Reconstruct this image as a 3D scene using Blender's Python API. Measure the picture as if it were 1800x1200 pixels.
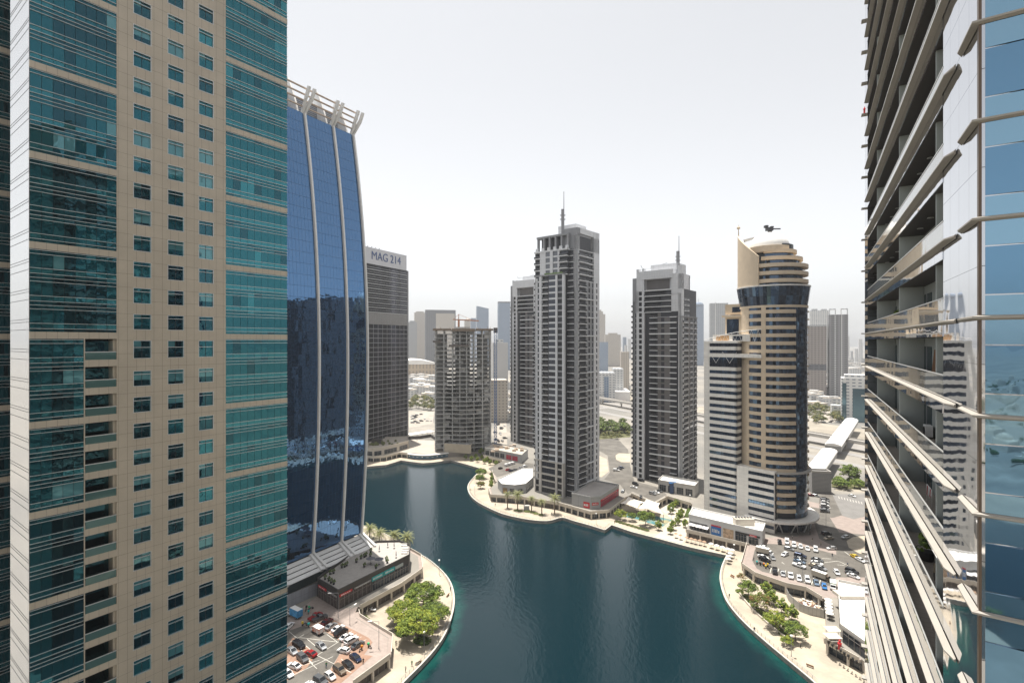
import bpy, math, random
from mathutils import Vector, Matrix
from mathutils.geometry import tessellate_polygon
for o in list(bpy.data.objects): bpy.data.objects.remove(o)
SC = bpy.context.scene
COL = SC.collection
H, HZ, F = 100.0, 600.0, 900.0          # camera height above the lake (m); horizon row and focal length in photo pixels
# ------------------------------------------------------------------ camera
cam_d = bpy.data.cameras.new('camera'); cam = bpy.data.objects.new('camera', cam_d); COL.objects.link(cam)
cam.location = (0, 0, H); cam.rotation_euler = (math.radians(90), 0, 0)
cam_d.lens = 18.0; cam_d.sensor_width = 36.0; cam_d.clip_start = 0.5; cam_d.clip_end = 30000
SC.camera = cam
# ------------------------------------------------------------------ sky, sun, exposure
SUN_EL = math.radians(79.0); SUN_DIR = Vector((-0.55, 0.83, 0)).normalized()
TO_SUN = SUN_DIR * math.cos(SUN_EL) + Vector((0, 0, math.sin(SUN_EL)))
world = bpy.data.worlds.new('World'); SC.world = world; world.use_nodes = True
wn = world.node_tree.nodes; wl = world.node_tree.links; wn.clear()
sky = wn.new('ShaderNodeTexSky'); sky.sky_type = 'NISHITA'; sky.sun_disc = False
sky.sun_elevation = SUN_EL; sky.sun_rotation = math.atan2(SUN_DIR.x, SUN_DIR.y)
sky.altitude = 0; sky.air_density = 1.0; sky.dust_density = 1.5; sky.ozone_density = 1.0
hs = wn.new('ShaderNodeHueSaturation'); hs.inputs['Saturation'].default_value = 0.12; hs.inputs['Value'].default_value = 1.0
bgn = wn.new('ShaderNodeBackground'); bgn.inputs['Strength'].default_value = 0.117
wo = wn.new('ShaderNodeOutputWorld')
wl.new(sky.outputs[0], hs.inputs['Color']); wl.new(hs.outputs[0], bgn.inputs['Color']); wl.new(bgn.outputs[0], wo.inputs['Surface'])
sun_d = bpy.data.lights.new('sun', 'SUN'); sun_d.energy = 4.8; sun_d.angle = math.radians(0.6); sun_d.color = (1.0, 0.95, 0.87)
sun = bpy.data.objects.new('sun', sun_d); COL.objects.link(sun)
sun.rotation_euler = TO_SUN.to_track_quat('Z', 'Y').to_euler(); sun.location = (0, 0, 400)
SC.view_settings.view_transform = 'Standard'; SC.view_settings.look = 'None'
SC.view_settings.exposure = 0.75; SC.view_settings.gamma = 1.0; SC.view_settings.use_curve_mapping = False
SC.render.engine = 'CYCLES'
SC.cycles.use_denoising = True; SC.cycles.max_bounces = 7; SC.cycles.diffuse_bounces = 3; SC.cycles.glossy_bounces = 4
SC.cycles.transparent_max_bounces = 8; SC.cycles.volume_bounces = 0; SC.cycles.sample_clamp_indirect = 4.0
SC.cycles.caustics_reflective = False; SC.cycles.caustics_refractive = False
# ------------------------------------------------------------------ helpers
RN = random.Random(11)
def G(px, py, z=0.0):
    """plan position of the photo point (px, py) that lies at height z"""
    Y = F * (H - z) / (py - HZ)
    return ((px - 900.0) / F * Y, Y)
def GP(pts, z): return [G(x, y, z) for x, y in pts]
def spx(o, d, px):
    """distance along the plan line o + s*d at which it crosses photo column px"""
    k = (px - 900.0) / F
    return (o[0] - k * o[1]) / (k * d[1] - d[0])
def zpy(Y, py): return H - (py - HZ) / F * Y

class Fr:
    """vertical facade frame: s runs to the right seen from outside, n outwards, z up"""
    def __init__(s, o, d, n0=0.0):
        l = math.hypot(*d); s.d = (d[0] / l, d[1] / l); s.n = (s.d[1], -s.d[0])
        s.o = (o[0] + s.n[0] * n0, o[1] + s.n[1] * n0); s.ang = math.atan2(s.d[1], s.d[0])
    def p(s, a, n, z): return (s.o[0] + s.d[0] * a + s.n[0] * n, s.o[1] + s.d[1] * a + s.n[1] * n, z)
    def xy(s, a, n=0): return s.p(a, n, 0)[:2]
    def s_(s, px, n=0.0):
        o = s.xy(0, n); return spx(o, s.d, px)
ID = Fr((0, 0), (1, 0))                      # n = -y

class MB:
    def __init__(s): s.v = []; s.f = []; s.m = []
    def add(s, vs, fs, m=0):
        b = len(s.v); s.v += vs
        for f in fs: s.f.append([b + i for i in f]); s.m.append(m)
    def quad(s, a, b, c, d, m=0): s.add([a, b, c, d], [(0, 1, 2, 3)], m)
    def box(s, s0, s1, n0, n1, z0, z1, m=0, fr=None):
        fr = fr or ID
        if s0 > s1: s0, s1 = s1, s0
        v = [fr.p(a, n, z) for z in (z0, z1) for (a, n) in ((s0, n1), (s1, n1), (s1, n0), (s0, n0))]
        s.add(v, [(3, 2, 1, 0), (4, 5, 6, 7), (0, 1, 5, 4), (1, 2, 6, 5), (2, 3, 7, 6), (3, 0, 4, 7)], m)
    def prism(s, pts, z0, z1, m=0, mt=None, bottom=False):
        mt = m if mt is None else mt; n = len(pts)
        ar = sum(pts[i][0] * pts[(i + 1) % n][1] - pts[(i + 1) % n][0] * pts[i][1] for i in range(n))
        if ar < 0: pts = pts[::-1]
        lo = [(x, y, z0) for x, y in pts]; hi = [(x, y, z1) for x, y in pts]
        s.add(lo + hi, [(i, (i + 1) % n, n + (i + 1) % n, n + i) for i in range(n)], m)
        tr = tessellate_polygon([[Vector(p) for p in hi]])
        for t in tr:
            a, b, c = (Vector(hi[i]) for i in t)
            if (b - a).cross(c - a).z < 0: t = t[::-1]
            s.add([hi[i] for i in t], [(0, 1, 2)], mt)
            if bottom: s.add([lo[i] for i in t[::-1]], [(0, 1, 2)], m)
    def sheet(s, pts, z, m=0, holes=()):
        loops = [[Vector((x, y, z)) for x, y in L] for L in (pts,) + tuple(holes)]
        flat = [v for L in loops for v in L]
        for t in tessellate_polygon(loops):
            a, b, c = (flat[i] for i in t)
            if (b - a).cross(c - a).z < 0: t = t[::-1]
            s.add([tuple(flat[i]) for i in t], [(0, 1, 2)], m)
    def cyl(s, cx, cy, z0, z1, r0, r1=None, n=12, m=0, cap=True, a0=0.0, a1=2 * math.pi):
        r1 = r0 if r1 is None else r1; full = abs(a1 - a0 - 2 * math.pi) < 1e-6
        k = n if full else n + 1
        an = [a0 + (a1 - a0) * i / n for i in range(k)]
        v = [(cx + r0 * math.cos(a), cy + r0 * math.sin(a), z0) for a in an] + [(cx + r1 * math.cos(a), cy + r1 * math.sin(a), z1) for a in an]
        fs = [(i, (i + 1) % k, k + (i + 1) % k, k + i) for i in range(n if full else n)]
        if cap: fs.append(tuple(range(k, 2 * k))); fs.append(tuple(range(k - 1, -1, -1)))
        s.add(v, fs, m)
    def arc(s, cx, cy, r0, r1, z0, z1, a0, a1, n=10, m=0):
        """thick curved band between radii r0<r1"""
        v = []
        for i in range(n + 1):
            a = a0 + (a1 - a0) * i / n; c, q = math.cos(a), math.sin(a)
            v += [(cx + r1 * c, cy + r1 * q, z0), (cx + r1 * c, cy + r1 * q, z1), (cx + r0 * c, cy + r0 * q, z1), (cx + r0 * c, cy + r0 * q, z0)]
        fs = []
        for i in range(n):
            b = 4 * i
            fs += [(b + j, b + 4 + j, b + 4 + (j + 1) % 4, b + (j + 1) % 4) for j in range(4)]
        fs += [(0, 1, 2, 3), (4 * n + 3, 4 * n + 2, 4 * n + 1, 4 * n)]
        s.add(v, fs, m)
    def tube(s, p, q, r, n=6, m=0, r2=None):
        p, q = Vector(p), Vector(q); r2 = r if r2 is None else r2
        w = (q - p); L = w.length
        if L < 1e-6: return
        w /= L; u = w.orthogonal().normalized(); t = w.cross(u)
        v = [tuple(p + (u * math.cos(2 * math.pi * i / n) + t * math.sin(2 * math.pi * i / n)) * r) for i in range(n)] + \
            [tuple(q + (u * math.cos(2 * math.pi * i / n) + t * math.sin(2 * math.pi * i / n)) * r2) for i in range(n)]
        s.add(v, [(i, (i + 1) % n, n + (i + 1) % n, n + i) for i in range(n)] + [tuple(range(n - 1, -1, -1)), tuple(range(n, 2 * n))], m)
    def bar(s, p, q, w, h, m=0, up=(0, 0, 1)):
        p, q = Vector(p), Vector(q); d = (q - p).normalized(); a = d.cross(Vector(up))
        if a.length < 1e-4: a = Vector((1, 0, 0))
        a = a.normalized() * w / 2; b = a.cross(d).normalized() * h / 2
        v = [tuple(c + i * a + j * b) for c in (p, q) for i, j in ((-1, -1), (1, -1), (1, 1), (-1, 1))]
        s.add(v, [(0, 1, 2, 3), (7, 6, 5, 4), (0, 4, 5, 1), (1, 5, 6, 2), (2, 6, 7, 3), (3, 7, 4, 0)], m)
    def ball(s, c, rx, ry, rz, nu=10, nv=6, m=0, v0=0.0):
        v = []; fs = []
        for j in range(nv + 1):
            t = v0 + (math.pi - v0) * j / nv if v0 else math.pi * j / nv
            t = math.pi * j / nv
            for i in range(nu):
                a = 2 * math.pi * i / nu
                v.append((c[0] + rx * math.sin(t) * math.cos(a), c[1] + ry * math.sin(t) * math.sin(a), c[2] + rz * math.cos(t)))
        for j in range(nv):
            for i in range(nu): fs.append((j * nu + i, (j + 1) * nu + i, (j + 1) * nu + (i + 1) % nu, j * nu + (i + 1) % nu))
        s.add(v, fs, m)
    def merge(s, o, fn, mo=None):
        b = len(s.v); s.v += [fn(p) for p in o.v]
        for f, m in zip(o.f, o.m): s.f.append([b + i for i in f]); s.m.append(mo[m] if mo else m)
    def mesh(s, name, mats, smooth=False):
        me = bpy.data.meshes.new(name); me.from_pydata(s.v, [], s.f); 
        for m in mats: me.materials.append(m)
        if any(s.m): me.polygons.foreach_set('material_index', s.m)
        if smooth: me.polygons.foreach_set('use_smooth', [True] * len(me.polygons))
        me.update(); return me

def put(name, me, parent=None, loc=(0, 0, 0), ang=0.0, label=None, kind=None):
    o = bpy.data.objects.new(name, me); COL.objects.link(o)
    o.location = loc; o.rotation_euler = (0, 0, ang)
    if parent is not None:
        o.parent = parent
        r = parent
        while r.parent is not None: r = r.parent
        if parent.get('_w'): o.matrix_parent_inverse = Matrix.Translation(parent.location).inverted()
    if label: o['label'] = label
    if kind: o['kind'] = kind
    return o
def part(name, mb, mats, parent, smooth=False, label=None, kind=None):
    """a mesh part built in world coordinates under a thing"""
    if not mb.f: return None
    if not isinstance(mats, (list, tuple)): mats = [mats]
    return put(name, mb.mesh(name, mats, smooth), parent, label=label, kind=kind)
def thing(name, label, cat, loc, group=None):
    o = bpy.data.objects.new(name, None); COL.objects.link(o); o.location = loc; o.empty_display_size = 0.5
    o['label'] = label; o['category'] = cat
    if group: o['group'] = group
    o['_w'] = 1                              # its parts are given in world coordinates
    return o
def single(name, mb, mats, label, cat, group=None, smooth=False, loc=None, ang=0.0):
    if not isinstance(mats, (list, tuple)): mats = [mats]
    o = put(name, mb.mesh(name, mats, smooth), loc=loc or (0, 0, 0), ang=ang); o['label'] = label; o['category'] = cat
    if group: o['group'] = group
    return o
def struct(name, mb, mats, kind='structure', smooth=False):
    if not isinstance(mats, (list, tuple)): mats = [mats]
    o = put(name, mb.mesh(name, mats, smooth)); o['kind'] = kind; return o
class Tm:
    """a repeated part: local mesh with s along x, outwards along -y"""
    def __init__(s, mb, mats, smooth=False): s.mb = mb; s.mats = mats; s.me = None; s.smooth = smooth
class Rep:
    """collects repeated parts of one thing: the nearest 100 become parts of their own, the rest one part"""
    def __init__(s, root): s.root = root; s.d = {}
    def add(s, name, tm, fr, a, n, z): s.d.setdefault(name, []).append((tm, fr.p(a, n, z), fr.ang))
    def addp(s, name, tm, p, ang): s.d.setdefault(name, []).append((tm, p, ang))
    def flush(s, limit=100):
        for name, L in s.d.items():
            L.sort(key=lambda e: (Vector(e[1]) - Vector((0, 0, H))).length)
            for tm, p, ang in L[:limit]:
                if tm.me is None: tm.me = tm.mb.mesh(name, tm.mats, tm.smooth)
                put(name, tm.me, s.root, p, ang)
            if len(L) > limit:
                mb = MB(); mats = []
                for tm, p, ang in L[limit:]:
                    mo = []
                    for m in tm.mats:
                        if m not in mats: mats.append(m)
                        mo.append(mats.index(m))
                    c, q = math.cos(ang), math.sin(ang)
                    mb.merge(tm.mb, lambda v: (p[0] + v[0] * c - v[1] * q, p[1] + v[0] * q + v[1] * c, p[2] + v[2]), mo)
                part(name, mb, mats, s.root, kind='stuff')
        s.d = {}
def kids(o, _c={}):
    return [c for c in o.children]
def dup(root, loc, ang, label, group=None, mat=None, slot_of='body'):
    r = root.copy(); COL.objects.link(r); r.location = loc; r.rotation_euler = (0, 0, ang)
    if label: r['label'] = label
    if group: r['group'] = group
    for ch in root.children:
        c = ch.copy(); COL.objects.link(c); c.parent = r
        for g in ch.children:
            d = g.copy(); COL.objects.link(d); d.parent = c
    return r
# ------------------------------------------------------------------ materials
MATS = {}
def mat(name, col, rough=0.6, metal=0.0, var=0.12, scale=0.25, bump=0.0, bscale=3.0, ior=1.45, grid=None, var2=None, emit=None):
    """procedural Principled material: colour mottled by two noises, optional bump and panel joints.
    grid = (direction, spacing along it, offset, z spacing, z offset, half width, joint colour)"""
    if name in MATS: return MATS[name]
    m = bpy.data.materials.new(name); MATS[name] = m; m.use_nodes = True
    nt = m.node_tree; N = nt.nodes; L = nt.links; b = N['Principled BSDF']
    b.inputs['Roughness'].default_value = rough; b.inputs['Metallic'].default_value = metal; b.inputs['IOR'].default_value = ior
    geo = N.new('ShaderNodeNewGeometry'); out = None
    c4 = (*col, 1.0)
    if var > 0:
        nz = N.new('ShaderNodeTexNoise'); nz.inputs['Scale'].default_value = scale; nz.inputs['Detail'].default_value = 6; nz.inputs['Roughness'].default_value = 0.65
        L.new(geo.outputs['Position'], nz.inputs['Vector'])
        rp = N.new('ShaderNodeMapRange'); rp.inputs['From Min'].default_value = 0.3; rp.inputs['From Max'].default_value = 0.7
        rp.inputs['To Min'].default_value = 1 - var; rp.inputs['To Max'].default_value = 1 + var
        L.new(nz.outputs['Fac'], rp.inputs['Value'])
        mx = N.new('ShaderNodeMix'); mx.data_type = 'RGBA'; mx.blend_type = 'MULTIPLY'; mx.inputs['Factor'].default_value = 1
        mx.inputs[6].default_value = c4; L.new(rp.outputs[0], mx.inputs[7]); out = mx.outputs[2]
        if var2:                             # second colour in larger patches
            n2 = N.new('ShaderNodeTexNoise'); n2.inputs['Scale'].default_value = var2[1]; n2.inputs['Detail'].default_value = 4
            L.new(geo.outputs['Position'], n2.inputs['Vector'])
            r2 = N.new('ShaderNodeMapRange'); r2.inputs['From Min'].default_value = 0.42; r2.inputs['From Max'].default_value = 0.6
            L.new(n2.outputs['Fac'], r2.inputs['Value'])
            m2 = N.new('ShaderNodeMix'); m2.data_type = 'RGBA'; L.new(r2.outputs[0], m2.inputs['Factor']); L.new(out, m2.inputs[6])
            m2.inputs[7].default_value = (*var2[0], 1); out = m2.outputs[2]
    if grid:
        d, sp, of, zs, zo, hw, jc = grid
        def line(vec, spacing, off):
            dt = N.new('ShaderNodeVectorMath'); dt.operation = 'DOT_PRODUCT'; dt.inputs[1].default_value = vec; L.new(geo.outputs['Position'], dt.inputs[0])
            ad = N.new('ShaderNodeMath'); ad.operation = 'SUBTRACT'; ad.inputs[1].default_value = off - spacing / 2; L.new(dt.outputs['Value'], ad.inputs[0])
            fm = N.new('ShaderNodeMath'); fm.operation = 'FLOORED_MODULO'; fm.inputs[1].default_value = spacing; L.new(ad.outputs[0], fm.inputs[0])
            sb = N.new('ShaderNodeMath'); sb.operation = 'SUBTRACT'; sb.inputs[1].default_value = spacing / 2; L.new(fm.outputs[0], sb.inputs[0])
            ab = N.new('ShaderNodeMath'); ab.operation = 'ABSOLUTE'; L.new(sb.outputs[0], ab.inputs[0])
            lt = N.new('ShaderNodeMath'); lt.operation = 'LESS_THAN'; lt.inputs[1].default_value = hw; L.new(ab.outputs[0], lt.inputs[0]); return lt.outputs[0]
        a = line((*d, 0), sp, of); z = line((0, 0, 1), zs, zo) if zs else None
        if z is not None:
            mxm = N.new('ShaderNodeMath'); mxm.operation = 'MAXIMUM'; L.new(a, mxm.inputs[0]); L.new(z, mxm.inputs[1]); a = mxm.outputs[0]
        g = N.new('ShaderNodeMix'); g.data_type = 'RGBA'; L.new(a, g.inputs['Factor'])
        if out is not None: L.new(out, g.inputs[6])
        else: g.inputs[6].default_value = c4
        g.inputs[7].default_value = (*jc, 1); out = g.outputs[2]
    if out is not None: L.new(out, b.inputs['Base Color'])
    else: b.inputs['Base Color'].default_value = c4
    if bump > 0:
        bn = N.new('ShaderNodeTexNoise'); bn.inputs['Scale'].default_value = bscale; bn.inputs['Detail'].default_value = 3
        L.new(geo.outputs['Position'], bn.inputs['Vector'])
        bp = N.new('ShaderNodeBump'); bp.inputs['Strength'].default_value = 1.0; bp.inputs['Distance'].default_value = bump
        L.new(bn.outputs['Fac'], bp.inputs['Height']); L.new(bp.outputs[0], b.inputs['Normal'])
    if emit: b.inputs['Emission Color'].default_value = (*col, 1); b.inputs['Emission Strength'].default_value = emit
    return m
def glass(name, col, metal=0.85, rough=0.03, wav=0.02, wsc=0.35, panel=None, ior=1.6, var=0.0, pvar=0.0):
    """reflective tinted glazing; each pane bends its reflection a little"""
    m = mat(name, col, rough, metal, var, 0.15, 0, ior=ior, grid=panel)
    nt = m.node_tree; N = nt.nodes; L = nt.links; b = N['Principled BSDF']; geo = N.new('ShaderNodeNewGeometry')
    bn = N.new('ShaderNodeTexNoise'); bn.inputs['Scale'].default_value = wsc; bn.inputs['Detail'].default_value = 2.0
    L.new(geo.outputs['Position'], bn.inputs['Vector'])
    bp = N.new('ShaderNodeBump'); bp.inputs['Strength'].default_value = 1.0; bp.inputs['Distance'].default_value = wav
    L.new(bn.outputs['Fac'], bp.inputs['Height']); L.new(bp.outputs[0], b.inputs['Normal'])
    return m
def plain(name, col, rough=0.5, metal=0.0, emit=None): return mat(name, col, rough, metal, 0, emit=emit)
# ------------------------------------------------------------------ colours used all over
concrete = mat('concrete', (.44, .42, .39), .85, var=.1, scale=.4)
white_paint = mat('white_paint', (.75, .74, .72), .6, var=.07, scale=.3)
cream = mat('cream_render', (.52, .475, .41), .8, var=.08, scale=.2)
roof_white = mat('roof_white', (.82, .80, .76), .8, var=.06, scale=.15)
dark_metal = plain('dark_metal', (.05, .05, .055), .45, .3)
grey_metal = plain('grey_metal', (.30, .31, .33), .4, .5)
black_void = plain('dark_interior', (.012, .013, .016), .8)
shop_glass = glass('shop_glass', (.03, .04, .05), .2, .06, .01, .6, ior=1.5)
ZP, ZD = 1.5, 5.2                       # promenade level, street and car park level
# ------------------------------------------------------------------ ground, water, promenades
DECK_L = [(615, 1198), (680, 1151), (683, 1120), (655, 1103), (626, 1085), (624, 1076), (629, 1065), (700, 1027), (737, 1001), (735, 978), (690, 952), (640, 938)]
DECK_F = [(646, 802), (656, 803), (674, 802), (702, 795.5), (718, 797), (731, 799), (744, 799.6), (757, 799.4), (772, 797.6), (787, 795.6), (800, 795), (846, 793), (852, 801), (884, 809), (868, 827), (874, 846), (862, 858), (866, 870), (921, 874), (983, 884), (1038, 899.5), (1067, 897), (1097, 874.7), (1112, 868), (1150, 884), (1172, 872), (1217, 885), (1207, 931), (1318, 957), (1309, 992), (1332, 1008), (1385, 1026), (1420, 1033), (1450, 1051), (1453, 1124), (1515, 1158)]
dl = GP(DECK_L, ZD); df = GP(DECK_F, ZD)
hole = [(-60, 40)] + [G(560, 1240, ZD)] + dl + [(-115, 262), (-190, 400)] + df + [G(1600, 1235, ZD), (110, 40)]
B6 = 9000.0
m_ground = mat('sandy_ground', (.255, .235, .205), .95, var=.28, scale=.03, var2=((.175, .168, .155), .008))
mb = MB(); mb.sheet([(-B6, -B6), (B6, -B6), (B6, B6), (-B6, B6)], ZD, 0, (hole,))
struct('ground', mb, m_ground)
SHORE_L = [(690, 1222), (709, 1199), (741, 1167), (764, 1141), (782, 1114), (793, 1085), (798, 1061), (796.5, 1038), (788, 1017), (770, 997), (747, 979), (723, 968), (700, 952), (676, 938), (645, 926), (600, 915)]
SHORE_F = [(600, 823), (645, 820), (679, 817), (705, 809), (727, 812), (744, 814), (763, 812.5), (792, 808.5), (820, 816), (842, 822.5), (850, 826), (842, 829), (832, 840), (824, 850), (822.5, 860), (828, 871.5), (839, 881.5), (856, 891), (871, 898), (885, 903.5), (907, 909), (932, 913.5), (954, 915.5), (969, 914.5), (988, 909.5), (1007, 915), (1038, 923.5), (1063, 931.5), (1075, 922.5), (1110, 934.5), (1160, 947.5), (1210, 961), (1243, 968.5), (1278, 976), (1270, 993), (1266, 1012), (1268, 1030), (1275, 1051), (1285, 1067), (1300, 1085), (1317, 1102), (1335, 1118), (1357, 1137), (1380, 1156), (1421, 1190), (1450, 1216)]
sl = GP(SHORE_L, ZP); sf = GP(SHORE_F, ZP)
def smooth_line(pts, k=3):
    out = []
    for i in range(len(pts) - 1):
        p0 = pts[max(i - 1, 0)]; p1 = pts[i]; p2 = pts[i + 1]; p3 = pts[min(i + 2, len(pts) - 1)]
        for j in range(k):
            t = j / k
            out.append(tuple(.5 * (2 * p1[a] + (p2[a] - p0[a]) * t + (2 * p0[a] - 5 * p1[a] + 4 * p2[a] - p3[a]) * t * t + (3 * p1[a] - p0[a] - 3 * p2[a] + p3[a]) * t ** 3) for a in (0, 1)))
    return out + [pts[-1]]
sls = smooth_line(sl)
def part_smooth(pts, px, rng): return pts
sfs = sf[:12] + smooth_line(sf[11:26])[1:-1] + sf[25:34] + smooth_line(sf[33:])[1:]
m_paving = mat('pale_paving', (.43, .37, .285), .85, var=.13, scale=.35, bump=.01, grid=((.8, .6), 2.0, 0, 0, 0, .05, (.40, .34, .27)), var2=((.335, .29, .23), .11))
m_quay = mat('quay_stone', (.34, .31, .27), .8, var=.3, scale=.6)
mb = MB(); mb.prism([(-60, 50), G(620, 1290, ZP)] + sls + [(-120, 330), (-200, 300), (-160, 100)], -3, ZP, 1, 0); struct('promenade', mb, [m_paving, m_quay])
mb = MB(); mb.prism([(-190, 400)] + sfs + [G(1560, 1300, ZP), (112, 50), (250, 60), (260, 330), (200, 480), (-60, 500), (-200, 500)], -3, ZP, 1, 0); struct('promenade', mb, [m_paving, m_quay])
# water: one grid whose shallow edge over the quay foot is greener
def dist_seg(p, a, b):
    ax, ay = a; bx, by = b; dx, dy = bx - ax, by - ay; l = dx * dx + dy * dy
    t = max(0, min(1, ((p[0] - ax) * dx + (p[1] - ay) * dy) / l)) if l else 0
    return math.hypot(p[0] - ax - t * dx, p[1] - ay - t * dy)
near_segs = [(sls[i], sls[i + 1]) for i in range(len(sls) - 1)] + [(sfs[i], sfs[i + 1]) for i in range(len(sfs) - 1)]
mb = MB(); WX0, WX1, WY0, WY1, WS = -200, 150, 40, 440, 4
nx, ny = (WX1 - WX0) // WS, (WY1 - WY0) // WS
mb.v = [(WX0 + i * WS, WY0 + j * WS, 0.0) for j in range(ny + 1) for i in range(nx + 1)]
mb.f = [[j * (nx + 1) + i, j * (nx + 1) + i + 1, (j + 1) * (nx + 1) + i + 1, (j + 1) * (nx + 1) + i] for j in range(ny) for i in range(nx)]; mb.m = [0] * len(mb.f)
wat = bpy.data.materials.new('lake_water'); wat.use_nodes = True
nt = wat.node_tree; N = nt.nodes; L = nt.links; bs = N['Principled BSDF']
bs.inputs['Roughness'].default_value = 0.035; bs.inputs['IOR'].default_value = 1.36
at = N.new('ShaderNodeAttribute'); at.attribute_name = 'shallow'
geo = N.new('ShaderNodeNewGeometry'); nz = N.new('ShaderNodeTexNoise'); nz.inputs['Scale'].default_value = .22; nz.inputs['Detail'].default_value = 5; L.new(geo.outputs['Position'], nz.inputs['Vector'])
ml = N.new('ShaderNodeMath'); ml.operation = 'MULTIPLY_ADD'; ml.inputs[1].default_value = .9; ml.inputs[2].default_value = -.45; L.new(nz.outputs['Fac'], ml.inputs[0])
ad = N.new('ShaderNodeMath'); ad.operation = 'ADD'; L.new(at.outputs['Fac'], ad.inputs[0]); L.new(ml.outputs[0], ad.inputs[1])
cr = N.new('ShaderNodeValToRGB'); e = cr.color_ramp.elements; e[0].position = .25; e[0].color = (.001, .014, .020, 1); e[1].position = .95; e[1].color = (.004, .052, .046, 1)
L.new(ad.outputs[0], cr.inputs[0]); L.new(cr.outputs[0], bs.inputs['Base Color'])
b1 = N.new('ShaderNodeTexNoise'); b1.inputs['Scale'].default_value = .55; b1.inputs['Detail'].default_value = 5; b1.inputs['Roughness'].default_value = .6
mp = N.new('ShaderNodeMapping'); mp.inputs['Scale'].default_value = (1.0, .55, 1); mp.inputs['Rotation'].default_value = (0, 0, .5); L.new(geo.outputs['Position'], mp.inputs['Vector']); L.new(mp.outputs[0], b1.inputs['Vector'])
bp = N.new('ShaderNodeBump'); bp.inputs['Strength'].default_value = 1; bp.inputs['Distance'].default_value = .10
L.new(b1.outputs['Fac'], bp.inputs['Height']); L.new(bp.outputs[0], bs.inputs['Normal'])
wo_ = struct('water', mb, wat)
ca = wo_.data.attributes.new('shallow', 'FLOAT', 'POINT')
vals = []
for (x, y, z) in mb.v:
    d = min(dist_seg((x, y), a, b) for a, b in near_segs[::1]) if y > 0 else 99
    k = 1.0 if y < 215 else max(0.35, 1 - (y - 215) / 80)
    vals.append(max(0.0, 1 - d / 7.0) * k)
ca.data.foreach_set('value', vals)
# quay kerb along both shores
m_kerb = mat('kerb_stone', (.50, .47, .42), .8, var=.1, scale=.5)
def kerb(pts, w=.5, z0=ZP, z1=ZP + .3):
    k = MB()
    for a, b in zip(pts, pts[1:]): k.bar((*a, (z0 + z1) / 2), (*b, (z0 + z1) / 2), w, z1 - z0)
    return k
struct('kerb', kerb(sls), m_kerb); struct('kerb', kerb(sfs), m_kerb)
def wall_run(name, pts, z0, z1, m, t=.3):
    k = MB()
    for a, b in zip(pts, pts[1:]): k.bar((*a, (z0 + z1) / 2), (*b, (z0 + z1) / 2), t, z1 - z0)
    return k
# street level retaining wall under the ground's edge
k = MB()
for run in (hole[1:],):
    for a, b in zip(run, run[1:]): k.quad((*a, -1), (*b, -1), (*b, ZD), (*a, ZD))
struct('wall', k, mat('retaining_wall', (.30, .27, .24), .85, var=.15))
# ================================================================== the teal office tower on the left
tan_panel = lambda d, z0: mat('tan_panel', (.465, .405, .32), .38, .25, var=.09, scale=.22, grid=(d, 1.04, 0.3, 1.8, z0, .014, (.16, .13, .11)))
LT = Fr((-57.8, 61.3), (.58, .815))
root = thing('office_tower', 'tall teal glass tower with tan panels and three columns of windows, left of all', 'tower', (-48, 76, ZD))
MT_tan = tan_panel(LT.d, 100.15)
tg = [glass('teal_glass_' + n, c, m, .03, w * 1.8, .5) for n, c, m, w in (('deep', (.024, .145, .18), .74, .012), ('mid', (.04, .215, .255), .72, .012), ('dark', (.03, .10, .125), .9, .014), ('blind', (.11, .29, .32), .45, .01))]
w0, w1 = 0.0, LT.s_(505); sa, sb_ = LT.s_(205), LT.s_(397); sr = LT.s_(149.5)
core = MB(); core.box(w0 + .8, 11, -9.1, -2.2, ZD, 178, fr=LT); core.box(11.001, w1, -34, -2.2, ZD, 178, fr=LT); part('core', core, black_void, root)
belts = [101.18 + 10.85 * k for k in range(-6, 8)]
bh = .84
wall = MB()
cols3 = [(LT.s_(234), LT.s_(266)), (LT.s_(294.5), LT.s_(323.5)), (LT.s_(349), LT.s_(375.5))]
# window tops
tops = [100.15 + 3.6 * k for k in range(0, 17)] + [95.98 - 3.6 * k for k in range(0, 17)]
tops.sort()
edges = [sa] + [x for c in cols3 for x in c] + [sb_]
for i in range(0, 8, 2): wall.box(edges[i], edges[i + 1], -2.2, 0, ZD, 178, fr=LT)
Rp = Rep(root)
def win_tm(w, h, frame_m, glass_m, rails=(), dep=.22, fw=.07, mull=1, blind=0.0):
    m = MB()
    if blind: m.quad((fw, dep - .01, h * (1 - blind)), (w * (.5 if blind < .5 else 1) - fw, dep - .01, h * (1 - blind)), (w * (.5 if blind < .5 else 1) - fw, dep - .01, h), (fw, dep - .01, h), 3)
    m.quad((0, dep, 0), (w, dep, 0), (w, dep, h), (0, dep, h), 1)
    for a, b, c, d in ((0, fw, 0, h), (w - fw, w, 0, h), (fw, w - fw, 0, fw), (fw, w - fw, h - fw, h)): m.box(a, b, -dep, .03, c, d, 0)
    for r in rails: m.box(fw, w - fw, -dep, .02, r, r + fw, 0)
    for k in range(1, mull + 1): m.box(w * k / (mull + 1) - .02, w * k / (mull + 1) + .02, -dep, -dep + .05, fw, h - fw, 2)
    return m
alu = plain('pale_aluminium', (.62, .63, .62), .35, .6)
rtm = {}
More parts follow.
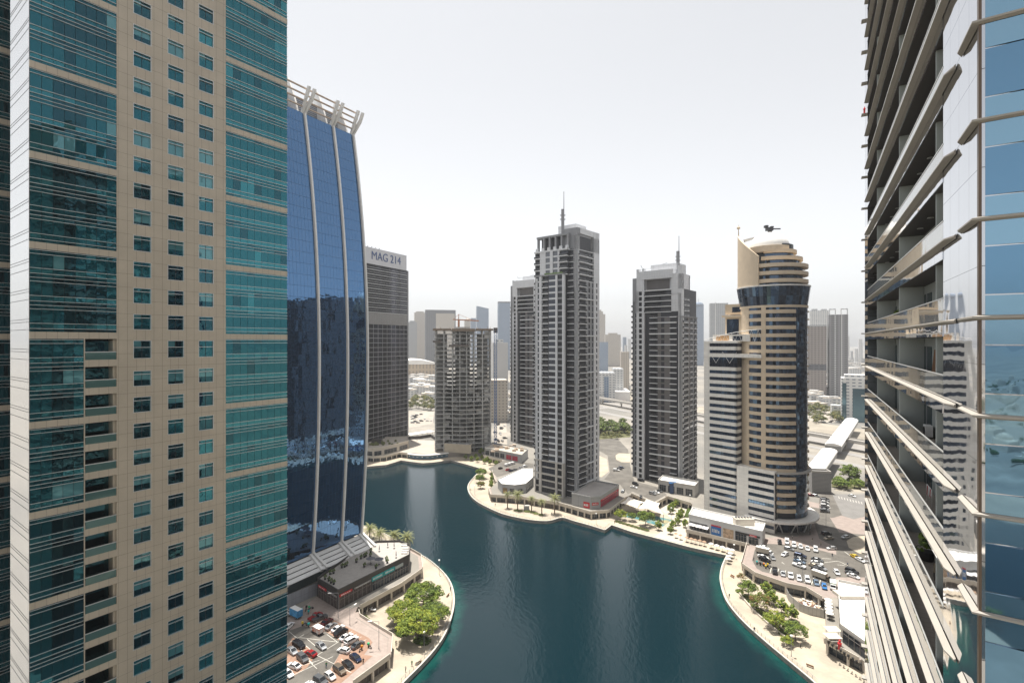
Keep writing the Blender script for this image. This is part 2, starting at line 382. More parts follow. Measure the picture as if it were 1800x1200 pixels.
for ci, (a, b) in enumerate(cols3):
    prev = ZD
    for t in tops:
        hgt = 2.5 if abs(t - 100.15) < .01 else 2.15
        wall.box(a, b, -2.2, 0, prev, t - hgt, fr=LT); prev = t
        g = tg[RN.choice([2, 2, 0, 2, 1])] if t < 112 else tg[RN.choice([2, 0, 0, 1, 3])]
        bl = RN.choice((0, 0, 0, .35, .6, .8)); key = (ci, hgt, g.name, bl)
        if key not in rtm: rtm[key] = Tm(win_tm(b - a, hgt, alu, g, (hgt * .75,) if hgt < 2.4 else (hgt * .6,), blind=bl), [alu, g, dark_metal, tg[3]])
        Rp.add('window', rtm[key], LT, a, 0, t - hgt)
    wall.box(a, b, -2.2, 0, prev, 178, fr=LT)
wall.box(w0 - .02, w1, -9, 0, 178, 179.5, fr=LT)
# belts on both curtain bays, corner trims
for z in belts:
    wall.box(w0 + .01, sa, -.55, .03, z - bh, z, fr=LT); wall.box(sb_, w1, -2.2, .03, z - bh, z, fr=LT)
# balcony stack
bal_tops = []
z = 100.34
zf = z
while zf > 30:
    bal_tops.append(zf); zf -= 3.62
for zt in bal_tops: wall.box(sr, sa, -2.2, .0, zt - 3.62, zt - 2.72, fr=LT)
wall.box(sr - .12, sr, -2.2, .02, 30, 100.34, fr=LT); wall.box(sr, sa, -2.2, 0, ZD, zf, fr=LT)
part('wall', wall, MT_tan, root)
rail_glass = glass('balcony_glass', (.09, .17, .16), .35, .05, .006, .6)
bt = MB(); bw = sa - sr
bt.box(.05, bw - .05, -.08, -.04, 0, .95, 0); bt.box(0, bw, -.1, -.02, .95, 1.06, 1)
bt.box(.3, bw - .3, -2.0, -1.9, 0, 2.4, 2); bt.box(bw - .32, bw - .02, -1.9, -.3, 0, 2.65, 3)
btm = Tm(bt, [rail_glass, alu, tg[2], MT_tan])
for zt in bal_tops: Rp.add('balcony', btm, LT, sr, 0, zt - 2.72)
def curtain(root, fr, a, b, z0, z1, nfl, ncol, pick, fins_m=alu, name='curtain_wall', out=0.0):
    """a bay of glazing between two belts: panes of three tints, thin rails standing proud"""
    m = MB(); f = MB(); fh = (z1 - z0) / nfl; cw = (b - a) / ncol
    for k in range(nfl):
        zz = z0 + k * fh
        rows = [(0, .38), (.38, 1.02), (1.02, 2.75), (2.75, fh)]
        for i in range(ncol):
            for r, (p, q) in enumerate(rows):
                c = pick(i, r, zz)
                tl = RN.uniform(-.012, .012); tv = RN.uniform(-.008, .008)
                m.quad(fr.p(a + i * cw + .02, out - .06 + tl, zz + p), fr.p(a + (i + 1) * cw - .02, out - .06 - tl, zz + p), fr.p(a + (i + 1) * cw - .02, out - .06 - tl + tv, zz + q), fr.p(a + i * cw + .02, out - .06 + tl + tv, zz + q), c)
        for r in (.38, 1.02, 2.75, fh - .12): f.box(a, b, out - .07, out + .08, zz + r - .026, zz + r + .026, fr=fr)
    m.box(a, b, out - .5, out - .12, z0, z1, 4, fr=fr)
    c = part(name, m, tg + [black_void], root); c['_w'] = 0
    d = put('glazing_rail', f.mesh('glazing_rail', [fins_m]), c); d.matrix_parent_inverse = Matrix()
    return c
RUN = {}
def run(key):
    """tint of one floor: stretches of blinds or dark panes rather than single ones"""
    if key not in RUN:
        c, L = 2, []
        for i in range(14):
            if RN.random() < .28: c = RN.choice([2, 2, 2, 0, 0, 3])
            L.append(c)
        RUN[key] = L
    return RUN[key]
def pick_l(i, r, z):
    if i < 2: return 0 if r != 1 else 1
    if r == 1: return 0 if run(('s', round(z)))[i] == 2 else 1
    if r in (0, 3): return 2 if run((round(z), 0))[i] == 2 else 0
    return run((round(z), 0))[i]
def pick_r(i, r, z):
    if r == 1: return 1
    c = run((round(z), 1))[i]; return {2: 0, 0: 0, 3: 1}[c] if RN.random() < .9 else 2
for k in range(len(belts) - 1):
    z0, z1 = belts[k], belts[k + 1] - bh
    if z0 < 25: continue
    b = sa if z0 > 99 else sr - .12
    curtain(root, LT, 0.05, b, z0, z1, 3, 8 if z0 > 99 else 5, pick_l)
    curtain(root, LT, sb_, w1, z0, z1, 3, 9, pick_r)
Rp.flush()
# polished side face and the wing behind it
SF = Fr(LT.xy(0, -9.2), (.815, -.58))
silver = glass('silver_panel', (.82, .83, .84), .6, .20, .015, .4)
m = MB(); m.box(0, 9.0, -.6, 0, ZD, 179, fr=SF); part('side_panel', m, silver, root)
m = MB(); z = 30.0
while z < 178:
    for r in (0, .34, 2.7): m.box(0, 9.05, 0, .015, z + r - .03, z + r + .03, fr=SF)
    z += 3.617
part('side_rail', m, dark_metal, root)
V2 = Fr(LT.xy(0, -25.3), LT.d); v0, v1 = V2.s_(-8), V2.s_(22)
m = MB(); m.box(v0, v1, -12, -.6, ZD, 178, fr=V2); part('rear_wing', m, black_void, root)
W2 = V2
m = MB()
for z in belts: m.box(v0, v1, -.5, .03, z - bh, z, fr=W2)
part('rear_belt', m, MT_tan, root)
for k in range(len(belts) - 1):
    if belts[k] > 25: curtain(root, W2, v0, v1, belts[k], belts[k + 1] - bh, 3, 4, pick_r, name='rear_curtain_wall')

# ================================================================== the blue glass tower with white ribs
BF = Fr((-79.0, 203.0), (.52, .854))
root = thing('glass_tower', 'curved blue mirror glass tower with white vertical ribs and a crown of splayed brackets', 'tower', (-90, 230, ZD))
r1, r2, r3 = BF.s_(549.8), BF.s_(600), BF.s_(636)
NZ = 40; Z0, Z1 = 16.0, 191.5
def bulge(z):
    t = (z - 92.0) / 108.0
    return 3.6 - (10.5 * t * t if t > 0 else 7.5 * t * t)
bl_glass = glass('blue_mirror_glass', (.095, .20, .37), .95, .015, .02, .5)
joint = plain('glass_joint', (.02, .05, .11), .3, .3)
m = MB(); A0, A1 = -34.0, r3
zs = [Z0 + (Z1 - Z0) * i / NZ for i in range(NZ + 1)]
ncol = int((A1 - A0) / 1.55); cw = (A1 - A0) / ncol
for i in range(NZ):
    za, zb = zs[i], zs[i + 1]; na, nb = bulge(za), bulge(zb)
    for c in range(ncol):
        tl = RN.uniform(-.010, .010); tv = RN.uniform(-.012, .012); a = A0 + c * cw
        m.quad(BF.p(a + .028, na + tl, za + .04), BF.p(a + cw - .028, na - tl, za + .04), BF.p(a + cw - .028, nb - tl + tv, zb - .04), BF.p(a + .028, nb + tl + tv, zb - .04), 0)
    m.quad(BF.p(A0, na - .06, za), BF.p(A1, na - .06, za), BF.p(A1, nb - .06, zb), BF.p(A0, nb - .06, zb), 1)
part('curtain_wall', m, [bl_glass, joint], root)
m = MB()
for i in range(NZ):
    za, zb = zs[i], zs[i + 1]; na, nb = bulge(za) - .1, bulge(zb) - .1
    for (q, s) in ((A0, 1), (A1, 0)): m.quad(BF.p(q, na, za), BF.p(q, nb, zb), BF.p(q, -26, zb), BF.p(q, -26, za))
m.quad(BF.p(A0, -26, Z0), BF.p(A1, -26, Z0), BF.p(A1, -26, Z1), BF.p(A0, -26, Z1)); m.quad(BF.p(A0, -26, Z1), BF.p(A1, -26, Z1), BF.p(A1, bulge(Z1), Z1), BF.p(A0, bulge(Z1), Z1))
m.box(A0, A1 - 1, -25, -6.5, ZD, Z0, fr=BF)
part('body', m, plain('blue_tower_side', (.05, .09, .16), .2, .4), root)
rib_m = mat('white_rib', (.76, .75, .73), .5, var=.05)
for rs in (r1 - 17.2, r1, r2, r3 - .3):
    m = MB()
    for i in range(NZ):
        za, zb = zs[i], zs[i + 1]; na, nb = bulge(za), bulge(zb)
        q = [BF.p(rs + x, n + y, z) for z, n in ((za, na), (zb, nb)) for x, y in ((-.46, -.2), (.46, -.2), (.36, .85), (-.36, .85))]
        m.add(q, [(0, 1, 5, 4), (1, 2, 6, 5), (2, 3, 7, 6), (3, 0, 4, 7)])
    part('rib', m, rib_m, root)
    # splayed pair of beams on top and at the foot
    nt_ = bulge(Z1)
    for dx in (-1.5, 1.0):
        m = MB(); m.bar(BF.p(rs + dx * .2, nt_ - 1.5, Z1 - 1), BF.p(rs + dx, nt_ + 3.4, Z1 + 5.5), .8, 1.5); m.bar(BF.p(rs + dx, nt_ + 3.2, Z1 + 4.9), BF.p(rs + dx, nt_ + 5.2, Z1 + 9.0), .8, 1.4)
        part('crown_bracket', m, rib_m, root)
    nb_ = bulge(Z0)
    for dx in (-1.4, 1.0):
        m = MB(); m.bar(BF.p(rs + dx * .6, nb_ - .5, Z0 - .2), BF.p(rs + dx, nb_ + 7.6, Z0 - 4.4), 1.0, 1.3); part('foot_bracket', m, rib_m, root)
    # fin behind the crown
    m = MB(); prof = [(-1, Z1), (-12, Z1), (-12, Z1 + 4), (-11, Z1 + 11), (-9.3, Z1 + 16.5), (-7.2, Z1 + 15.5), (-4.6, Z1 + 10), (-2.4, Z1 + 4.5)]
    q0 = [BF.p(rs - 2.4, nt_ + n, z) for n, z in prof]; q1 = [BF.p(rs - 1.6, nt_ + n, z) for n, z in prof]
    m.add(q0 + q1, [tuple(range(8)), tuple(range(15, 7, -1))] + [(i, 8 + i, 8 + (i + 1) % 8, (i + 1) % 8) for i in range(8)])
    part('crown_fin', m, rib_m, root)
m = MB(); m.box(A0, A1 - .5, -22, -12.5, Z1, Z1 + 9, fr=BF); part('plant_room', m, mat('louvre_grey', (.34, .36, .39), .6, var=.1, grid=((0, 0), 1, .5, .8, 0, .2, (.12, .13, .15))), root)
for i, (n, z) in enumerate(((.3, 2.4), (1.2, 4.6), (2.0, 6.6), (3.0, 8.6))):
    m = MB(); m.tube(BF.p(A0, bulge(Z1) + n, Z1 + z), BF.p(A1 + .5, bulge(Z1) + n, Z1 + z), .38, 8); part('crown_rail', m, mat('bronze_rail', (.45, .36, .29), .5, .3), root)
# slatted canopy at the foot, entrance below
nb_ = bulge(Z0)
for i in range(4):
    m = MB(); p0, p1 = nb_ - .3 + i * 2.05, nb_ + 1.2 + i * 2.05
    z = Z0 - .8 - i * 1.0; m.add([BF.p(a, n, zz + dz) for dz in (0, .25) for a, n, zz in ((A0, p0, z), (A1 - .4, p0, z), (A1 - .4, p1, z - .75), (A0, p1, z - .75))], [(3, 2, 1, 0), (4, 5, 6, 7), (0, 1, 5, 4), (1, 2, 6, 5), (2, 3, 7, 6), (3, 0, 4, 7)])
    part('canopy_slat', m, white_paint, root)
m = MB(); m.box(A0, A1 - 1, -6.5, nb_ + 1.5, ZD, Z0 - 3.2, fr=BF); m.box(A0, A1 - .5, -5, nb_ + 2.4, Z0 - 3.2, Z0 - 2.2, fr=BF)
part('entrance', m, glass('lobby_glass', (.12, .17, .19), .4, .06, .01), root)

# ================================================================== the near tower on the right
RA, RB = (39.9, 57.9), (16.9, 18.5)
BFc = Fr(RA, (RB[0] - RA[0], RB[1] - RA[1])); LEN = math.hypot(RB[0] - RA[0], RB[1] - RA[1])
GF = Fr(RB, (.822, -.569))
root = thing('residential_tower', 'near apartment tower of polished panels and stacked balconies, cut off by the right edge', 'tower', (34, 34, ZD))
pol = glass('polished_panel', (.60, .61, .64), .97, .03, .022, .3, panel=(BFc.d, 1.55, .4, 1.775, 100.95, .012, (.05, .05, .06)))
ledge_m = mat('ledge_stone', (.33, .305, .27), .65, var=.06, scale=.6)
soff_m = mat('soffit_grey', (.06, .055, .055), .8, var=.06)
floor_m = mat('balcony_tile', (.36, .32, .28), .7, var=.08, grid=(BFc.d, .6, 0, 0, 0, .02, (.25, .22, .2)))
part_m = mat('partition_paint', (.33, .36, .35), .8, var=.05)
par_g = glass('parapet_glass', (.40, .40, .38), .62, .03, .012, .35)
s0, s1 = BFc.s_(1525), BFc.s_(1658); st = BFc.s_(1682); sg = BFc.s_(1692)
fh = 3.55; levels = [100.95 + fh * k for k in range(-12, 12)]
ZB0, ZB1 = levels[0] - .7, levels[-1] + fh
BD = 1.55
m = MB(); m.box(0, LEN - .2, -26, -BD - .15, ZD, 190, fr=BFc); part('core', m, black_void, root)
m = MB()
m.box(s1, LEN, -BD - .2, 0, ZD, 190, fr=BFc); m.box(0, s0, -BD, 0, ZD, 190, fr=BFc); m.box(s0, s1, -BD, 0, ZD, ZB0, fr=BFc); m.box(s0, s1, -BD, 0, ZB1, 190, fr=BFc)
part('polished_wall', m, pol, root)
RpR = Rep(root)
w = s1 - s0
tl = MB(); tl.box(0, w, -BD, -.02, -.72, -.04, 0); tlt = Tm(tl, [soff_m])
tf = MB(); tf.box(0, w, -.02, .03, -.72, -.02, 0); tft = Tm(tf, [pol])
tg_ = MB(); tg_.box(.02, w - .02, -.03, 0, .02, 1.02, 0); tg_.box(0, w, -.05, .02, 1.02, 1.07, 1); tgt = Tm(tg_, [par_g, alu])
tfl = MB(); tfl.box(0, w, -BD, -.04, -.04, 0, 0); tflt = Tm(tfl, [floor_m])
LP = (st - s0)
tle = MB(); xs = [0, LP - .7, LP]; ou = [.27, .27, .06]
for i in range(2):
    a, b = xs[i], xs[i + 1]; p, q = ou[i], ou[i + 1]
    v = [(a, -.031, .0), (b, -.031, .0), (b, -.031 - q, -.06), (a, -.031 - p, -.06), (a, -.031, -.2), (b, -.031, -.2), (b, -.031 - q, -.12), (a, -.031 - p, -.12)]
    tle.add(v, [(0, 1, 2, 3), (7, 6, 5, 4), (3, 2, 6, 7), (0, 3, 7, 4), (1, 5, 6, 2), (0, 4, 5, 1)])
tlet = Tm(tle, [ledge_m])
tw = MB(); tw.box(0, w, -BD, -BD + .04, 0, 2.83, 0)
nd = 7
for i in range(nd):
    a = w * (i + .15) / nd; tw.box(a, a + w / nd * .55, -BD + .04, -BD + .07, .02, 2.25, 1); tw.box(a + w / nd * .25, a + w / nd * .29, -BD + .06, -BD + .10, .02, 2.25, 2)
twt = Tm(tw, [part_m, tg[2], grey_metal])
tp = MB(); tp.box(-.1, .1, -BD + .07, -.12, 0, 2.83, 0); tpt = Tm(tp, [part_m])
td = MB(); td.cyl(0, 0, -.03, 0, .17, .15, 14, 0); td.cyl(0, 0, -.045, -.028, .12, .12, 12, 1); tdt = Tm(td, [white_paint, grey_metal])
for k, z in enumerate(levels):
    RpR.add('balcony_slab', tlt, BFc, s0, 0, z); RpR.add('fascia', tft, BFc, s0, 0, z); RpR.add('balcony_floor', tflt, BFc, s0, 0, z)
    RpR.add('glass_parapet', tgt, BFc, s0, 0, z); RpR.add('ledge', tlet, BFc, s0, 0, z); RpR.add('back_wall', twt, BFc, s0, 0, z)
    for px in (1539, 1577, 1640): RpR.add('divider', tpt, BFc, BFc.s_(px), 0, z)
    if z > 101:
        for j in range(11): RpR.add('downlight', tdt, BFc, s0 + w * (j + .5) / 11, -.85, z + fh - .72)
# ledges round the glazed corner
cor = MB(); cw_ = 12.0
v = [BFc.p(sg, .02, .0), BFc.p(LEN, .02, .0), BFc.p(LEN + .14, .24, -.05), BFc.p(sg + .25, .21, -.05), BFc.p(sg, .02, -.18), BFc.p(LEN, .02, -.18), BFc.p(LEN + .14, .24, -.11), BFc.p(sg + .25, .21, -.11)]
ctm = MB(); ctm.add([(x - RB[0], y - RB[1], z) for x, y, z in v], [(0, 1, 2, 3), (7, 6, 5, 4), (3, 2, 6, 7), (0, 3, 7, 4), (1, 5, 6, 2)])
cp = [GF.p(0, .02, 0), GF.p(cw_, .02, 0), GF.p(cw_, .24, -.05), BFc.p(LEN + .14, .24, -.05)]
cq = [(x, y, z - (.18 if i < 2 else .07)) for i, (x, y, z) in enumerate(cp)]
ctm.add([(x - RB[0], y - RB[1], z) for x, y, z in cp + cq], [(0, 1, 2, 3), (7, 6, 5, 4), (3, 2, 6, 7), (0, 3, 7, 4), (1, 5, 6, 2)])
ctt = Tm(ctm, [ledge_m])
gl_up = glass('pale_blue_glass', (.15, .285, .42), .95, .015, .006, .6)
gl_sp = glass('pale_blue_spandrel', (.24, .40, .52), .9, .03, .01, .5)
gw = MB(); W_ = 3.4
for i in range(4):
    a = i * W_
    gw.box(a + .03, a + W_ - .03, -.05, 0, .0, .70, 1); gw.box(a + .03, a + W_ - .03, -.05, 0, .75, 2.45, 0); gw.box(a + .03, a + W_ - .03, -.05, 0, 2.5, fh - .02, 1)
gwt = Tm(gw, [gl_up, gl_sp])
for z in [100.95 + fh * k for k in range(-6, 7)]:
    RpR.addp('corner_ledge', ctt, (RB[0], RB[1], z), 0.0); RpR.add('glazing_panel', gwt, GF, .12, 0, z)
m = MB(); m.box(0, 14, -10, -.09, ZD, 190, fr=GF); part('corner_core', m, black_void, root)
m = MB(); m.box(-.03, .05, -.3, .04, ZD, 190, fr=GF); part('corner_trim', m, mat('bronze_trim', (.13, .095, .07), .5, .4), root)
# little shelves on the far edge
ts = MB(); ts.box(-.75, .0, -.5, .3, -.12, .0); tst = Tm(ts, [ledge_m])
for z in levels: RpR.add('edge_shelf', tst, BFc, 0, 0, z)
RpR.flush()
# ================================================================== the sign tower across the lake
MF = Fr(G(648, 789, ZD), (.46, .888))
mw0, mw1 = 0.0, MF.s_(717)
MF.d  # right end at the photo's x = 717
root = thing('office_tower', 'grey glass tower with a lettered white sign panel on top, behind the blue tower', 'tower', (*MF.xy(10, -10), ZD))
Ym = MF.xy(mw1 / 2)[1]
ztop = zpy(MF.xy(0)[1], 463); zm0, zm1 = zpy(Ym, 571), zpy(Ym, 551); zs_top = zpy(MF.xy(0)[1], 434)
m = MB(); m.box(-18, mw1, -34, 0, ZD, ztop, fr=MF); m.box(-18, mw1 + .3, -34, .35, zm0, zm1, 1, fr=MF)
m.box(mw1 - 1.0, mw1 + .5, -3, .4, ZD, ztop, 2, fr=MF)
grey_pan = mat('grey_cladding', (.30, .30, .31), .5, .2, var=.06)
part('body', m, [black_void, mat('louvre_band', (.27, .26, .25), .6, .2, var=.08, grid=(MF.d, 2.2, 0, .7, 0, .06, (.15, .15, .15))), grey_pan], root)
mag_g = [glass('smoke_glass_' + str(i), c, .55, .05, .02, .35) for i, c in enumerate(((.06, .062, .09), (.09, .09, .12), (.045, .045, .065)))]
Rm = Rep(root)
fh = 4.2; n_up = int((ztop - zm1) / fh); n_dn = int((zm0 - 14) / fh)
nc = 9; cw = mw1 / nc
tms = []
for g in mag_g:
    t = MB(); t.box(.12, cw - .12, -.1, 0, .55, fh - .35, 0); tms.append(Tm(t, [g]))
lat = MB()
for k in range(n_dn):
    z = zm0 - (k + 1) * fh
    lat.box(-18, mw1, 0, .16, z, z + .5, fr=MF)
    for c in range(-8, nc): Rm.add('window', RN.choice(tms), MF, c * cw, .0, z)
for k in range(n_up):
    z = zm1 + k * fh
    lat.box(-18, mw1, 0, .25, z + .2, z + .55, 1, fr=MF); lat.box(-18, mw1, 0, .12, z + 2.3, z + 2.45, 1, fr=MF)
    for c in range(-8, nc): Rm.add('window', tms[(c + k) % 3 if RN.random() < .3 else 1], MF, c * cw, .0, z)
for c in range(-8, nc + 1): lat.box(c * cw - .16, c * cw + .16, 0, .13, ZD, zm0, fr=MF)
part('mullion_grid', lat, [grey_pan, alu], root)
Rm.flush()
m = MB(); m.box(-18, mw1 - 2.2, -30, .2, ztop, zs_top, fr=MF); sgn = part('sign_panel', m, mat('sign_white', (.55, .55, .57), .5, var=.05), root)
def text_mesh(name, body, size, fr, a, n, z, m, parent, align='CENTER', ext=.12, width=None):
    c = bpy.data.curves.new(name, 'FONT'); c.body = body; c.size = size; c.extrude = ext; c.align_x = align; c.align_y = 'CENTER'
    c.materials.append(m)
    tmp = bpy.data.objects.new('tmp', c); COL.objects.link(tmp)
    me = bpy.data.meshes.new_from_object(tmp.evaluated_get(bpy.context.evaluated_depsgraph_get())); bpy.data.objects.remove(tmp)
    me.name = name
    if width:
        xs = [v.co.x for v in me.vertices]; k = width / (max(xs) - min(xs))
        for v in me.vertices: v.co.x *= k
    if not me.materials: me.materials.append(m)
    o = put(name, me, parent); o.location = fr.p(a, n, z); o.rotation_euler = (math.radians(90), 0, fr.ang)
    return o
bpy.context.view_layer.update()
text_mesh('lettering', 'MAG 214', 10.5, MF, (MF.s_(651) + MF.s_(705)) / 2, .4, (ztop + zs_top) / 2 + .3, plain('sign_blue', (.05, .09, .22), .5), root, width=MF.s_(703) - MF.s_(652))
m = MB()
for i in range(4): m.bar(MF.p(2 + i * 5, -6, zs_top), MF.p(4 + i * 5, -4, zs_top + 2.2), .4, .4)
part('roof_gear', m, dark_metal, root)

# ================================================================== the tower under construction
CF = Fr(G(764, 794, ZD), (1, .10)); cwid = CF.s_(864); Yc = CF.xy(0)[1]
zc = zpy(Yc, 579)
root = thing('unfinished_tower', 'bare concrete tower frame under construction with open floors and formwork on top', 'tower', (*CF.xy(20, -15), ZD))
raw = mat('raw_concrete', (.30, .295, .285), .9, var=.22, scale=.5); raw2 = mat('raw_concrete_light', (.44, .435, .42), .9, var=.15, scale=.5)
fh = 3.62; nf = int((zc - ZD) / fh)
def cplan(k):                           # lower floors bow out at the front
    b = 3.2 if k < 13 else 0.8
    pts = [(0, 0), (cwid * .25, .4), (cwid * .33, b * .7), (cwid * .5, b), (cwid * .67, b * .8), (cwid * .78, .3), (cwid, -2), (cwid, -34), (0, -34)]
    return [CF.xy(a, n) for a, n in pts]
for k in range(nf + 1):
    m = MB(); z = ZD + k * fh; m.prism(cplan(k), z - .5, z, 0, 0, True); part('floor_slab', m, raw2 if k % 7 else raw, root)
m = MB()
for a in (0.6, cwid * .16, cwid * .31, cwid * .44, cwid * .56, cwid * .69, cwid * .84, cwid - .7):
    for n in (-.6, -9, -18, -27): m.box(a - .5, a + .5, n - .9, n + .3, ZD, zc - .4, fr=CF)
part('column', m, raw2, root)
m = MB(); m.box(cwid * .36, cwid * .62, -26, -8, ZD, zc + 2.5, fr=CF); m.box(cwid * .03, cwid * .2, -30, -7, ZD, zc - fh, fr=CF); m.box(cwid * .76, cwid * .94, -30, -7, ZD, zc - fh, fr=CF); part('lift_core', m, raw, root)
blk = mat('blockwork', (.50, .49, .47), .9, var=.15); brd = plain('edge_board', (.30, .28, .26), .8)
for k in range(nf):
    for c in range(7):
        r = RN.random(); a0 = cwid * c / 7 + .8; z = ZD + k * fh; m = MB()
        if r < .25: m.box(a0, a0 + cwid / 7 * RN.uniform(.3, .8), -2.2, -2.0, z, z + fh * RN.uniform(.55, .9), 0, fr=CF); part('infill_wall', m, blk, root)
        elif r < .45: m.box(a0, a0 + cwid / 7 * RN.uniform(.5, .9), -1.0, -.9, z, z + .9, 0, fr=CF); part('edge_board', m, brd, root)
m = MB()
for a0, a1 in ((-1.5, cwid * .3), (cwid * .3, cwid * .72), (cwid * .72, cwid + 2)): m.box(a0, a1 - .6, -1.5, 1.8, zc - .5 - RN.random(), zc + .8, 0, fr=CF)
for i in range(26): a = RN.uniform(-1, cwid); m.bar(CF.p(a, RN.uniform(-20, 1.5), zc), CF.p(a + RN.uniform(-.5, .5), RN.uniform(-20, 1.5), zc + RN.uniform(1, 2.6)), .22, .22, 0)
part('formwork', m, plain('formwork_timber', (.20, .15, .11), .8), root)
m = MB(); m.box(-1.4, cwid * .12, -.5, 2.6, zc - 11, zc - 9.6, fr=CF); m.box(cwid * .25, cwid * .6, 1.0, 2.8, zc - 14.5, zc - 13, fr=CF); part('scaffold_deck', m, plain('scaffold', (.12, .10, .09), .8), root)
# crane head above and hoist mast beside it
craneroot = thing('tower_crane', 'rust orange crane with a short jib standing on top of the concrete frame', 'crane', CF.p(cwid * .42, -15, zc))
m = MB(); X = cwid * .42; m.box(X - .9, X + .9, -16, -14.2, zc, zc + 9, fr=CF); part('mast', m, mat('crane_rust', (.36, .17, .10), .6), craneroot)
m = MB(); m.bar(CF.p(X - 5, -15, zc + 9.3), CF.p(X + 18, -15, zc + 8.2), .9, 1.0); part('jib', m, MATS['crane_rust'], craneroot)
m = MB(); m.tube(CF.p(X, -15, zc + 14), CF.p(X + 12, -15, zc + 9.0), .15, 5); m.tube(CF.p(X, -15, zc + 14), CF.p(X - 5, -15, zc + 9.3), .15, 5); m.bar(CF.p(X, -15, zc + 9), CF.p(X, -15, zc + 14), .6, .6); part('stay', m, MATS['crane_rust'], craneroot)
hx, hy = G(871, 793, ZD); zh = zpy(hy, 581)
hoist = thing('hoist_mast', 'blue lattice hoist mast standing against the concrete frame', 'hoist', (hx, hy, ZD))
m = MB(); hb = plain('hoist_blue', (.08, .16, .34), .5, .3); z = ZD
for sx in (-1.1, 1.1):
    for sy in (-1.1, 1.1): m.box(hx + sx - .16, hx + sx + .16, -(hy + sy) - .16, -(hy + sy) + .16, ZD, zh)
while z < zh - 3:
    for sy in (-1.1, 1.1):
        m.tube((hx - 1.1, hy + sy, z), (hx + 1.1, hy + sy, z + 2.6), .12, 4); m.tube((hx + 1.1, hy + sy, z), (hx - 1.1, hy + sy, z + 2.6), .12, 4); m.tube((hx - 1.1, hy + sy, z), (hx + 1.1, hy + sy, z), .12, 4)
    z += 2.6
part('mast', m, hb, hoist)
m = MB(); m.box(hx - 1.7, hx + 1.7, -hy - 3, -hy + 1, zh - 2, zh + 2.5); part('cage', m, plain('hoist_cage', (.10, .09, .09), .6), hoist)

# ================================================================== the three grey apartment towers
VL, VR = (.77, -.64), (.64, .77)
t_light = mat('tower_light_panel', (.63, .64, .66), .6, var=.06, scale=.3, grid=(VL, 1.8, 0, 1.85, 5.2, .04, (.48, .48, .49)))
t_mid = mat('tower_grey_panel', (.27, .275, .29), .65, var=.06, scale=.3)
t_brown = mat('tower_brown_panel', (.165, .155, .155), .7, var=.07, scale=.3)
t_dark = mat('tower_dark_louvre', (.04, .042, .055), .5, var=.1, grid=((0, 0), 1, .5, .6, 0, .14, (.015, .016, .02)))
t_slab = mat('tower_slab_white', (.72, .73, .745), .6, var=.06)
t_gl = [glass('tower_glass_' + str(i), c, .35, .05, .012, .6, ior=1.4) for i, c in enumerate(((.028, .032, .045), (.014, .016, .022), (.065, .075, .10), (.15, .16, .18)))]
t_rail = glass('tower_rail_glass', (.03, .03, .035), .3, .08, .004, .6)
def tm_window(w, h, g, mull=1):
    m = MB(); m.box(0, w, -.03, .0, 0, h, 0)
    for k in range(mull + 1):
        x = w * k / mull if mull else 0
        m.box(max(0, x - .05), min(w, x + .05), 0, .05, 0, h, 1)
    m.box(0, w, 0, .05, h * .62, h * .62 + .07, 1)
    return Tm(m, [g, dark_metal])
def tm_balcony(w, h, g, proj=1.1, ext=0.0, wide=0.0, rail=True):
    """an open floor bay: set-back glass, projecting slab with pale edge, dark rail"""
    m = MB(); m.box(0, w, -.05, 0, 0, h, 0)
    m.box(-ext - wide, w + ext, 0, proj, -.28, .14, 1)
    if rail:
        m.box(-ext, w + ext, proj - .06, proj - .02, .14, 1.12, 2); m.box(-ext, w + ext, proj - .09, proj + .01, 1.12, 1.2, 3)
        m.box(w + ext - .04, w + ext, 0, proj, .14, 1.12, 2); m.box(-ext, -ext + .04, 0, proj, .14, 1.12, 2)
    return Tm(m, [g, t_slab, t_rail, grey_metal])
def face(W, rep, fr, z0, hf, nf, cols, back=-1.0, skip=()):
    """W wall shell gets piers and spandrels; windows and balconies go to rep.  cols: (s0, s1, kind, material index, options)"""
    z1 = z0 + hf * nf
    for c in cols:
        a, b, kind, mi = c[:4]; op = c[4] if len(c) > 4 else {}
        if kind == 'P': W.box(a, b, back, op.get('n', 0), z0 - op.get('drop', 0), z1 + op.get('up', 0), mi, fr=fr)
        elif kind == 'W':
            sill, head = op.get('sill', .9), op.get('head', hf - .35); tms = {}
            W.box(a, b, back, op.get('n', 0), z0, z0 + sill, mi, fr=fr)
            for k in range(nf):
                z = z0 + k * hf; W.box(a, b, back, op.get('n', 0), z + head, z + hf + (sill if k < nf - 1 else 0), mi, fr=fr)
                g = op['g'][RN.choice((0, 0, 1))] if len(op['g']) > 1 else op['g'][0]
                if g not in tms: tms[g] = tm_window(b - a, head - sill, g, op.get('mull', 1))
                rep.add('window', tms[g], fr, a, op.get('rec', -.25) + op.get('n', 0), z + sill)
        elif kind == 'B':
            tms = {}; rec = op.get('rec', -.9)
            for k in range(nf):
                z = z0 + k * hf; W.box(a, b, back, op.get('n', 0) - .0, z + hf - .45, z + hf - .01, mi, fr=fr)
                g = op['g'][RN.choice((0, 0, 1))] if len(op['g']) > 1 else op['g'][0]
                alt = op.get('alt') and k % 2 == 0
                key = (g, alt)
                if key not in tms: tms[key] = tm_balcony(b - a, hf - .5, g, op.get('proj', .7) - rec, op.get('ext', 0), op.get('wide', 0) if alt else 0)
                rep.add('balcony', tms[key], fr, a, rec + op.get('n', 0), z)
        elif kind == 'L': W.box(a, b, back, op.get('n', -.8), z0, z1, mi, fr=fr)
TWM = [t_light, t_mid, t_brown, t_dark, t_slab, concrete]
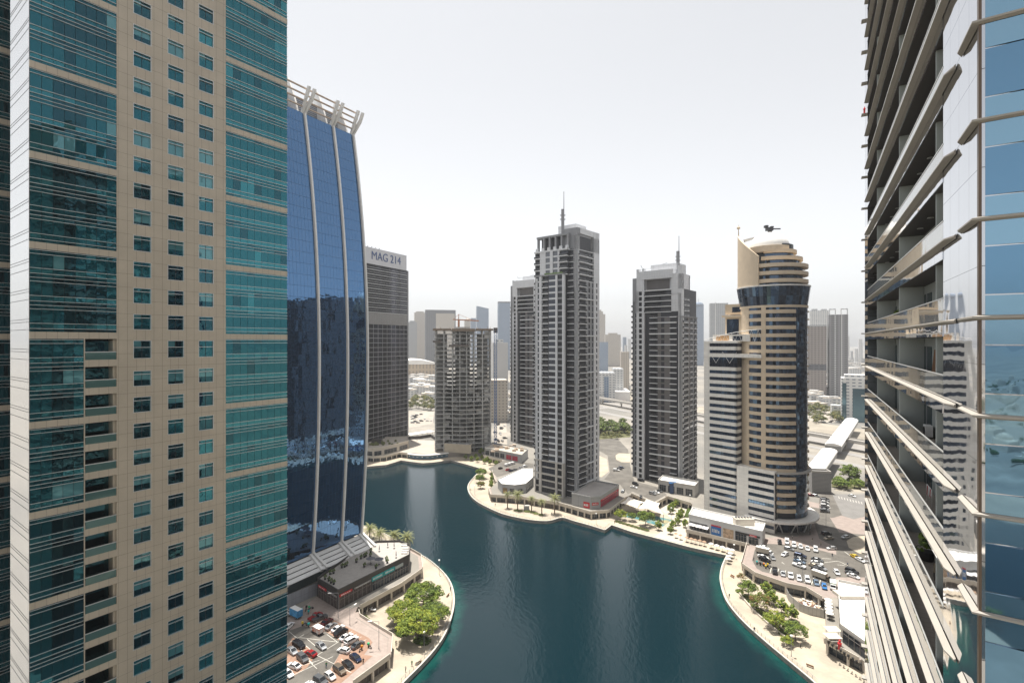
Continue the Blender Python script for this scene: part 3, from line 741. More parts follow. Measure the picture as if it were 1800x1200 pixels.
def mast(root, x, y, z0, z1, ztip, m=None):
    k = MB(); k.box(x - .9, x + .9, -y - .9, -y + .9, z0, z1); k.box(x - 1.6, x + 1.6, -y - .3, -y + .3, z1 - 4, z1 - 3.4); k.box(x - 1.6, x + 1.6, -y - .3, -y + .3, z1 - 6.5, z1 - 5.9); part('mast', k, t_mid, root)
    k = MB(); k.tube((x + .7, y, z1 - 2), (x + .7, y, ztip), .28, 6, r2=.16); k.ball((x + .7, y, ztip), .35, .35, .35, 6, 4); part('antenna', k, t_mid, root)

# --- the centre tower
CA = G(990.7, 874.7, ZD)
root = thing('apartment_tower', 'tallest grey apartment tower in the middle, its foot on the curved promenade', 'tower', (CA[0] + 5, CA[1] + 12, ZD))
A = Fr(CA, VL); W = MB(); rp = Rep(root)
aL = A.s_(940.5)
zA = zpy(CA[1], 481); HF = 3.72; nA = int((zA - ZD) / HF)
ax = [A.s_(p) for p in (940.5, 942, 948, 952.3, 963, 964.5, 976.5, 980, 988, 990.7)]
gl_a = t_gl
zf0 = ZD + 5 * HF * 1.0
cA = [(ax[0], ax[1], 'P', 0), (ax[1], ax[2], 'W', 0, dict(g=[t_gl[0], t_gl[2]], sill=.55, mull=2)), (ax[2], ax[3], 'P', 0, dict(n=.3)), (ax[3], ax[4], 'B', 0, dict(g=[t_gl[1], t_gl[0]], rec=-1.4, proj=.1)),
      (ax[4], ax[5], 'P', 3, dict(n=-.3)), (ax[5], ax[6], 'W', 0, dict(g=[t_gl[2], t_gl[0]], sill=.75, mull=3)), (ax[6], ax[7], 'P', 0, dict(n=.3)), (ax[7], ax[8], 'W', 1, dict(g=[t_gl[1], t_gl[0]], sill=.75, mull=2)), (ax[8], ax[9], 'P', 0)]
face(W, rp, A, zf0 + 2.0, (zA - zf0 - 2.0) / (nA - 5), nA - 5, cA, back=-2)
# heavier framed base of the front block
cB = [(ax[0], ax[1], 'P', 5, dict(n=.4)), (ax[1], ax[2], 'W', 5, dict(g=[t_gl[1]], sill=.6, mull=2)), (ax[2], ax[3], 'P', 5, dict(n=.5)), (ax[3], ax[6], 'W', 5, dict(g=[t_gl[1], t_gl[0]], sill=.6, mull=6)), (ax[6], ax[7], 'P', 5, dict(n=.5)), (ax[7], ax[8], 'W', 5, dict(g=[t_gl[1]], sill=.6, mull=2)), (ax[8], ax[9], 'P', 5, dict(n=.4))]
hb_ = (zf0 + 2.0 - ZD) / 5
face(W, rp, A, ZD, hb_, 5, cB, back=-2)
for z in (ZD + hb_ * 3, ZD + hb_ * 5): W.box(ax[0] - .2, ax[9] + .2, -1, .6, z - .5, z + .35, 5, fr=A)
W.box(ax[0] + .3, ax[9] - .3, -20, -1.9, ZD, zA - .5, 3, fr=A)
W.box(ax[0] - .1, ax[9] + .3, -20, .4, zA - .4, zA + .4, 1, fr=A)
# left flank with its balconies
LF = Fr(A.xy(aL, -18), (-VR[0], -VR[1]))
face(W, rp, LF, ZD + 8, HF, nA - 2, [(0, 7, 'P', 1), (7, 11.5, 'B', 1, dict(g=[t_gl[1]], rec=-.3, proj=1.3)), (11.5, 13.5, 'P', 0), (13.5, 17.2, 'B', 1, dict(g=[t_gl[1], t_gl[0]], rec=-.3, proj=1.5)), (17.2, 18, 'P', 0)], back=-2)
# upper set-back block with column crown
zU = zpy(CA[1], 437); zCr = zpy(CA[1], 408)
A2 = Fr(A.xy(0, -1.8), VL); bx = [A2.s_(p) for p in (939.5, 944, 949, 953.5, 959, 967, 972, 980, 983, 997)]
nU = max(3, int((zU - zA) / HF)); hU = (zU - zA) / nU
face(W, rp, A2, zA, hU, nU, [(bx[0], bx[1], 'B', 0, dict(g=[t_gl[1]], rec=-.8, proj=.5)), (bx[1], bx[2], 'B', 0, dict(g=[t_gl[1]], rec=-1.2, proj=.1)), (bx[2], bx[4], 'P', 0), (bx[4], bx[5], 'W', 0, dict(g=[t_gl[3]], sill=.6)), (bx[5], bx[6], 'P', 0, dict(n=.3)), (bx[6], bx[7], 'W', 0, dict(g=[t_gl[3]], sill=.6)), (bx[7], bx[8], 'P', 0), (bx[8], bx[9], 'B', 0, dict(g=[t_gl[1], t_gl[0]], rec=-1.0, proj=.5))], back=-1.6)
W.box(bx[0] + .3, bx[9] - .3, -18, -1.5, zA, zU, 3, fr=A2); W.box(bx[0], bx[9], -18, .3, zU - .3, zU + .6, 0, fr=A2)
for i in range(6):
    a = bx[0] + 2.0 + (bx[9] - bx[0] - 2.5) * i / 5; W.box(a - .55, a + .55, -2.4, -1.0, zU + .6, zCr, 1, fr=A2); W.box(a - .9, a + .9, -1.0, .1, zU + .6, zU + 2.4, 0, fr=A2)
W.box(bx[0] + 1, bx[9] - .2, -12, -.9, zCr - 1.2, zCr, 1, fr=A2); W.box(bx[0] + 2.5, bx[9] - 1, -12, -4.5, zU, zCr - 1.2, 3, fr=A2)
# right hand part
B2 = Fr(A.xy(0, -5.0), VL); sc = B2.s_(1015); b0, b1 = B2.s_(993.5), B2.s_(1009.5)
zR = zpy(B2.xy(sc)[1] + 8, 404); nR = int((zpy(B2.xy(sc)[1], 437) - ZD) / HF); hR = (zpy(B2.xy(sc)[1], 437) - ZD) / nR
face(W, rp, B2, ZD, hR, nR - 6, [(ax[9] - .2, b0, 'L', 3, dict(n=-.6)), (b0, b1, 'B', 1, dict(g=[t_gl[1], t_gl[0]], rec=-1.0, proj=.9))], back=-2)
face(W, rp, B2, ZD + hR * (nR - 6), hR, 6, [(ax[9] - .2, b0 + 2.2, 'P', 0), (b0 + 2.2, b1 - .6, 'B', 0, dict(g=[t_gl[1], t_gl[0]], rec=-1.0, proj=.6)), (b1 - .6, b1, 'P', 0)], back=-2)
W.box(b1, sc, -2, 0, ZD, zR - 4, 0, fr=B2)
W.box(ax[9], sc - .3, -16, -1.9, ZD, zR - 5, 3, fr=B2); W.box(ax[9], sc, -16, .1, zR - 5, zR - 4, 1, fr=B2)
R1 = Fr(B2.xy(sc, 0), VR); rx = [R1.s_(p) for p in (1015, 1017, 1030, 1034.5, 1037, 1043, 1052.5)]
face(W, rp, R1, ZD, hR, nR - 5, [(0, rx[1], 'P', 0), (rx[1], rx[2], 'B', 1, dict(g=[t_gl[1], t_gl[0]], rec=-1.1, proj=.9, alt=True, ext=.0)), (rx[2], rx[3], 'P', 1), (rx[3], rx[4], 'W', 1, dict(g=[t_gl[1]], sill=.9)), (rx[4], rx[5] - 1.5, 'P', 1), (rx[5] - 1.5, rx[5], 'W', 1, dict(g=[t_gl[0]], sill=.5)), (rx[5], rx[6] - 4, 'P', 0, dict(n=.5, up=hR * 5 + 9)), (rx[6] - 4, rx[6] - 2.6, 'W', 0, dict(g=[t_gl[0]], sill=1.0, n=.5)), (rx[6] - 2.6, rx[6], 'P', 0, dict(n=.5, up=hR * 5 + 9))], back=-2)
# long slab edges that tie bays on alternate floors
for k in range(2, nR - 5, 3): W.box(rx[1], rx[5], 0, .9, ZD + k * hR - .2, ZD + k * hR + .35, 4, fr=R1)
W.box(rx[6] - 4, rx[6] - 2.6, -2, .5, ZD + hR * (nR - 5), zR, 0, fr=R1)
face(W, rp, R1, ZD + hR * (nR - 5), hR, 5, [(0, rx[1], 'P', 0), (rx[1], rx[2] + 1, 'B', 0, dict(g=[t_gl[1], t_gl[0]], rec=-1.1, proj=.6)), (rx[2] + 1, rx[3], 'W', 0, dict(g=[t_gl[1]], sill=.6)), (rx[3], rx[5], 'B', 0, dict(g=[t_gl[0], t_gl[1]], rec=-.6, proj=.1))], back=-2)
zt5 = ZD + hR * nR
W.box(0, rx[6], -14, -1.9, ZD, zt5 + .5, 3, fr=R1)
W.box(0, rx[1] + 1.5, -10, 0, zt5, zR, 1, fr=R1); W.box(rx[1] + 1.5, rx[5], -10, -3.0, zt5, zR - 3.5, 2, fr=R1); W.box(rx[1] + 1.5, rx[5], -10, .3, zR - 3.5, zR, 0, fr=R1); W.box(rx[5], rx[6], -12, .5, zt5, zR, 0, fr=R1)
RBf = Fr(R1.xy(rx[6], -8), (-VL[0], -VL[1])); W.box(-2, 26, -8, 0, ZD, zR - 6, 1, fr=RBf)
ph = Fr(B2.xy(b0 - 10, -7), VL); W.box(0, 13.5, -12, 0, zR - 8, zpy(B2.xy(0)[1], 390), 0, fr=ph)
part('wall', W, TWM, root); rp.flush()
mx_, my_ = A2.xy(bx[7] + 1.5, -3.5); mast(root, mx_, my_, zCr - 8, zpy(my_, 368), zpy(my_, 338))
m = MB(); tree_m = plain('roof_plants', (.07, .12, .03), .8)
for i in range(16): a = ax[3] + 2 + i * .85; m.ball(A.p(a, -.8, zA + .8), .6, .5, .5 + .3 * RN.random(), 6, 4)
part('roof_garden', m, tree_m, root)

# --- the two similar towers to its left and right
def grey_tower(label, corner, pxl, tops, pxs=None, mirror=False):
    """tops = photo rows of (block top, opening top, opening foot, penthouse top, mast top, antenna tip) at the corner's distance"""
    Yc = corner[1]; zb, zo1, zo0, zp, zm, za = (zpy(Yc + 6, t) for t in tops)
    root = thing('apartment_tower', label, 'tower', (corner[0] - 4, corner[1] + 14, ZD))
    Lf = Fr(corner, VL); Wd = 36.5; W = MB(); rp = Rep(root); q = lambda f: -Wd + Wd * f
    hf = 3.7; nf = int((zo0 - ZD) / hf) - 4; zn = ZD + nf * hf
    cols = [(q(0), q(.035), 'P', 1, dict(n=-2.5)), (q(.035), q(.115), 'W', 1, dict(g=[t_gl[1], t_gl[0]], sill=.7, n=-2.5)), (q(.115), q(.235), 'P', 0), (q(.165), q(.225), 'P', 0),
            (q(.27), q(.38), 'L', 3, dict(n=-1.6)), (q(.38), q(.535), 'B', 1, dict(g=[t_gl[1], t_gl[0]], rec=-1.5, proj=.35, alt=True)), (q(.535), q(.60), 'P', 2, dict(n=-.35)),
            (q(.60), q(.665), 'W', 2, dict(g=[t_gl[1]], sill=.7, n=-.35)), (q(.665), q(.775), 'P', 2, dict(n=-.35)), (q(.775), q(.885), 'W', 1, dict(g=[t_gl[0], t_gl[2]], sill=.5, n=-.3, mull=2)), (q(.885), q(.93), 'L', 3, dict(n=-1.4)), (q(.93), q(1), 'P', 0, dict(up=30))]
    cols = [c for c in cols if not (c[0] == q(.115) or c[0] == q(.165))]
    cols += [(q(.115), q(.165), 'P', 0, dict(up=30)), (q(.165), q(.225), 'W', 0, dict(g=[t_gl[1]], sill=.7)), (q(.225), q(.27), 'P', 0, dict(up=30))]
    face(W, rp, Lf, ZD, hf, nf, cols, back=-3.2)
    for k in range(1, nf, 2): W.box(q(.38), q(.90), -.3, .85, ZD + k * hf - .3, ZD + k * hf + .45, 4, fr=Lf)
    for k in range(0, nf, 2): W.box(q(.775), q(.90), -.3, .75, ZD + k * hf - .2, ZD + k * hf + .3, 4, fr=Lf)
    # upper floors in front
    face(W, rp, Lf, zn, hf, 4, [(q(.115), q(.165), 'P', 0), (q(.165), q(.225), 'W', 0, dict(g=[t_gl[1]], sill=.7)), (q(.27), q(.42), 'B', 0, dict(g=[t_gl[1], t_gl[0]], rec=-1.0, proj=.3)), (q(.42), q(.55), 'B', 0, dict(g=[t_gl[1]], rec=-1.0, proj=.3)), (q(.55), q(.80), 'B', 0, dict(g=[t_gl[0], t_gl[1]], rec=-1.0, proj=.5)), (q(.80), q(.93), 'P', 0)], back=-3.2)
    z4 = zn + 4 * hf
    W.box(q(.27), q(.80), -12, -4.5, z4, zo1, 2, fr=Lf); W.box(q(.27), q(.80), -4.5, .2, z4 - .2, z4 + .3, 4, fr=Lf)
    W.box(q(.22), q(.83), -12, .35, zo1, zb, 0, fr=Lf); W.box(q(.115), q(.27), -12, .002, z4, zb, 0, fr=Lf); W.box(q(.80), q(.93), -12, .002, z4, zb - 3, 0, fr=Lf); W.box(q(.93), q(1), -12, 0, z4, zb - 3.5, 0, fr=Lf)
    W.box(q(0), q(.115), -14, -2.5, zn, zb - 4, 1, fr=Lf)
    W.box(q(.01), q(.995), -26, -3.1, ZD, z4, 3, fr=Lf)
    W.box(q(.33), q(.86), -20, -6, zb - 4, zp, 0, fr=Lf)
    # left flank balconies
    Ll = Fr(Lf.xy(q(0), -22), (-VR[0], -VR[1]))
    face(W, rp, Ll, ZD + 8, hf, nf, [(0, 12, 'P', 1), (12, 18.5, 'B', 1, dict(g=[t_gl[1]], rec=-.3, proj=1.5)), (18.5, 19.5, 'P', 1)], back=-2)
    # right face
    Rf = Fr(corner, VR)
    face(W, rp, Rf, ZD, hf, nf - 1, [(0, 1.2, 'P', 0), (1.2, 9.5, 'B', 1, dict(g=[t_gl[1], t_gl[0]], rec=-1.0, proj=.9)), (9.5, 13.5, 'P', 2, dict(n=.2)), (13.5, 19, 'B', 1, dict(g=[t_gl[0], t_gl[1]], rec=-.6, proj=.3)), (19, 21, 'P', 1), (21, 26, 'B', 1, dict(g=[t_gl[1]], rec=-.6, proj=.6)), (26, 27, 'P', 1)], back=-2)
    zr = ZD + hf * (nf - 1)
    W.box(.5, 26.5, -18, -1.9, ZD, zr, 3, fr=Rf); W.box(0, 27, -18, .5, zr, zr + .5, 1, fr=Rf)
    Rg = Fr(Rf.xy(0, -.6), VR)
    face(W, rp, Rg, zr + .5, hf, 4, [(0, 4.5, 'P', 0), (4.5, 8, 'B', 0, dict(g=[t_gl[1]], rec=-1, proj=.5)), (8, 9, 'P', 0), (9, 13.5, 'B', 0, dict(g=[t_gl[1], t_gl[0]], rec=-1, proj=.5)), (13.5, 15, 'P', 1)], back=-2)
    zg = zr + .5 + 4 * hf
    W.box(.2, 14.5, -14, -1.9, zr, zg, 3, fr=Rg); W.box(0, 15, -14, .1, zg - .3, zg + .4, 0, fr=Rg)
    W.box(0, 15, -8, .3, zb - 5.5, zb - 3.6, 1, fr=Rg)
    for a in (7.5, 9.6, 11.8, 14): W.box(a, a + .9, -1.2, .2, zg, zb - 5.5, 1, fr=Rg)
    W.box(3, 6, -9, -4, zg, zb - 5.5, 0, fr=Rg)
    part('wall', W, TWM, root); rp.flush()
    x, y = Lf.xy(q(.86) - .5, -7); mast(root, x, y, zp - 8, zm, za)
    m = MB(); m.tube(Lf.p(q(.13), -8, zb + 3.5), Lf.p(q(.30), -8, zb + 3.0), .25, 5); m.tube(Lf.p(q(.30), -8, zb + 3.0), Lf.p(q(.62), -9, zp + 1.2), .2, 5); m.tube(Lf.p(q(.13), -8, zb + 3.5), Lf.p(q(.10), -8, zb + 5.5), .2, 5); part('cleaning_arm', m, grey_metal, root)
    return root
kr = (1199 - 900) / F
grey_tower('grey apartment tower with dark stripes and a rooftop mast, right of the tallest one', (kr * 335, 335.0), 1106, (473, 488, 507, 461, 440, 414))
kr = (949 - 900) / F
grey_tower('grey apartment tower half hidden behind the left edge of the tallest one', (kr * 462, 462.0), 890, (491, 504, 519, 483, 467, 444))
# ================================================================== the tan tower with the dome
root = thing('office_tower', 'tan and white tower with a rounded body, dark glass corner and domed top', 'tower', (132, 270, ZD))
cx, cy, RR = 137.5, 270.0, 16.2
tt_tan = mat('tan_stone', (.62, .505, .37), .75, var=.08, scale=.25)
tt_white = mat('ivory_stone', (.77, .74, .69), .75, var=.06, scale=.25, grid=((.664, -.747), 2.4, 0, 1.92, 5.2, .03, (.50, .47, .42)))
tt_glass = [glass('navy_glass_' + str(i), c, .75, .03, .015, .5) for i, c in enumerate(((.05, .085, .14), (.03, .045, .075), (.085, .15, .235)))]
joint2 = plain('navy_joint', (.012, .015, .022), .4)
def apx(px, r=RR):
    """angle on the drum seen at photo column px (front side)"""
    k = (px - 900.0) / F; l = math.hypot(k, 1); ux, uy = k / l, 1 / l
    b = cx * ux + cy * uy; c = cx * cx + cy * cy - r * r; d = max(b * b - c, 0); t = b - math.sqrt(d)
    a = math.atan2(uy * t - cy, ux * t - cx)
    return a - 2 * math.pi if a > 1.2 else a
hf = 3.84; Yf = cy - RR; zr0, zr1 = zpy(Yf, 536), zpy(Yf, 500)
aL_, a1316, a1338, a1346, a1398, aR = apx(1302), apx(1316), apx(1338), apx(1346), apx(1398), apx(1419.6)
z_can = 15.0; z_ring2 = zpy(Yf, 830)
nfl = int((zr0 - z_can) / hf); hf = (zr0 - z_can) / nfl
m = MB(); m.cyl(cx, cy, ZD, zr0, RR - .9, n=64); part('core', m, joint2, root)
m = MB(); m.arc(cx, cy, RR - .8, RR - .45, z_can, zr0, aL_ - 1.6, a1316, 10); m.arc(cx, cy, RR - .6, RR, z_ring2, zr0, aL_, a1316, 4); m.arc(cx, cy, RR - .6, RR + .05, z_ring2, zr0, a1338, a1346, 3)
for k in range(nfl):
    z = z_can + k * hf
    if z > z_ring2 - 3: m.arc(cx, cy, RR - .6, RR - .02, z, z + 1.75, a1316, a1338, 4)
part('wall', m, tt_tan, root, smooth=False)
for k in range(nfl):
    z = z_can + k * hf
    m = MB(); m.arc(cx, cy, RR - .6, RR + .55, z, z + 1.8, a1346, a1398, 12); part('balcony_band', m, tt_tan, root)
    for (b0, b1, n) in ((a1316, a1338, 3), (a1346, a1398, 9)):
        m = MB(); da = (b1 - b0) / n
        for i in range(n):
            q0, q1 = b0 + i * da + .002, b0 + (i + 1) * da - .002; r = RR - .42; g = RN.choice((0, 0, 1, 2)); tl = RN.uniform(-.02, .02)
            P = lambda a, zz, dr=0: (cx + (r + dr) * math.cos(a), cy + (r + dr) * math.sin(a), zz)
            m.quad(P(q0, z + 1.75, tl), P(q1, z + 1.75, -tl), P(q1, z + hf, -tl), P(q0, z + hf, tl), g)
        part('window_band', m, tt_glass, root)
def facets(a0, a1, r0, r1, z0, z1, n, rows, pick):
    m = MB(); da = (a1 - a0) / n; dz = (z1 - z0) / rows
    for j in range(rows):
        for i in range(n):
            q0, q1 = a0 + i * da + .0015, a0 + (i + 1) * da - .0015; ra = r0 + (r1 - r0) * j / rows; rb = r0 + (r1 - r0) * (j + 1) / rows; tl = RN.uniform(-.012, .012)
            P = lambda a, zz, r: (cx + r * math.cos(a), cy + r * math.sin(a), zz)
            m.quad(P(q0, z0 + j * dz + .05, ra + tl), P(q1, z0 + j * dz + .05, ra - tl), P(q1, z0 + (j + 1) * dz - .05, rb - tl), P(q0, z0 + (j + 1) * dz - .05, rb + tl), pick())
    return m
m = facets(a1398, a1398 + 2.2, RR - .15, RR - .15, z_can - 3, zr0, 26, nfl * 2, lambda: RN.choice((0, 1, 1, 0, 2))); part('corner_glazing', m, tt_glass, root)
m = MB()
for k in range(nfl): m.arc(cx, cy, RR - .2, RR + .5, z_can + k * hf + .9, z_can + k * hf + 1.4, aR + .03, aR + .5, 5)
part('edge_fin', m, tt_tan, root)
# flared dark glass ring
m = facets(-math.pi, math.pi, RR - .2, RR + 1.2, zr0, zr1 - .5, 60, 2, lambda: RN.choice((0, 1, 0, 2, 1))); part('glass_ring', m, tt_glass, root)
m = MB(); m.cyl(cx, cy, zr0 - .5, zr1, RR - 1.1, RR + .6, 64); m.arc(cx, cy, RR - 1.5, RR + .15, zr0 - 1.0, zr0 + .2, aL_ - 1, a1398 + 2.6, 50, 1); part('ring_core', m, [joint2, tt_tan], root)
m = MB(); m.cyl(cx, cy, zr1 - .5, zr1 + .2, RR + 1.3, n=64); part('ring_roof', m, tt_white, root)
# stepped crown
zc0 = zr1 + .2; cf = 3.9
rad = [16.4, 16.4, 16.4, 13.9, 11.2]
m = MB(); m.cyl(cx, cy, zc0, zc0 + 5 * cf + 2, 9.6, n=40)
part('crown_core', m, joint2, root)
for k in range(5):
    z = zc0 + k * cf; r = rad[k]
    m = MB(); m.arc(cx, cy, 8.5, r, z + 1.2, z + 3.0, apx(1334), apx(1334) + 3.0, 28); m.arc(cx, cy, r - 1.3, r, z + .9 if k else z + 1.0, z + 2.9, apx(1334) - 2.6, apx(1334) - .6, 14)
    part('crown_terrace', m, tt_tan, root)
    g = MB(); rg = min(r, 15.5) - 1.5; g.arc(cx, cy, rg - .3, rg, z - .9 if k else z, z + 1.2, -math.pi + .001, math.pi - .001, 44); part('crown_window', g, tt_glass[0], root)
zd0 = zc0 + 5 * cf
m = MB(); m.cyl(cx - 2, cy, zd0 - 2, zd0 + 1.2, 10.6, 10.6, 36); part('dome_drum', m, tt_tan, root)
m = MB(); nu, nv = 36, 10; v = []; fs = []
for j in range(nv + 1):
    t = math.pi / 2 * j / nv
    for i in range(nu): a = 2 * math.pi * i / nu; v.append((cx - 2 + 9.8 * math.cos(t) * math.cos(a), cy + 9.8 * math.cos(t) * math.sin(a), zd0 + 1.2 + 8.2 * math.sin(t)))
for j in range(nv):
    for i in range(nu): fs.append((j * nu + i, j * nu + (i + 1) % nu, (j + 1) * nu + (i + 1) % nu, (j + 1) * nu + i))
m.add(v, fs); part('dome', m, roof_white, root, smooth=True)
# sail shaped wall, curving down to the right
q0, q1 = apx(1287.5, 18.2), apx(1333, 17.4); n = 14
m = MB(); z_lo = zr1
zt = lambda t: zpy(Yf + 4, 401) - (zpy(Yf + 4, 401) - zpy(Yf, 447)) * (t ** 1.25)
pts0, pts1 = [], []
for i in range(n + 1):
    t = i / n; a = q0 + (q1 - q0) * t; r = 17.0 + .4 * t
    for rr, L in ((r, pts0), (r - .9, pts1)): L += [(cx + rr * math.cos(a), cy + rr * math.sin(a), z_lo), (cx + rr * math.cos(a), cy + rr * math.sin(a), zt(t))]
K = len(pts0); fs = []
for i in range(n):
    b = 2 * i; fs += [(b, b + 2, b + 3, b + 1), (K + b + 1, K + b + 3, K + b + 2, K + b), (b + 1, b + 3, K + b + 3, K + b + 1)]
fs += [(0, 1, K + 1, K), (2 * n, K + 2 * n, K + 2 * n + 1, 2 * n + 1)]
m.add(pts0 + pts1, fs); part('sail_wall', m, tt_tan, root)
sx, sy = cx + 16.5 * math.cos(q0), cy + 16.5 * math.sin(q0); ztp = zt(0)
m = MB(); m.tube((sx, sy, ztp - 3), (sx, sy, ztp + 3.8), .35, 8, r2=.2); m.ball((sx, sy, ztp + 4.2), .95, .95, .8, 10, 6); m.tube((sx, sy, ztp + 4.8), (sx, sy, ztp + 6), .2, 6, r2=.05); part('finial', m, tt_tan, root)
for dz, dx in ((0, 0), (-4.6, 2.5)):
    m = MB(); prev = None
    for i in range(9):
        t = i / 8; p = Vector((sx + 3.5 + dx + 18 * t, sy + 1 + 9 * t, ztp - 2.6 + dz + 2.8 * math.sin(t * 2.2)))
        if prev: m.bar(prev, p, .5, 1.6 * (1 - .7 * t))
        prev = p
    part('roof_beam', m, concrete, root)
m = MB(); bx_, by_ = cx - 1, cy + 1; zz = zd0 + 8.6
m.box(bx_ - .8, bx_ + .8, -by_ - .8, -by_ + .8, zz - 1, zz + 2); m.box(bx_ - 2.0, bx_ + 1.4, -by_ - 1, -by_ + 1, zz + 2, zz + 3.6); m.bar((bx_, by_, zz + 3), (bx_ + 4.6, by_ - 2, zz + 2.6), .6, .6); m.box(bx_ - 2.8, bx_ - 1.2, -by_ - 1, -by_ + 1, zz + 3.6, zz + 4.8); m.box(bx_ + .2, bx_ + 1.6, -by_ - 1, -by_ + 1, zz + 3.6, zz + 4.3)
part('cleaning_cradle', m, dark_metal, root)
# white wing in front
WF = Fr((104.9, 280.0), (.664, -.747)); wl = WF.s_(1237.5); wr = WF.s_(1295); wq = WF.s_(1361); wi0 = WF.s_(1247)
zw = zpy(WF.xy(wl)[1], 603); zlow = zpy(WF.xy(wq)[1], 832); W = MB(); rp = Rep(root)
nfw = 26; hw = (zw - ZD) / nfw; nlo = round((zlow - ZD) / hw)
W.box(wl, wi0, -12, 0, ZD, zw, 0, fr=WF); W.box(wi0, wr - .02, -14, -.9, ZD, zw, 1, fr=WF)
tmw = {}
for g in tt_glass:
    t = MB(); L_ = wr - wi0; t.box(0, L_ + .0, -.05, 0, 0, hw - 1.85, 0)
    for i in range(1, 9): t.box(L_ * i / 9 - .05, L_ * i / 9 + .05, 0, .06, 0, hw - 1.85, 1)
    tmw[g] = Tm(t, [g, joint2])
wfr = Fr(WF.xy(wr), (.747, .664))
tmr = MB(); tmr.box(0, 5.5, -.05, 0, 0, hw - 1.85, 0); tmr_t = Tm(tmr, [tt_glass[1]])
for k in range(nfw):
    z = ZD + k * hw
    tall = k in (nfw - 4, nfw - 3)
    if k == 0:
        W.box(wi0, wr, -.9, 0, z, z + .6, 0, fr=WF); rp.add('window', tmw[tt_glass[2]], WF, wi0, -.35, z + .6); W.box(wi0, wr, -.9, 0, z + hw - .5, z + hw, 0, fr=WF); continue
    if not (k == nfw - 3): W.box(wi0, wr, -.9, 0, z, z + 1.85, 0, fr=WF); W.box(0, 5.5, -.9, 0, z, z + 1.85, 0, fr=wfr)
    if k == nfw - 3:
        rp.add('window', tmw[tt_glass[1]], WF, wi0, -.35, z + .2)
    rp.add('window', tmw[RN.choice(tt_glass)], WF, wi0, -.35, z + 1.85); rp.add('side_window', tmr_t, wfr, 0, -.35, z + 1.85)
W.box(.9, 5.5, -6, -.9, ZD, zw, 1, fr=wfr)
W.box(wl, wr + .4, -9, .25, zw, zw + 1.1, 0, fr=WF); W.box(wl, WF.s_(1338), -3.5, .3, zw - hw * 2.05, zw - hw * 1.55, 0, fr=WF)
# lower block of the wing
L0, L1 = WF.s_(1315), WF.s_(1360.5)
W.box(wr, L0, -10, .004, ZD, zlow, 0, fr=WF); W.box(L0, wq, -10, -.9, ZD, zlow, 1, fr=WF); W.box(L1, wq, -10, .0, ZD, zlow, 0, fr=WF)
tml = {}
for g in tt_glass:
    t = MB(); t.box(0, L1 - L0, -.05, 0, 0, hw - 1.85, 0)
    for i in range(1, 9): t.box((L1 - L0) * i / 9 - .05, (L1 - L0) * i / 9 + .05, 0, .06, 0, hw - 1.85, 1)
    tml[g] = Tm(t, [g, joint2])
for k in range(nlo + 1):
    z = ZD + k * hw
    if z + 1.85 > zlow - 1: W.box(L0, L1, -.9, .0, z, zlow, 0, fr=WF); break
    W.box(L0, L1, -.9, 0, z, z + 1.85, 0, fr=WF); rp.add('window', tml[RN.choice(tt_glass)], WF, L0, -.35, z + 1.85)
W.box(wr, wq + .2, -9, .2, zlow, zlow + .8, 0, fr=WF)
part('wing_wall', W, [tt_white, joint2], root); rp.flush()
# braces across the tall opening and roof truss
m = MB(); zt0 = ZD + (nfw - 3) * hw; L_ = wr - wi0
for i in range(4): m.tube(WF.p(wi0 + L_ * i / 4, .1, zt0 + (hw * 1.7 if i % 2 == 0 else .3)), WF.p(wi0 + L_ * (i + 1) / 4, .1, zt0 + (.3 if i % 2 == 0 else hw * 1.7)), .09, 6)
L2 = WF.s_(1338) - wl
for i in range(9):
    a0, a1 = wl + L2 * i / 9, wl + L2 * (i + 1) / 9; h0 = 5.2 * math.sin(i / 9 * 1.5) + .8; h1 = 5.2 * math.sin((i + 1) / 9 * 1.5) + .8
    m.tube(WF.p(a0, -.5, zw + 1 + h0), WF.p(a1, -.5, zw + 1 + h1), .15, 6); m.tube(WF.p(a0, -.5, zw + 1), WF.p((a0 + a1) / 2, -.5, zw + 1 + (h0 + h1) / 2), .08, 5); m.tube(WF.p((a0 + a1) / 2, -.5, zw + 1 + (h0 + h1) / 2), WF.p(a1, -.5, zw + 1), .08, 5)
part('truss', m, white_paint, root)
m = MB(); m.box(wl + 4, wr + 6, -8, -2, zw + 1, zw + 4.6, 0, fr=WF); m.box(wl + 6, wl + 13, -2, -1.9, zw + 1.4, zw + 4.0, 1, fr=WF); m.box(wl + 15, wr + 2, -2, -1.9, zw + 1.4, zw + 3.8, 2, fr=WF); part('roof_room', m, [tt_white, mat('ochre_panel', (.55, .33, .16), .7), tt_glass[0]], root)
m = MB(); UF = Fr(WF.xy(wl + 8, -8), (.664, -.747)); m.box(0, 11, -6, 0, zw, zw + 14, 0, fr=UF); m.box(1, 7.5, 0, .2, zw + 2, zw + 13, 1, fr=UF); m.box(-1, 15, -7, 2, zw + 14, zw + 15, 0, fr=UF); m.box(0, 13, -7, 0, zw + 15.5, zw + 21, 0, fr=UF); m.box(4, 11, 0, .2, zw + 16.6, zw + 19.4, 1, fr=UF); part('upper_room', m, [tt_tan, tt_glass[0]], root)
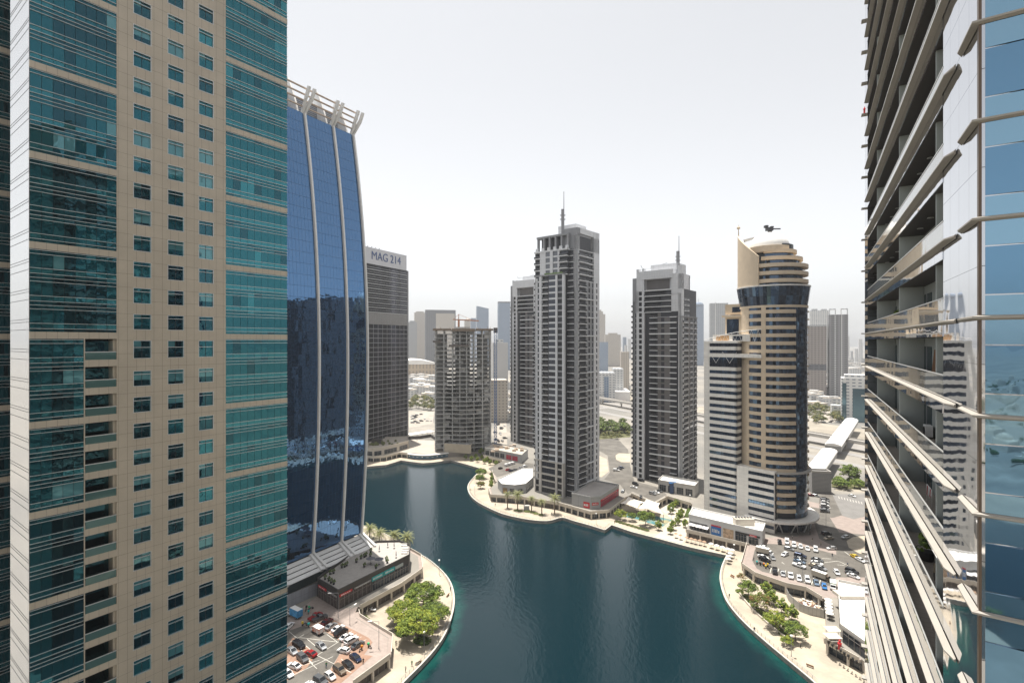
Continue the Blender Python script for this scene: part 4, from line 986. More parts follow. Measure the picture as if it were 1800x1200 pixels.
# base: ring beam, canopy disc, glass foot with slanted struts
m = MB(); m.arc(cx, cy, RR - .5, RR + 1.6, z_ring2 - .8, z_ring2, a1346, aR + .9, 20); part('ring_beam', m, concrete, root)
m = MB(); m.arc(cx, cy, RR - 2, RR + 5.0, z_can - 4.2, z_can - 3.3, a1346 - .5, aR + 1.2, 40); part('canopy', m, tt_white, root)
m = facets(a1338, aR + .8, RR - .3, RR - .3, ZD, z_can - 4, 26, 3, lambda: RN.choice((0, 1, 1))); part('lobby_glazing', m, tt_glass, root)
for i in range(8):
    a = a1346 + (aR + .3 - a1346) * i / 8; b = a + .12 * (1 if i % 2 else -1)
    m = MB(); m.tube((cx + (RR + .9) * math.cos(a), cy + (RR + .9) * math.sin(a), ZD), (cx + (RR + 2.2) * math.cos(b), cy + (RR + 2.2) * math.sin(b), z_can - 4.2), .3, 6); part('strut', m, alu, root)
# ================================================================== arcades, shops and decks round the lake
def area(P): return sum(P[i][0] * P[(i + 1) % len(P)][1] - P[(i + 1) % len(P)][0] * P[i][1] for i in range(len(P))) / 2
HS = 1 if area(hole) > 0 else -1         # which side of the deck edge the lake lies on
def offs(P, d):
    out = []
    for i, p in enumerate(P):
        ns = []
        for a, b in ((i - 1, i), (i, i + 1)):
            if 0 <= a and b < len(P):
                dx, dy = P[b][0] - P[a][0], P[b][1] - P[a][1]; l = math.hypot(dx, dy) or 1; ns.append((-dy / l * HS, dx / l * HS))
        nx_, ny_ = (sum(n[0] for n in ns) / len(ns), sum(n[1] for n in ns) / len(ns)); l2 = max(nx_ * nx_ + ny_ * ny_, .35)
        out.append((p[0] + nx_ / l2 * d, p[1] + ny_ / l2 * d))
    return out
def along(P, step, a0=0.0):
    acc = a0; out = []
    for a, b in zip(P, P[1:]):
        l = math.hypot(b[0] - a[0], b[1] - a[1])
        while acc <= l:
            t = acc / l if l else 0; out.append((a[0] + (b[0] - a[0]) * t, a[1] + (b[1] - a[1]) * t, math.atan2(b[1] - a[1], b[0] - a[0]))); acc += step
        acc -= l
    return out
m_deck = mat('deck_paving', (.31, .255, .225), .85, var=.14, scale=.5, grid=((.5, .86), 1.2, 0, 0, 0, .03, (.25, .21, .185)))
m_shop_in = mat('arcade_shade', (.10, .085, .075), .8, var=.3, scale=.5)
m_mull = plain('shop_mullion', (.25, .23, .21), .5, .3)
def arcade(label, pts, step=6.0, columns=True, rail=False, z1=ZD, over=1.3, name='arcade', group=None):
    c = pts[len(pts) // 2]; root = thing(name, label, 'arcade', (*c, ZP), group)
    o1 = offs(pts, over); o2 = offs(pts, over - .3)
    m = MB(); m.prism(pts + o1[::-1], z1 - .75, z1 + .03, 0, 1, True); part('walkway_slab', m, [cream, m_deck], root)
    m = MB()
    for a, b in zip(o1, o1[1:]): m.bar((*a, z1 + .5), (*b, z1 + .5), .22, 1.0)
    part('parapet', m, cream, root)
    m = MB()
    bk = offs(pts, .12)
    for a, b in zip(bk, bk[1:]): m.quad((*a, ZP), (*b, ZP), (*b, z1 - .76), (*a, z1 - .76), 0)
    for x, y, a in along(offs(pts, .22), 2.4, .9): m.box(-.07 + x, .07 + x, -.07 - y, .07 - y, ZP, z1 - .76, 1)
    for a, b in zip(bk, bk[1:]): m.bar((*a, z1 - 1.35), (*b, z1 - 1.35), .3, .16, 1)
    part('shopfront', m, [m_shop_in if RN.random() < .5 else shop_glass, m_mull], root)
    if columns:
        for x, y, a in along(o2, step, 1.0):
            m = MB(); f = Fr((x, y), (math.cos(a), math.sin(a))); m.box(-.32, .32, -.32, .32, ZP, z1 - .75, fr=f); part('column', m, cream, root)
    return root
arcade('low arcade under the left car park deck, beside the promenade trees', dl[0:2], 6.5)
arcade('deck wall beside the round stair, left car park', dl[1:6], 7, columns=False)
arcade('long arcade under the walkway of the black shop', dl[6:9], 7)
arcade('short end of the walkway east of the black shop terrace', dl[8:11], 6)
arcade('curved two level arcade at the foot of the sign tower', df[0:5], 5.5)
arcade('arcade below the shop with red windows, far shore', df[12:14], 5)
arcade('arcade below the small car park behind the white roofed pavilion', df[14:16], 5)
arcade('curved arcade under the white roofed pavilion', df[16:19], 6)
arcade('arcade in front of the tallest grey tower', df[18:20], 6.5)
arcade('arcade round the corner of the pavilion with red signs', df[19:23], 4.5)
arcade('deck wall beside the shade sails', df[23:26], 6)
arcade('arcade below the shop next to the blue lift, grey tower on the right', df[25:27], 5)
arcade('arcade with cafe tables below the long white shop', df[27:29], 6.2)
arcade('deck corner wall beside the long white shop', df[28:30], 7)
arcade('arcade with red shop signs under the right car park', df[29:34], 6.5)
arcade('arcade under the bicycle terrace, bottom right', df[34:36], 6.5)
red_sign = plain('sign_red', (.55, .03, .035), .5); teal_sign = plain('sign_teal', (.02, .36, .36), .5); blue_sign = plain('sign_blue_bright', (.03, .16, .42), .5); sign_white = plain('sign_pale', (.7, .7, .68), .5)
# ------------------------------------------------------------------ curved billboard wall on the far shore
root = thing('billboard_wall', 'curved blue billboard wall with a white rim, below the far plaza', 'billboard', (*df[7], ZP))
bp_ = df[4:10]; m = MB(); o1 = offs(bp_, .4)
for a, b in zip(o1, o1[1:]): m.bar((*a, ZP + 1.9), (*b, ZP + 1.9), .3, 2.9)
part('screen', m, mat('billboard_blue', (.045, .12, .19), .4, var=.35, scale=.08), root)
m = MB(); o2 = offs(bp_, .9)
for a, b in zip(o2, o2[1:]): m.bar((*a, ZD + .1), (*b, ZD + .1), 2.4, .7)
part('rim', m, white_paint, root)
m = MB()
for i, (x, y, a) in enumerate(along(offs(bp_, .62), 4.3, 1.5)):
    f = Fr((x, y), (math.cos(a), math.sin(a))); w_ = 1.8 if i % 3 else .9; m.box(-w_ / 2, w_ / 2, -.03, .03, ZP + 1.7, ZP + (2.0 if i % 3 else 2.6), fr=f)
part('lettering', m, sign_white, root)
# ------------------------------------------------------------------ shop blocks
def block(name, label, roof_px, zt, wall_m, roof_m, z0=ZD, cat='building', par=.8, xy=None):
    P = xy or GP(roof_px, zt); c = (sum(p[0] for p in P) / len(P), sum(p[1] for p in P) / len(P))
    root = thing(name, label, cat, (*c, z0))
    m = MB(); m.prism(P, z0, zt - par, 0, 1)
    n = len(P)
    part('body', m, [wall_m, roof_m], root)
    m = MB()
    for i in range(n):
        a, b = P[i], P[(i + 1) % n]; m.bar((*a, zt - par / 2 + .05), (*b, zt - par / 2 + .05), .34, par + .1)
    part('roof_parapet', m, wall_m, root)
    return root, P
def face_fr(P, i, out):
    """frame along polygon edge i whose outward normal points towards the camera side"""
    a, b = P[i], P[(i + 1) % len(P)]
    f = Fr(a, (b[0] - a[0], b[1] - a[1])); c = (sum(p[0] for p in P) / len(P), sum(p[1] for p in P) / len(P))
    if (a[0] - c[0]) * f.n[0] + (a[1] - c[1]) * f.n[1] < 0: f = Fr(b, (a[0] - b[0], a[1] - b[1]))
    return f, math.hypot(b[0] - a[0], b[1] - a[1])
def shop(root, fr, a, b, z0, z1, m=None, name='shop_window', bays=3, out=.08):
    k = MB(); k.box(a, b, 0, out, z0, z1, 0, fr=fr)
    for i in range(bays + 1): x = a + (b - a) * i / bays; k.box(x - .08, x + .08, out, out + .08, z0, z1, 1, fr=fr)
    k.box(a, b, out, out + .07, z0 + (z1 - z0) * .72, z0 + (z1 - z0) * .72 + .12, 1, fr=fr)
    part(name, k, [m or shop_glass, m_mull], root)
def sign(root, fr, a, b, z0, z1, m, out=.22, strokes=0, name='sign', sm=None):
    k = MB(); k.box(a, b, 0, out, z0, z1, 0, fr=fr); p = part(name, k, m, root); p['_w'] = 0
    if strokes:
        k = MB(); w_ = (b - a) * .8 / strokes; x = a + (b - a) * .1
        for i in range(strokes): k.box(x, x + w_ * RN.uniform(.45, .75), out, out + .04, z0 + (z1 - z0) * .3, z0 + (z1 - z0) * RN.uniform(.6, .75), fr=fr); x += w_
        put('lettering', k.mesh('lettering', [sm or sign_white]), p)
m_black = mat('black_cladding', (.045, .04, .038), .5, var=.15); m_roofpave = mat('terrace_paving', (.36, .335, .31), .85, var=.12, scale=.6, grid=((.52, .85), 1.0, 0, 0, 0, .02, (.45, .43, .4)))
root, P = block('shop', 'black clad shop with a roof terrace and teal signs, beside the blue tower', [(594.5, 1036), (719, 974), (721, 957), (702, 949), (664, 950), (640, 956), (600, 985), (558, 1015)], 12.2, m_black, m_roofpave)
f, L = face_fr(P, 0, 1)
shop(root, f, .5, L * .42, ZD + .2, ZD + 4.2, mat('printed_panel', (.07, .055, .05), .4, var=.9, scale=1.1), bays=7)
shop(root, f, L * .44, L * .60, ZD + .2, ZD + 3.4, bays=4); shop(root, f, L * .61, L * .76, ZD + .2, ZD + 3.4, bays=4); shop(root, f, L * .77, L - .6, ZD + .2, ZD + 3.4, bays=5)
sign(root, f, .5, L * .17, ZD + 4.2, ZD + 5.0, red_sign, strokes=5); sign(root, f, L * .2, L * .42, ZD + 4.25, ZD + 4.8, plain('sign_grey', (.3, .28, .27), .5), strokes=9)
sign(root, f, L * .435, L * .60, ZD + 3.7, ZD + 5.3, teal_sign, strokes=8); sign(root, f, L * .61, L * .765, ZD + 3.7, ZD + 5.3, teal_sign, strokes=8); sign(root, f, L * .775, L * .90, ZD + 3.8, ZD + 5.0, plain('sign_sage', (.36, .40, .38), .5))
f, L = face_fr(P, 7, 1)
shop(root, f, 1, L * .45, ZD + .2, ZD + 3.8, MATS['printed_panel'], bays=3); shop(root, f, L * .52, L - .8, ZD + .2, ZD + 3.8, MATS['printed_panel'], bays=3); sign(root, f, 1, L * .45, ZD + 4, ZD + 4.8, red_sign, strokes=4); sign(root, f, L * .52, L - .8, ZD + 4, ZD + 4.5, MATS['sign_grey'])
shopP = P
a, b = G(500, 1070, ZD), G(558, 1045, ZD)
hr = thing('hoarding', 'plain grey panel hoarding at the back of the left car park', 'hoarding', (*a, ZD)); m = MB(); hf_ = Fr(a, (b[0] - a[0], b[1] - a[1])); Lh = math.hypot(b[0] - a[0], b[1] - a[1])
m.box(0, Lh, -.1, .05, ZD, ZD + 4.6, fr=hf_); part('panel', m, mat('hoarding_grey', (.32, .33, .36), .5, .2, var=.06, grid=(hf_.d, 1.6, 0, 2.3, 5.2, .04, (.18, .18, .2))), hr)
m = MB()
for i in range(int(Lh / 3.2) + 1): m.box(i * 3.2 - .06, i * 3.2 + .06, .05, .12, ZD, ZD + 4.7, fr=hf_)
part('post', m, grey_metal, hr)
pale_wall = mat('pale_wall', (.47, .455, .43), .75, var=.07, scale=.3, grid=((.7, .7), 2.2, 0, 1.4, 5.2, .025, (.36, .35, .33)))
grey_wall = mat('grey_wall', (.36, .36, .35), .75, var=.06, scale=.3, grid=((.7, .7), 2.4, 0, 1.2, 5.2, .025, (.28, .28, .28)))
roof_grey = mat('roof_grey', (.34, .315, .295), .85, var=.12, scale=.2); roof_sand = mat('roof_sand', (.42, .375, .32), .85, var=.15, scale=.3)
# curved two storey shop under the sign tower
root, P = block('shop', 'cream curved two storey shop with a planted roof, under the sign tower', [(640, 786), (656, 787.5), (672, 785.5), (700, 779), (718, 774), (716, 766), (640, 770)], 12.2, cream, roof_sand)
for i in range(0, 4):
    f, L = face_fr(P, i, 1); shop(root, f, L * .12, L * .9, ZD + .6, ZD + 4.2, bays=max(2, int(L / 4)))
m = MB(); q = G(663, 777, 12.2); m.box(q[0] - 4, q[0] + 4, -q[1] - 3, -q[1] + 3, 11.4, 15, 0); part('roof_hut', m, m_black, root)
m = MB()
for i in range(26): q = G(RN.uniform(650, 700), RN.uniform(774, 782), 12.2); m.ball((*q, 12), 1.2, 1.2, .8 + RN.random(), 6, 4)
part('roof_plants', m, mat('roof_shrub', (.12, .13, .05), .9, var=.4), root)
# plaza above the billboard, low beige block
root, P = block('site_office', 'low beige block with equipment on its roof, at the foot of the unfinished tower', [(781, 779), (828, 782), (829, 774), (784, 769)], 12.5, mat('beige_block', (.50, .43, .33), .8, var=.08), roof_grey)
m = MB()
for i in range(12): q = G(RN.uniform(788, 824), RN.uniform(772, 780), 12.5); m.box(q[0] - 1.2, q[0] + 1.2, -q[1] - 1, -q[1] + 1, 11.7, 12.3 + RN.random())
part('roof_unit', m, plain('unit_grey', (.5, .5, .5), .6), root)
root, P = block('shop', 'flat roofed shop with red windows beside the half hidden grey tower', [(852, 786), (917, 799), (928, 789), (866, 777)], 12.0, grey_wall, roof_sand)
f, L = face_fr(P, 0, 1)
for i in range(4): shop(root, f, L * (.02 + .14 * i), L * (.13 + .14 * i), ZD + 1, ZD + 4.6, bays=2)
for i in range(2): shop(root, f, L * (.60 + .16 * i), L * (.74 + .16 * i), ZD + 1, ZD + 4.6, mat('red_window', (.38, .02, .05), .4, var=.1), bays=2)
m = MB()
for i in range(14): q = G(RN.uniform(862, 918), RN.uniform(782, 793), 12.0); m.box(q[0] - 1.5, q[0] + 1.5, -q[1] - 1, -q[1] + 1, 11.2, 12 + RN.random())
part('roof_unit', m, mat('roof_clutter', (.45, .36, .28), .8, var=.5, scale=.3), root)
root, P = block('pavilion', 'grey pavilion with a bright white roof, left foot of the tallest tower', [(875, 842), (882, 850), (905, 852), (924, 849.5), (936, 839), (936, 822), (919, 822)], 11.0, grey_wall, roof_white, par=.5)
f, L = face_fr(P, 1, 1); shop(root, f, L * .1, L * .42, ZD + .3, ZD + 3.4, mat('lit_shop', (.30, .18, .06), .5, var=.8, scale=.8), bays=2); shop(root, f, L * .62, L * .95, ZD + .3, ZD + 3.2, bays=2)
f, L = face_fr(P, 2, 1); shop(root, f, L * .3, L * .7, ZD + .6, ZD + 2.8, bays=2); f, L = face_fr(P, 3, 1); shop(root, f, L * .1, L * .35, ZD + .6, ZD + 2.8, bays=1); shop(root, f, L * .5, L * .75, ZD + .6, ZD + 2.8, bays=1)
root, P = block('pavilion', 'grey pavilion with red signs and red shopfront, right foot of the tallest tower', [(1005, 866), (1039, 873), (1055, 871.5), (1088, 851), (1044, 843)], 12.2, grey_wall, roof_grey)
f, L = face_fr(P, 0, 1); sign(root, f, L * .62, L * .93, ZD + .3, ZD + 3.6, red_sign, strokes=3)
f, L = face_fr(P, 1, 1); sign(root, f, L * .1, L * .8, ZD + 2.2, ZD + 3.6, red_sign, strokes=4)
f, L = face_fr(P, 2, 1); shop(root, f, .5, L - 1, ZD + .4, ZD + 3.8, MATS['red_window'], bays=9); sign(root, f, .5, L - 1, ZD + 3.8, ZD + 4.6, red_sign, strokes=12)
root, P = block('shop', 'pale two storey shop beside the blue lift, foot of the right grey tower', [(1157, 842.5), (1221, 853), (1228, 845), (1166, 834)], 12.4, pale_wall, roof_white)
f, L = face_fr(P, 0, 1)
for i in range(4): shop(root, f, L * (.04 + .24 * i), L * (.22 + .24 * i), ZD + .4, ZD + 4.4, bays=3)
q = G(1182, 876, ZP); lt = thing('lift_shaft', 'small dark blue glass lift shaft beside the pale shop', 'lift', (*q, ZP)); m = MB(); m.box(q[0] - 2.2, q[0] + 2.2, -q[1] - 2, -q[1] + 2, ZP, 11.5); part('glass_shaft', m, glass('lift_glass', (.03, .06, .14), .6, .05, .01), lt)
m = MB(); m.box(q[0] - 2.4, q[0] + 2.4, -q[1] - 2.2, -q[1] + 2.2, 11.5, 11.9); part('cap', m, blue_sign, lt)
root, P = block('shop', 'long white shop with awnings, a blue sign and posters, beside the tan tower', [(1211, 903), (1340, 933), (1345, 919), (1218, 891)], 12.6, mat('white_shop', (.58, .575, .56), .7, var=.05, scale=.3), roof_white)
f, L = face_fr(P, 0, 1)
shop(root, f, L * .02, L * .27, ZD + 2.6, ZD + 4.0, bays=5); shop(root, f, L * .02, L * .30, ZD + .2, ZD + 2.4, bays=6)
for i in range(3):
    m = MB(); a0, a1 = L * (.02 + .095 * i), L * (.105 + .095 * i); m.add([f.p(a0, .1, ZD + 3.3), f.p(a1, .1, ZD + 3.3), f.p(a1, 2.2, ZD + 2.6), f.p(a0, 2.2, ZD + 2.6), f.p(a0, .1, ZD + 3.2), f.p(a1, .1, ZD + 3.2), f.p(a1, 2.2, ZD + 2.5), f.p(a0, 2.2, ZD + 2.5)], [(0, 1, 2, 3), (7, 6, 5, 4), (3, 2, 6, 7), (0, 3, 7, 4), (1, 5, 6, 2)]); part('awning', m, white_paint, root)
sign(root, f, L * .325, L * .46, ZD + .2, ZD + 4.3, blue_sign, strokes=5); sign(root, f, L * .325, L * .46, ZD + 4.3, ZD + 4.9, red_sign)
sign(root, f, L * .49, L * .63, ZD + .2, ZD + 4.6, mat('tan_poster', (.50, .36, .24), .6, var=.6, scale=.8), name='poster')
shop(root, f, L * .655, L * .80, ZD + .2, ZD + 3.6, bays=4); shop(root, f, L * .83, L * .95, ZD + .2, ZD + 3.4, bays=3); sign(root, f, L * .655, L * .97, ZD + 3.7, ZD + 4.6, m_black, strokes=0); sign(root, f, L * .84, L * .93, ZD + 3.8, ZD + 4.5, red_sign, out=.4, strokes=5)
q = G(1307, 917, 13); m = MB(); m.box(q[0] - 4.5, q[0] + 4.5, -q[1] - 2, -q[1] + 2, 11.8, 15); part('roof_plant_room', m, cream, root)
m = MB()
for i in range(6): m.cyl(q[0] - 3.6 + 1.4 * i, q[1], 15, 15.8, .55, n=10)
part('roof_fan', m, grey_metal, root)
root, P = block('shop', 'white flat roofed shop with an awning and dark front, partly behind the near tower', [(1473, 1018), (1562, 1036), (1575, 1165), (1478, 1096)], 10.6, pale_wall, roof_white)
f, L = face_fr(P, 3, 1); shop(root, f, 1, L * .85, ZD + .2, ZD + 3.4, bays=8); f, L = face_fr(P, 2, 1); shop(root, f, 1, L - 1, ZD + .2, ZD + 4.0, bays=8)
f, L = face_fr(P, 0, 1)
for i, mm in enumerate((white_paint, blue_sign, red_sign, white_paint)):
    m = MB(); a0, a1 = L * (.0 + .14 * i), L * (.14 + .14 * i); m.add([f.p(a0, .3, 10.9), f.p(a1, .3, 10.9), f.p(a1, 2.6, 9.9), f.p(a0, 2.6, 9.9), f.p(a0, .3, 10.8), f.p(a1, .3, 10.8), f.p(a1, 2.6, 9.8), f.p(a0, 2.6, 9.8)], [(0, 1, 2, 3), (7, 6, 5, 4), (3, 2, 6, 7)]); part('awning', m, mm, root)
m = MB(); q = G(1500, 1045, 10.2); m.box(q[0] - 6, q[0] + 6, -q[1] - 2.5, -q[1] + 2.5, 9.9, 10.9); part('roof_curb', m, cream, root)
q = G(1476, 1140, ZD); hyd = thing('hydrant_ornament', 'red bottle shaped ornament with a round top, in front of the dark shopfront', 'ornament', (*q, ZD)); m = MB(); m.cyl(*q, ZD, ZD + 1.7, .55, .5, 12); m.cyl(*q, ZD + 1.7, ZD + 2.0, .62, .5, 12); m.cyl(*q, ZD + 2.0, ZD + 2.3, .45, .2, 12); part('body', m, red_sign, hyd); m = MB(); m.ball((*q, ZD + 2.5), .36, .36, .36, 10, 6); part('knob', m, red_sign, hyd)
# ------------------------------------------------------------------ oval hoarding on the right promenade
O = GP([(1383, 1048), (1386, 1055), (1394, 1064), (1406, 1074), (1422, 1080), (1436, 1083), (1449, 1086), (1450, 1072)], ZP)
root = thing('hoarding', 'curved grey hoarding round a small building site on the right promenade', 'hoarding', (*O[3], ZP)); m = MB()
for a, b in zip(O, O[1:]): m.bar((*a, ZP + 1.5), (*b, ZP + 1.5), .12, 3.0)
part('panel', m, mat('hoarding_steel', (.36, .36, .35), .5, .3, var=.08, grid=((.9, -.3), 1.2, 0, 0, 0, .04, (.2, .2, .2))), root)
m = MB()
for x, y, a in along(O, 3.6): m.tube((x, y, ZP), (x, y, ZP + 3.15), .09, 6)
part('post', m, grey_metal, root)
m = MB(); rr = random.Random(5)
for i in range(60): q = G(rr.uniform(1400, 1440), rr.uniform(1056, 1072), ZP); s_ = rr.uniform(.3, 1.1); m.bar((q[0], q[1], ZP + .3), (q[0] + rr.uniform(-1.6, 1.6), q[1] + rr.uniform(-1.6, 1.6), ZP + .4 + s_ * .5), s_, .25, rr.randrange(3))
o = single('rubble', m, [mat('rubble_tan', (.45, .36, .26), .9), white_paint, mat('rubble_brown', (.17, .09, .06), .9)], 'heap of pale planks and rubble inside the curved hoarding', 'rubble')
o['kind'] = 'stuff'
# ------------------------------------------------------------------ shade sails and play area
mb = MB(); mb.sheet(GP([(1098, 897), (1150, 906), (1182, 913), (1165, 925), (1140, 919), (1100, 908)], ZP), ZP + .02); struct('play_surface', mb, mat('play_teal', (.05, .17, .19), .8, var=.3, scale=.25, var2=((.30, .26, .14), .12)))
def sail(label, pts, apex):
    root = thing('shade_sail', label, 'shade sail', (pts[0][0], pts[0][1], ZP)); m = MB(); n = 10; fs = []
    T = [Vector(p) for p in pts]; N_ = len(T)
    c = Vector(apex); v = [tuple(c)]; 
    ring = []
    for i in range(N_):
        a, b = T[i], T[(i + 1) % N_]
        for j in range(6): t = j / 6; p = a.lerp(b, t); p = p.lerp(c, .22 * math.sin(math.pi * t)); ring.append(p)
    K = len(ring)
    for s_ in (.33, .66, 1.0):
        for p in ring: q = c.lerp(p, s_); q.z -= .9 * math.sin(math.pi * s_) * .5; v.append(tuple(q))
    for i in range(K): fs.append((0, 1 + i, 1 + (i + 1) % K))
    for r in range(2):
        for i in range(K): fs.append((1 + r * K + i, 1 + (r + 1) * K + i, 1 + (r + 1) * K + (i + 1) % K, 1 + r * K + (i + 1) % K))
    m.add(v, fs); part('canvas', m, mat('sail_canvas', (.68, .62, .54), .85, var=.04), root)
    for p in pts:
        m = MB(); m.tube((p[0], p[1], ZP), tuple(p), .14, 6); part('pole', m, dark_metal, root)
W3 = lambda px, py, z: (*G(px, py, z), z)
sail('pale shade sail nearest the pavilion with red signs', [W3(1090, 884, 6.5), W3(1104, 872, 7.5), W3(1134, 882, 6.5), W3(1120, 893, 6)], W3(1110, 880, 8.2))
sail('tallest pale tent shaped shade sail over the teal play floor', [W3(1122, 893, 6), W3(1136, 877, 7.0), W3(1160, 884, 7), W3(1166, 904, 6)], W3(1138, 880, 9.6))
# ------------------------------------------------------------------ asphalt, markings, footways
m_asph = mat('asphalt', (.108, .10, .088), .9, var=.22, scale=.35, var2=((.145, .134, .118), .12)); m_brick = mat('bay_brick', (.275, .17, .12), .85, var=.2, scale=.6); m_line = mat('road_paint', (.62, .60, .54), .8, var=.25, scale=.8)
m_pinkpave = mat('pink_paving', (.285, .235, .21), .85, var=.14, scale=.4)
def sheet(name, px, z, m, xy=None):
    mb = MB(); mb.sheet(xy or GP(px, z), z); return struct(name, mb, m)
sheet('footway', [(490, 1150), (500, 1090), (560, 1046), (596, 1070), (629, 1066), (624, 1077), (626, 1086), (655, 1104), (682, 1121), (680, 1151), (600, 1215), (480, 1230)], ZD + .02, m_deck)
sheet('car_park', [(495, 1112), (533, 1099), (572, 1109), (601, 1128), (596, 1150), (565, 1200), (540, 1240), (480, 1250)], ZD + .04, m_asph)
sheet('parking_bay', [(536, 1098), (560, 1075), (648, 1120), (655, 1128), (640, 1150), (620, 1143), (601, 1128), (572, 1109)], ZD + .045, m_brick)
sheet('parking_bay', [(640, 1150), (655, 1152), (585, 1212), (555, 1230), (565, 1200), (590, 1162), (596, 1150), (620, 1143)], ZD + .047, m_brick)
sheet('parking_bay', [(500, 1140), (515, 1120), (530, 1128), (556, 1150), (540, 1172), (505, 1195), (492, 1170)], ZD + .048, m_brick)
sheet('footway', [(1309, 993), (1330, 1007), (1385, 1025), (1420, 1032), (1450, 1050), (1476, 1050), (1520, 1030), (1530, 905), (1420, 880), (1425, 940), (1345, 945), (1318, 957)], ZD + .02, m_pinkpave)
sheet('car_park', [(1322, 984), (1327, 965), (1350, 955), (1400, 958), (1440, 966), (1470, 974), (1470, 962), (1440, 946), (1430, 915), (1425, 890), (1450, 895), (1475, 935), (1530, 940), (1530, 1014), (1470, 1014), (1462, 1028), (1430, 1030), (1385, 1014), (1340, 1004), (1330, 998)], ZD + .04, m_asph)
sheet('traffic_island', [(1488, 950), (1500, 943), (1530, 940), (1530, 975), (1510, 972), (1492, 962)], ZD + .12, m_paving)
sheet('car_park', [(1104, 868), (1112, 863), (1150, 881), (1172, 869), (1158, 856), (1115, 845), (1108, 820), (1104, 790), (1085, 770), (1050, 762), (1050, 790), (1068, 800), (1072, 830), (1062, 842), (1090, 851)], ZD + .04, m_asph)
sheet('footway', [(1052, 800), (1066, 806), (1070, 828), (1058, 838), (1045, 838), (1045, 800)], ZD + .07, m_paving); sheet('traffic_island', [(1082, 800), (1088, 796), (1108, 797), (1108, 812), (1092, 812), (1083, 807)], ZD + .12, m_paving)
sheet('car_park', [(858, 823), (886, 809), (938, 814), (938, 829), (915, 825), (874, 838)], ZD + .04, m_asph)
sheet('plaza', [(648, 798), (718, 795), (757, 798), (787, 794), (806, 785), (780, 775), (720, 772)], ZD + .03, mat('pale_plaza', (.40, .36, .31), .85, var=.1, scale=.15))
sheet('plaza', [(1142, 884), (1217, 886), (1208, 930), (1218, 935), (1198, 955), (1150, 943), (1185, 915), (1160, 895)], ZP + .02, mat('plaza_stone', (.46, .415, .345), .85, var=.08, scale=.3))
sheet('planting_bed', [(905, 893), (925, 892), (960, 900), (975, 906), (970, 909), (940, 905), (905, 899)], ZP + .02, mat('soil_gravel', (.36, .31, .25), .95, var=.3, scale=.8))
sheet('car_park', [(1440, 870), (1463, 868), (1480, 905), (1462, 910), (1440, 900)], ZD + .05, m_asph); sheet('road', [(1460, 868), (1530, 868), (1530, 905), (1500, 912), (1478, 905)], ZD + .045, mat('road_grey', (.19, .183, .175), .9, var=.12, scale=.2))
sheet('car_park', [(718, 752), (760, 745), (764, 722), (716, 722)], ZD + .04, mat('pale_lot', (.32, .29, .25), .9, var=.2, scale=.1))
def mark(pairs, z, w=.14):
    m = MB()
    for a, b in pairs: m.bar((*a, z), (*b, z), w, .006)
    return m
c1, c2 = G(572, 1109, ZD), G(601, 1128, ZD)
prs = []
z2 = lambda x, y: G(500 + x / 7.5, 1040 + y / 7.5, ZD)
for i in range(10):
    t = i / 9; a = z2(330 + 560 * t, 400 + 330 * t); d_ = z2(330 + 560 * t + 190, 400 + 330 * t - 105); prs.append((a, d_))
for i in range(6):
    t = i / 5; a = z2(860 - 560 * t, 800 + 420 * t); b = z2(980 - 560 * t, 890 + 420 * t); prs.append((a, b))
for i in range(5): t = i / 4; prs.append((z2(100 + 330 * t * .6, 640 + 250 * t), z2(230 + 330 * t * .6, 760 + 250 * t)))
for a, b in (((60, 520), (440, 840)), ((200, 600), (700, 660)), ((420, 840), (740, 640)), ((440, 840), (880, 1060)), ((60, 1120), (640, 850)), ((130, 1000), (460, 900)), ((300, 620), (420, 720)), ((560, 560), (700, 660)), ((70, 660), (260, 560))): prs.append((z2(*a), z2(*b)))
struct('road_markings', mark(prs, ZD + .06), m_line)
z3 = lambda x, y: G(1320 + x / 9, 930 + y / 9, ZD)
prs = [(z3(1120, 460), z3(1270, 465)), (z3(1160, 525), z3(1380, 500)), (z3(1380, 500), z3(1550, 580)), (z3(1370, 560), z3(1480, 570)), (z3(1480, 350), z3(1600, 440)), (z3(495, 520), z3(530, 550)), (z3(480, 525), z3(515, 535))]
for i in range(8): prs.append((z3(300 + 110 * i, 690 + 30 * i), z3(330 + 110 * i, 590 + 30 * i)))
for i in range(9): prs.append((G(1474 + i * 5, 872 + i * 1.2, ZD), G(1475.5 + i * 5, 876 + i * 1.2, ZD)))
struct('road_markings', mark(prs, ZD + .06, .22), m_line)
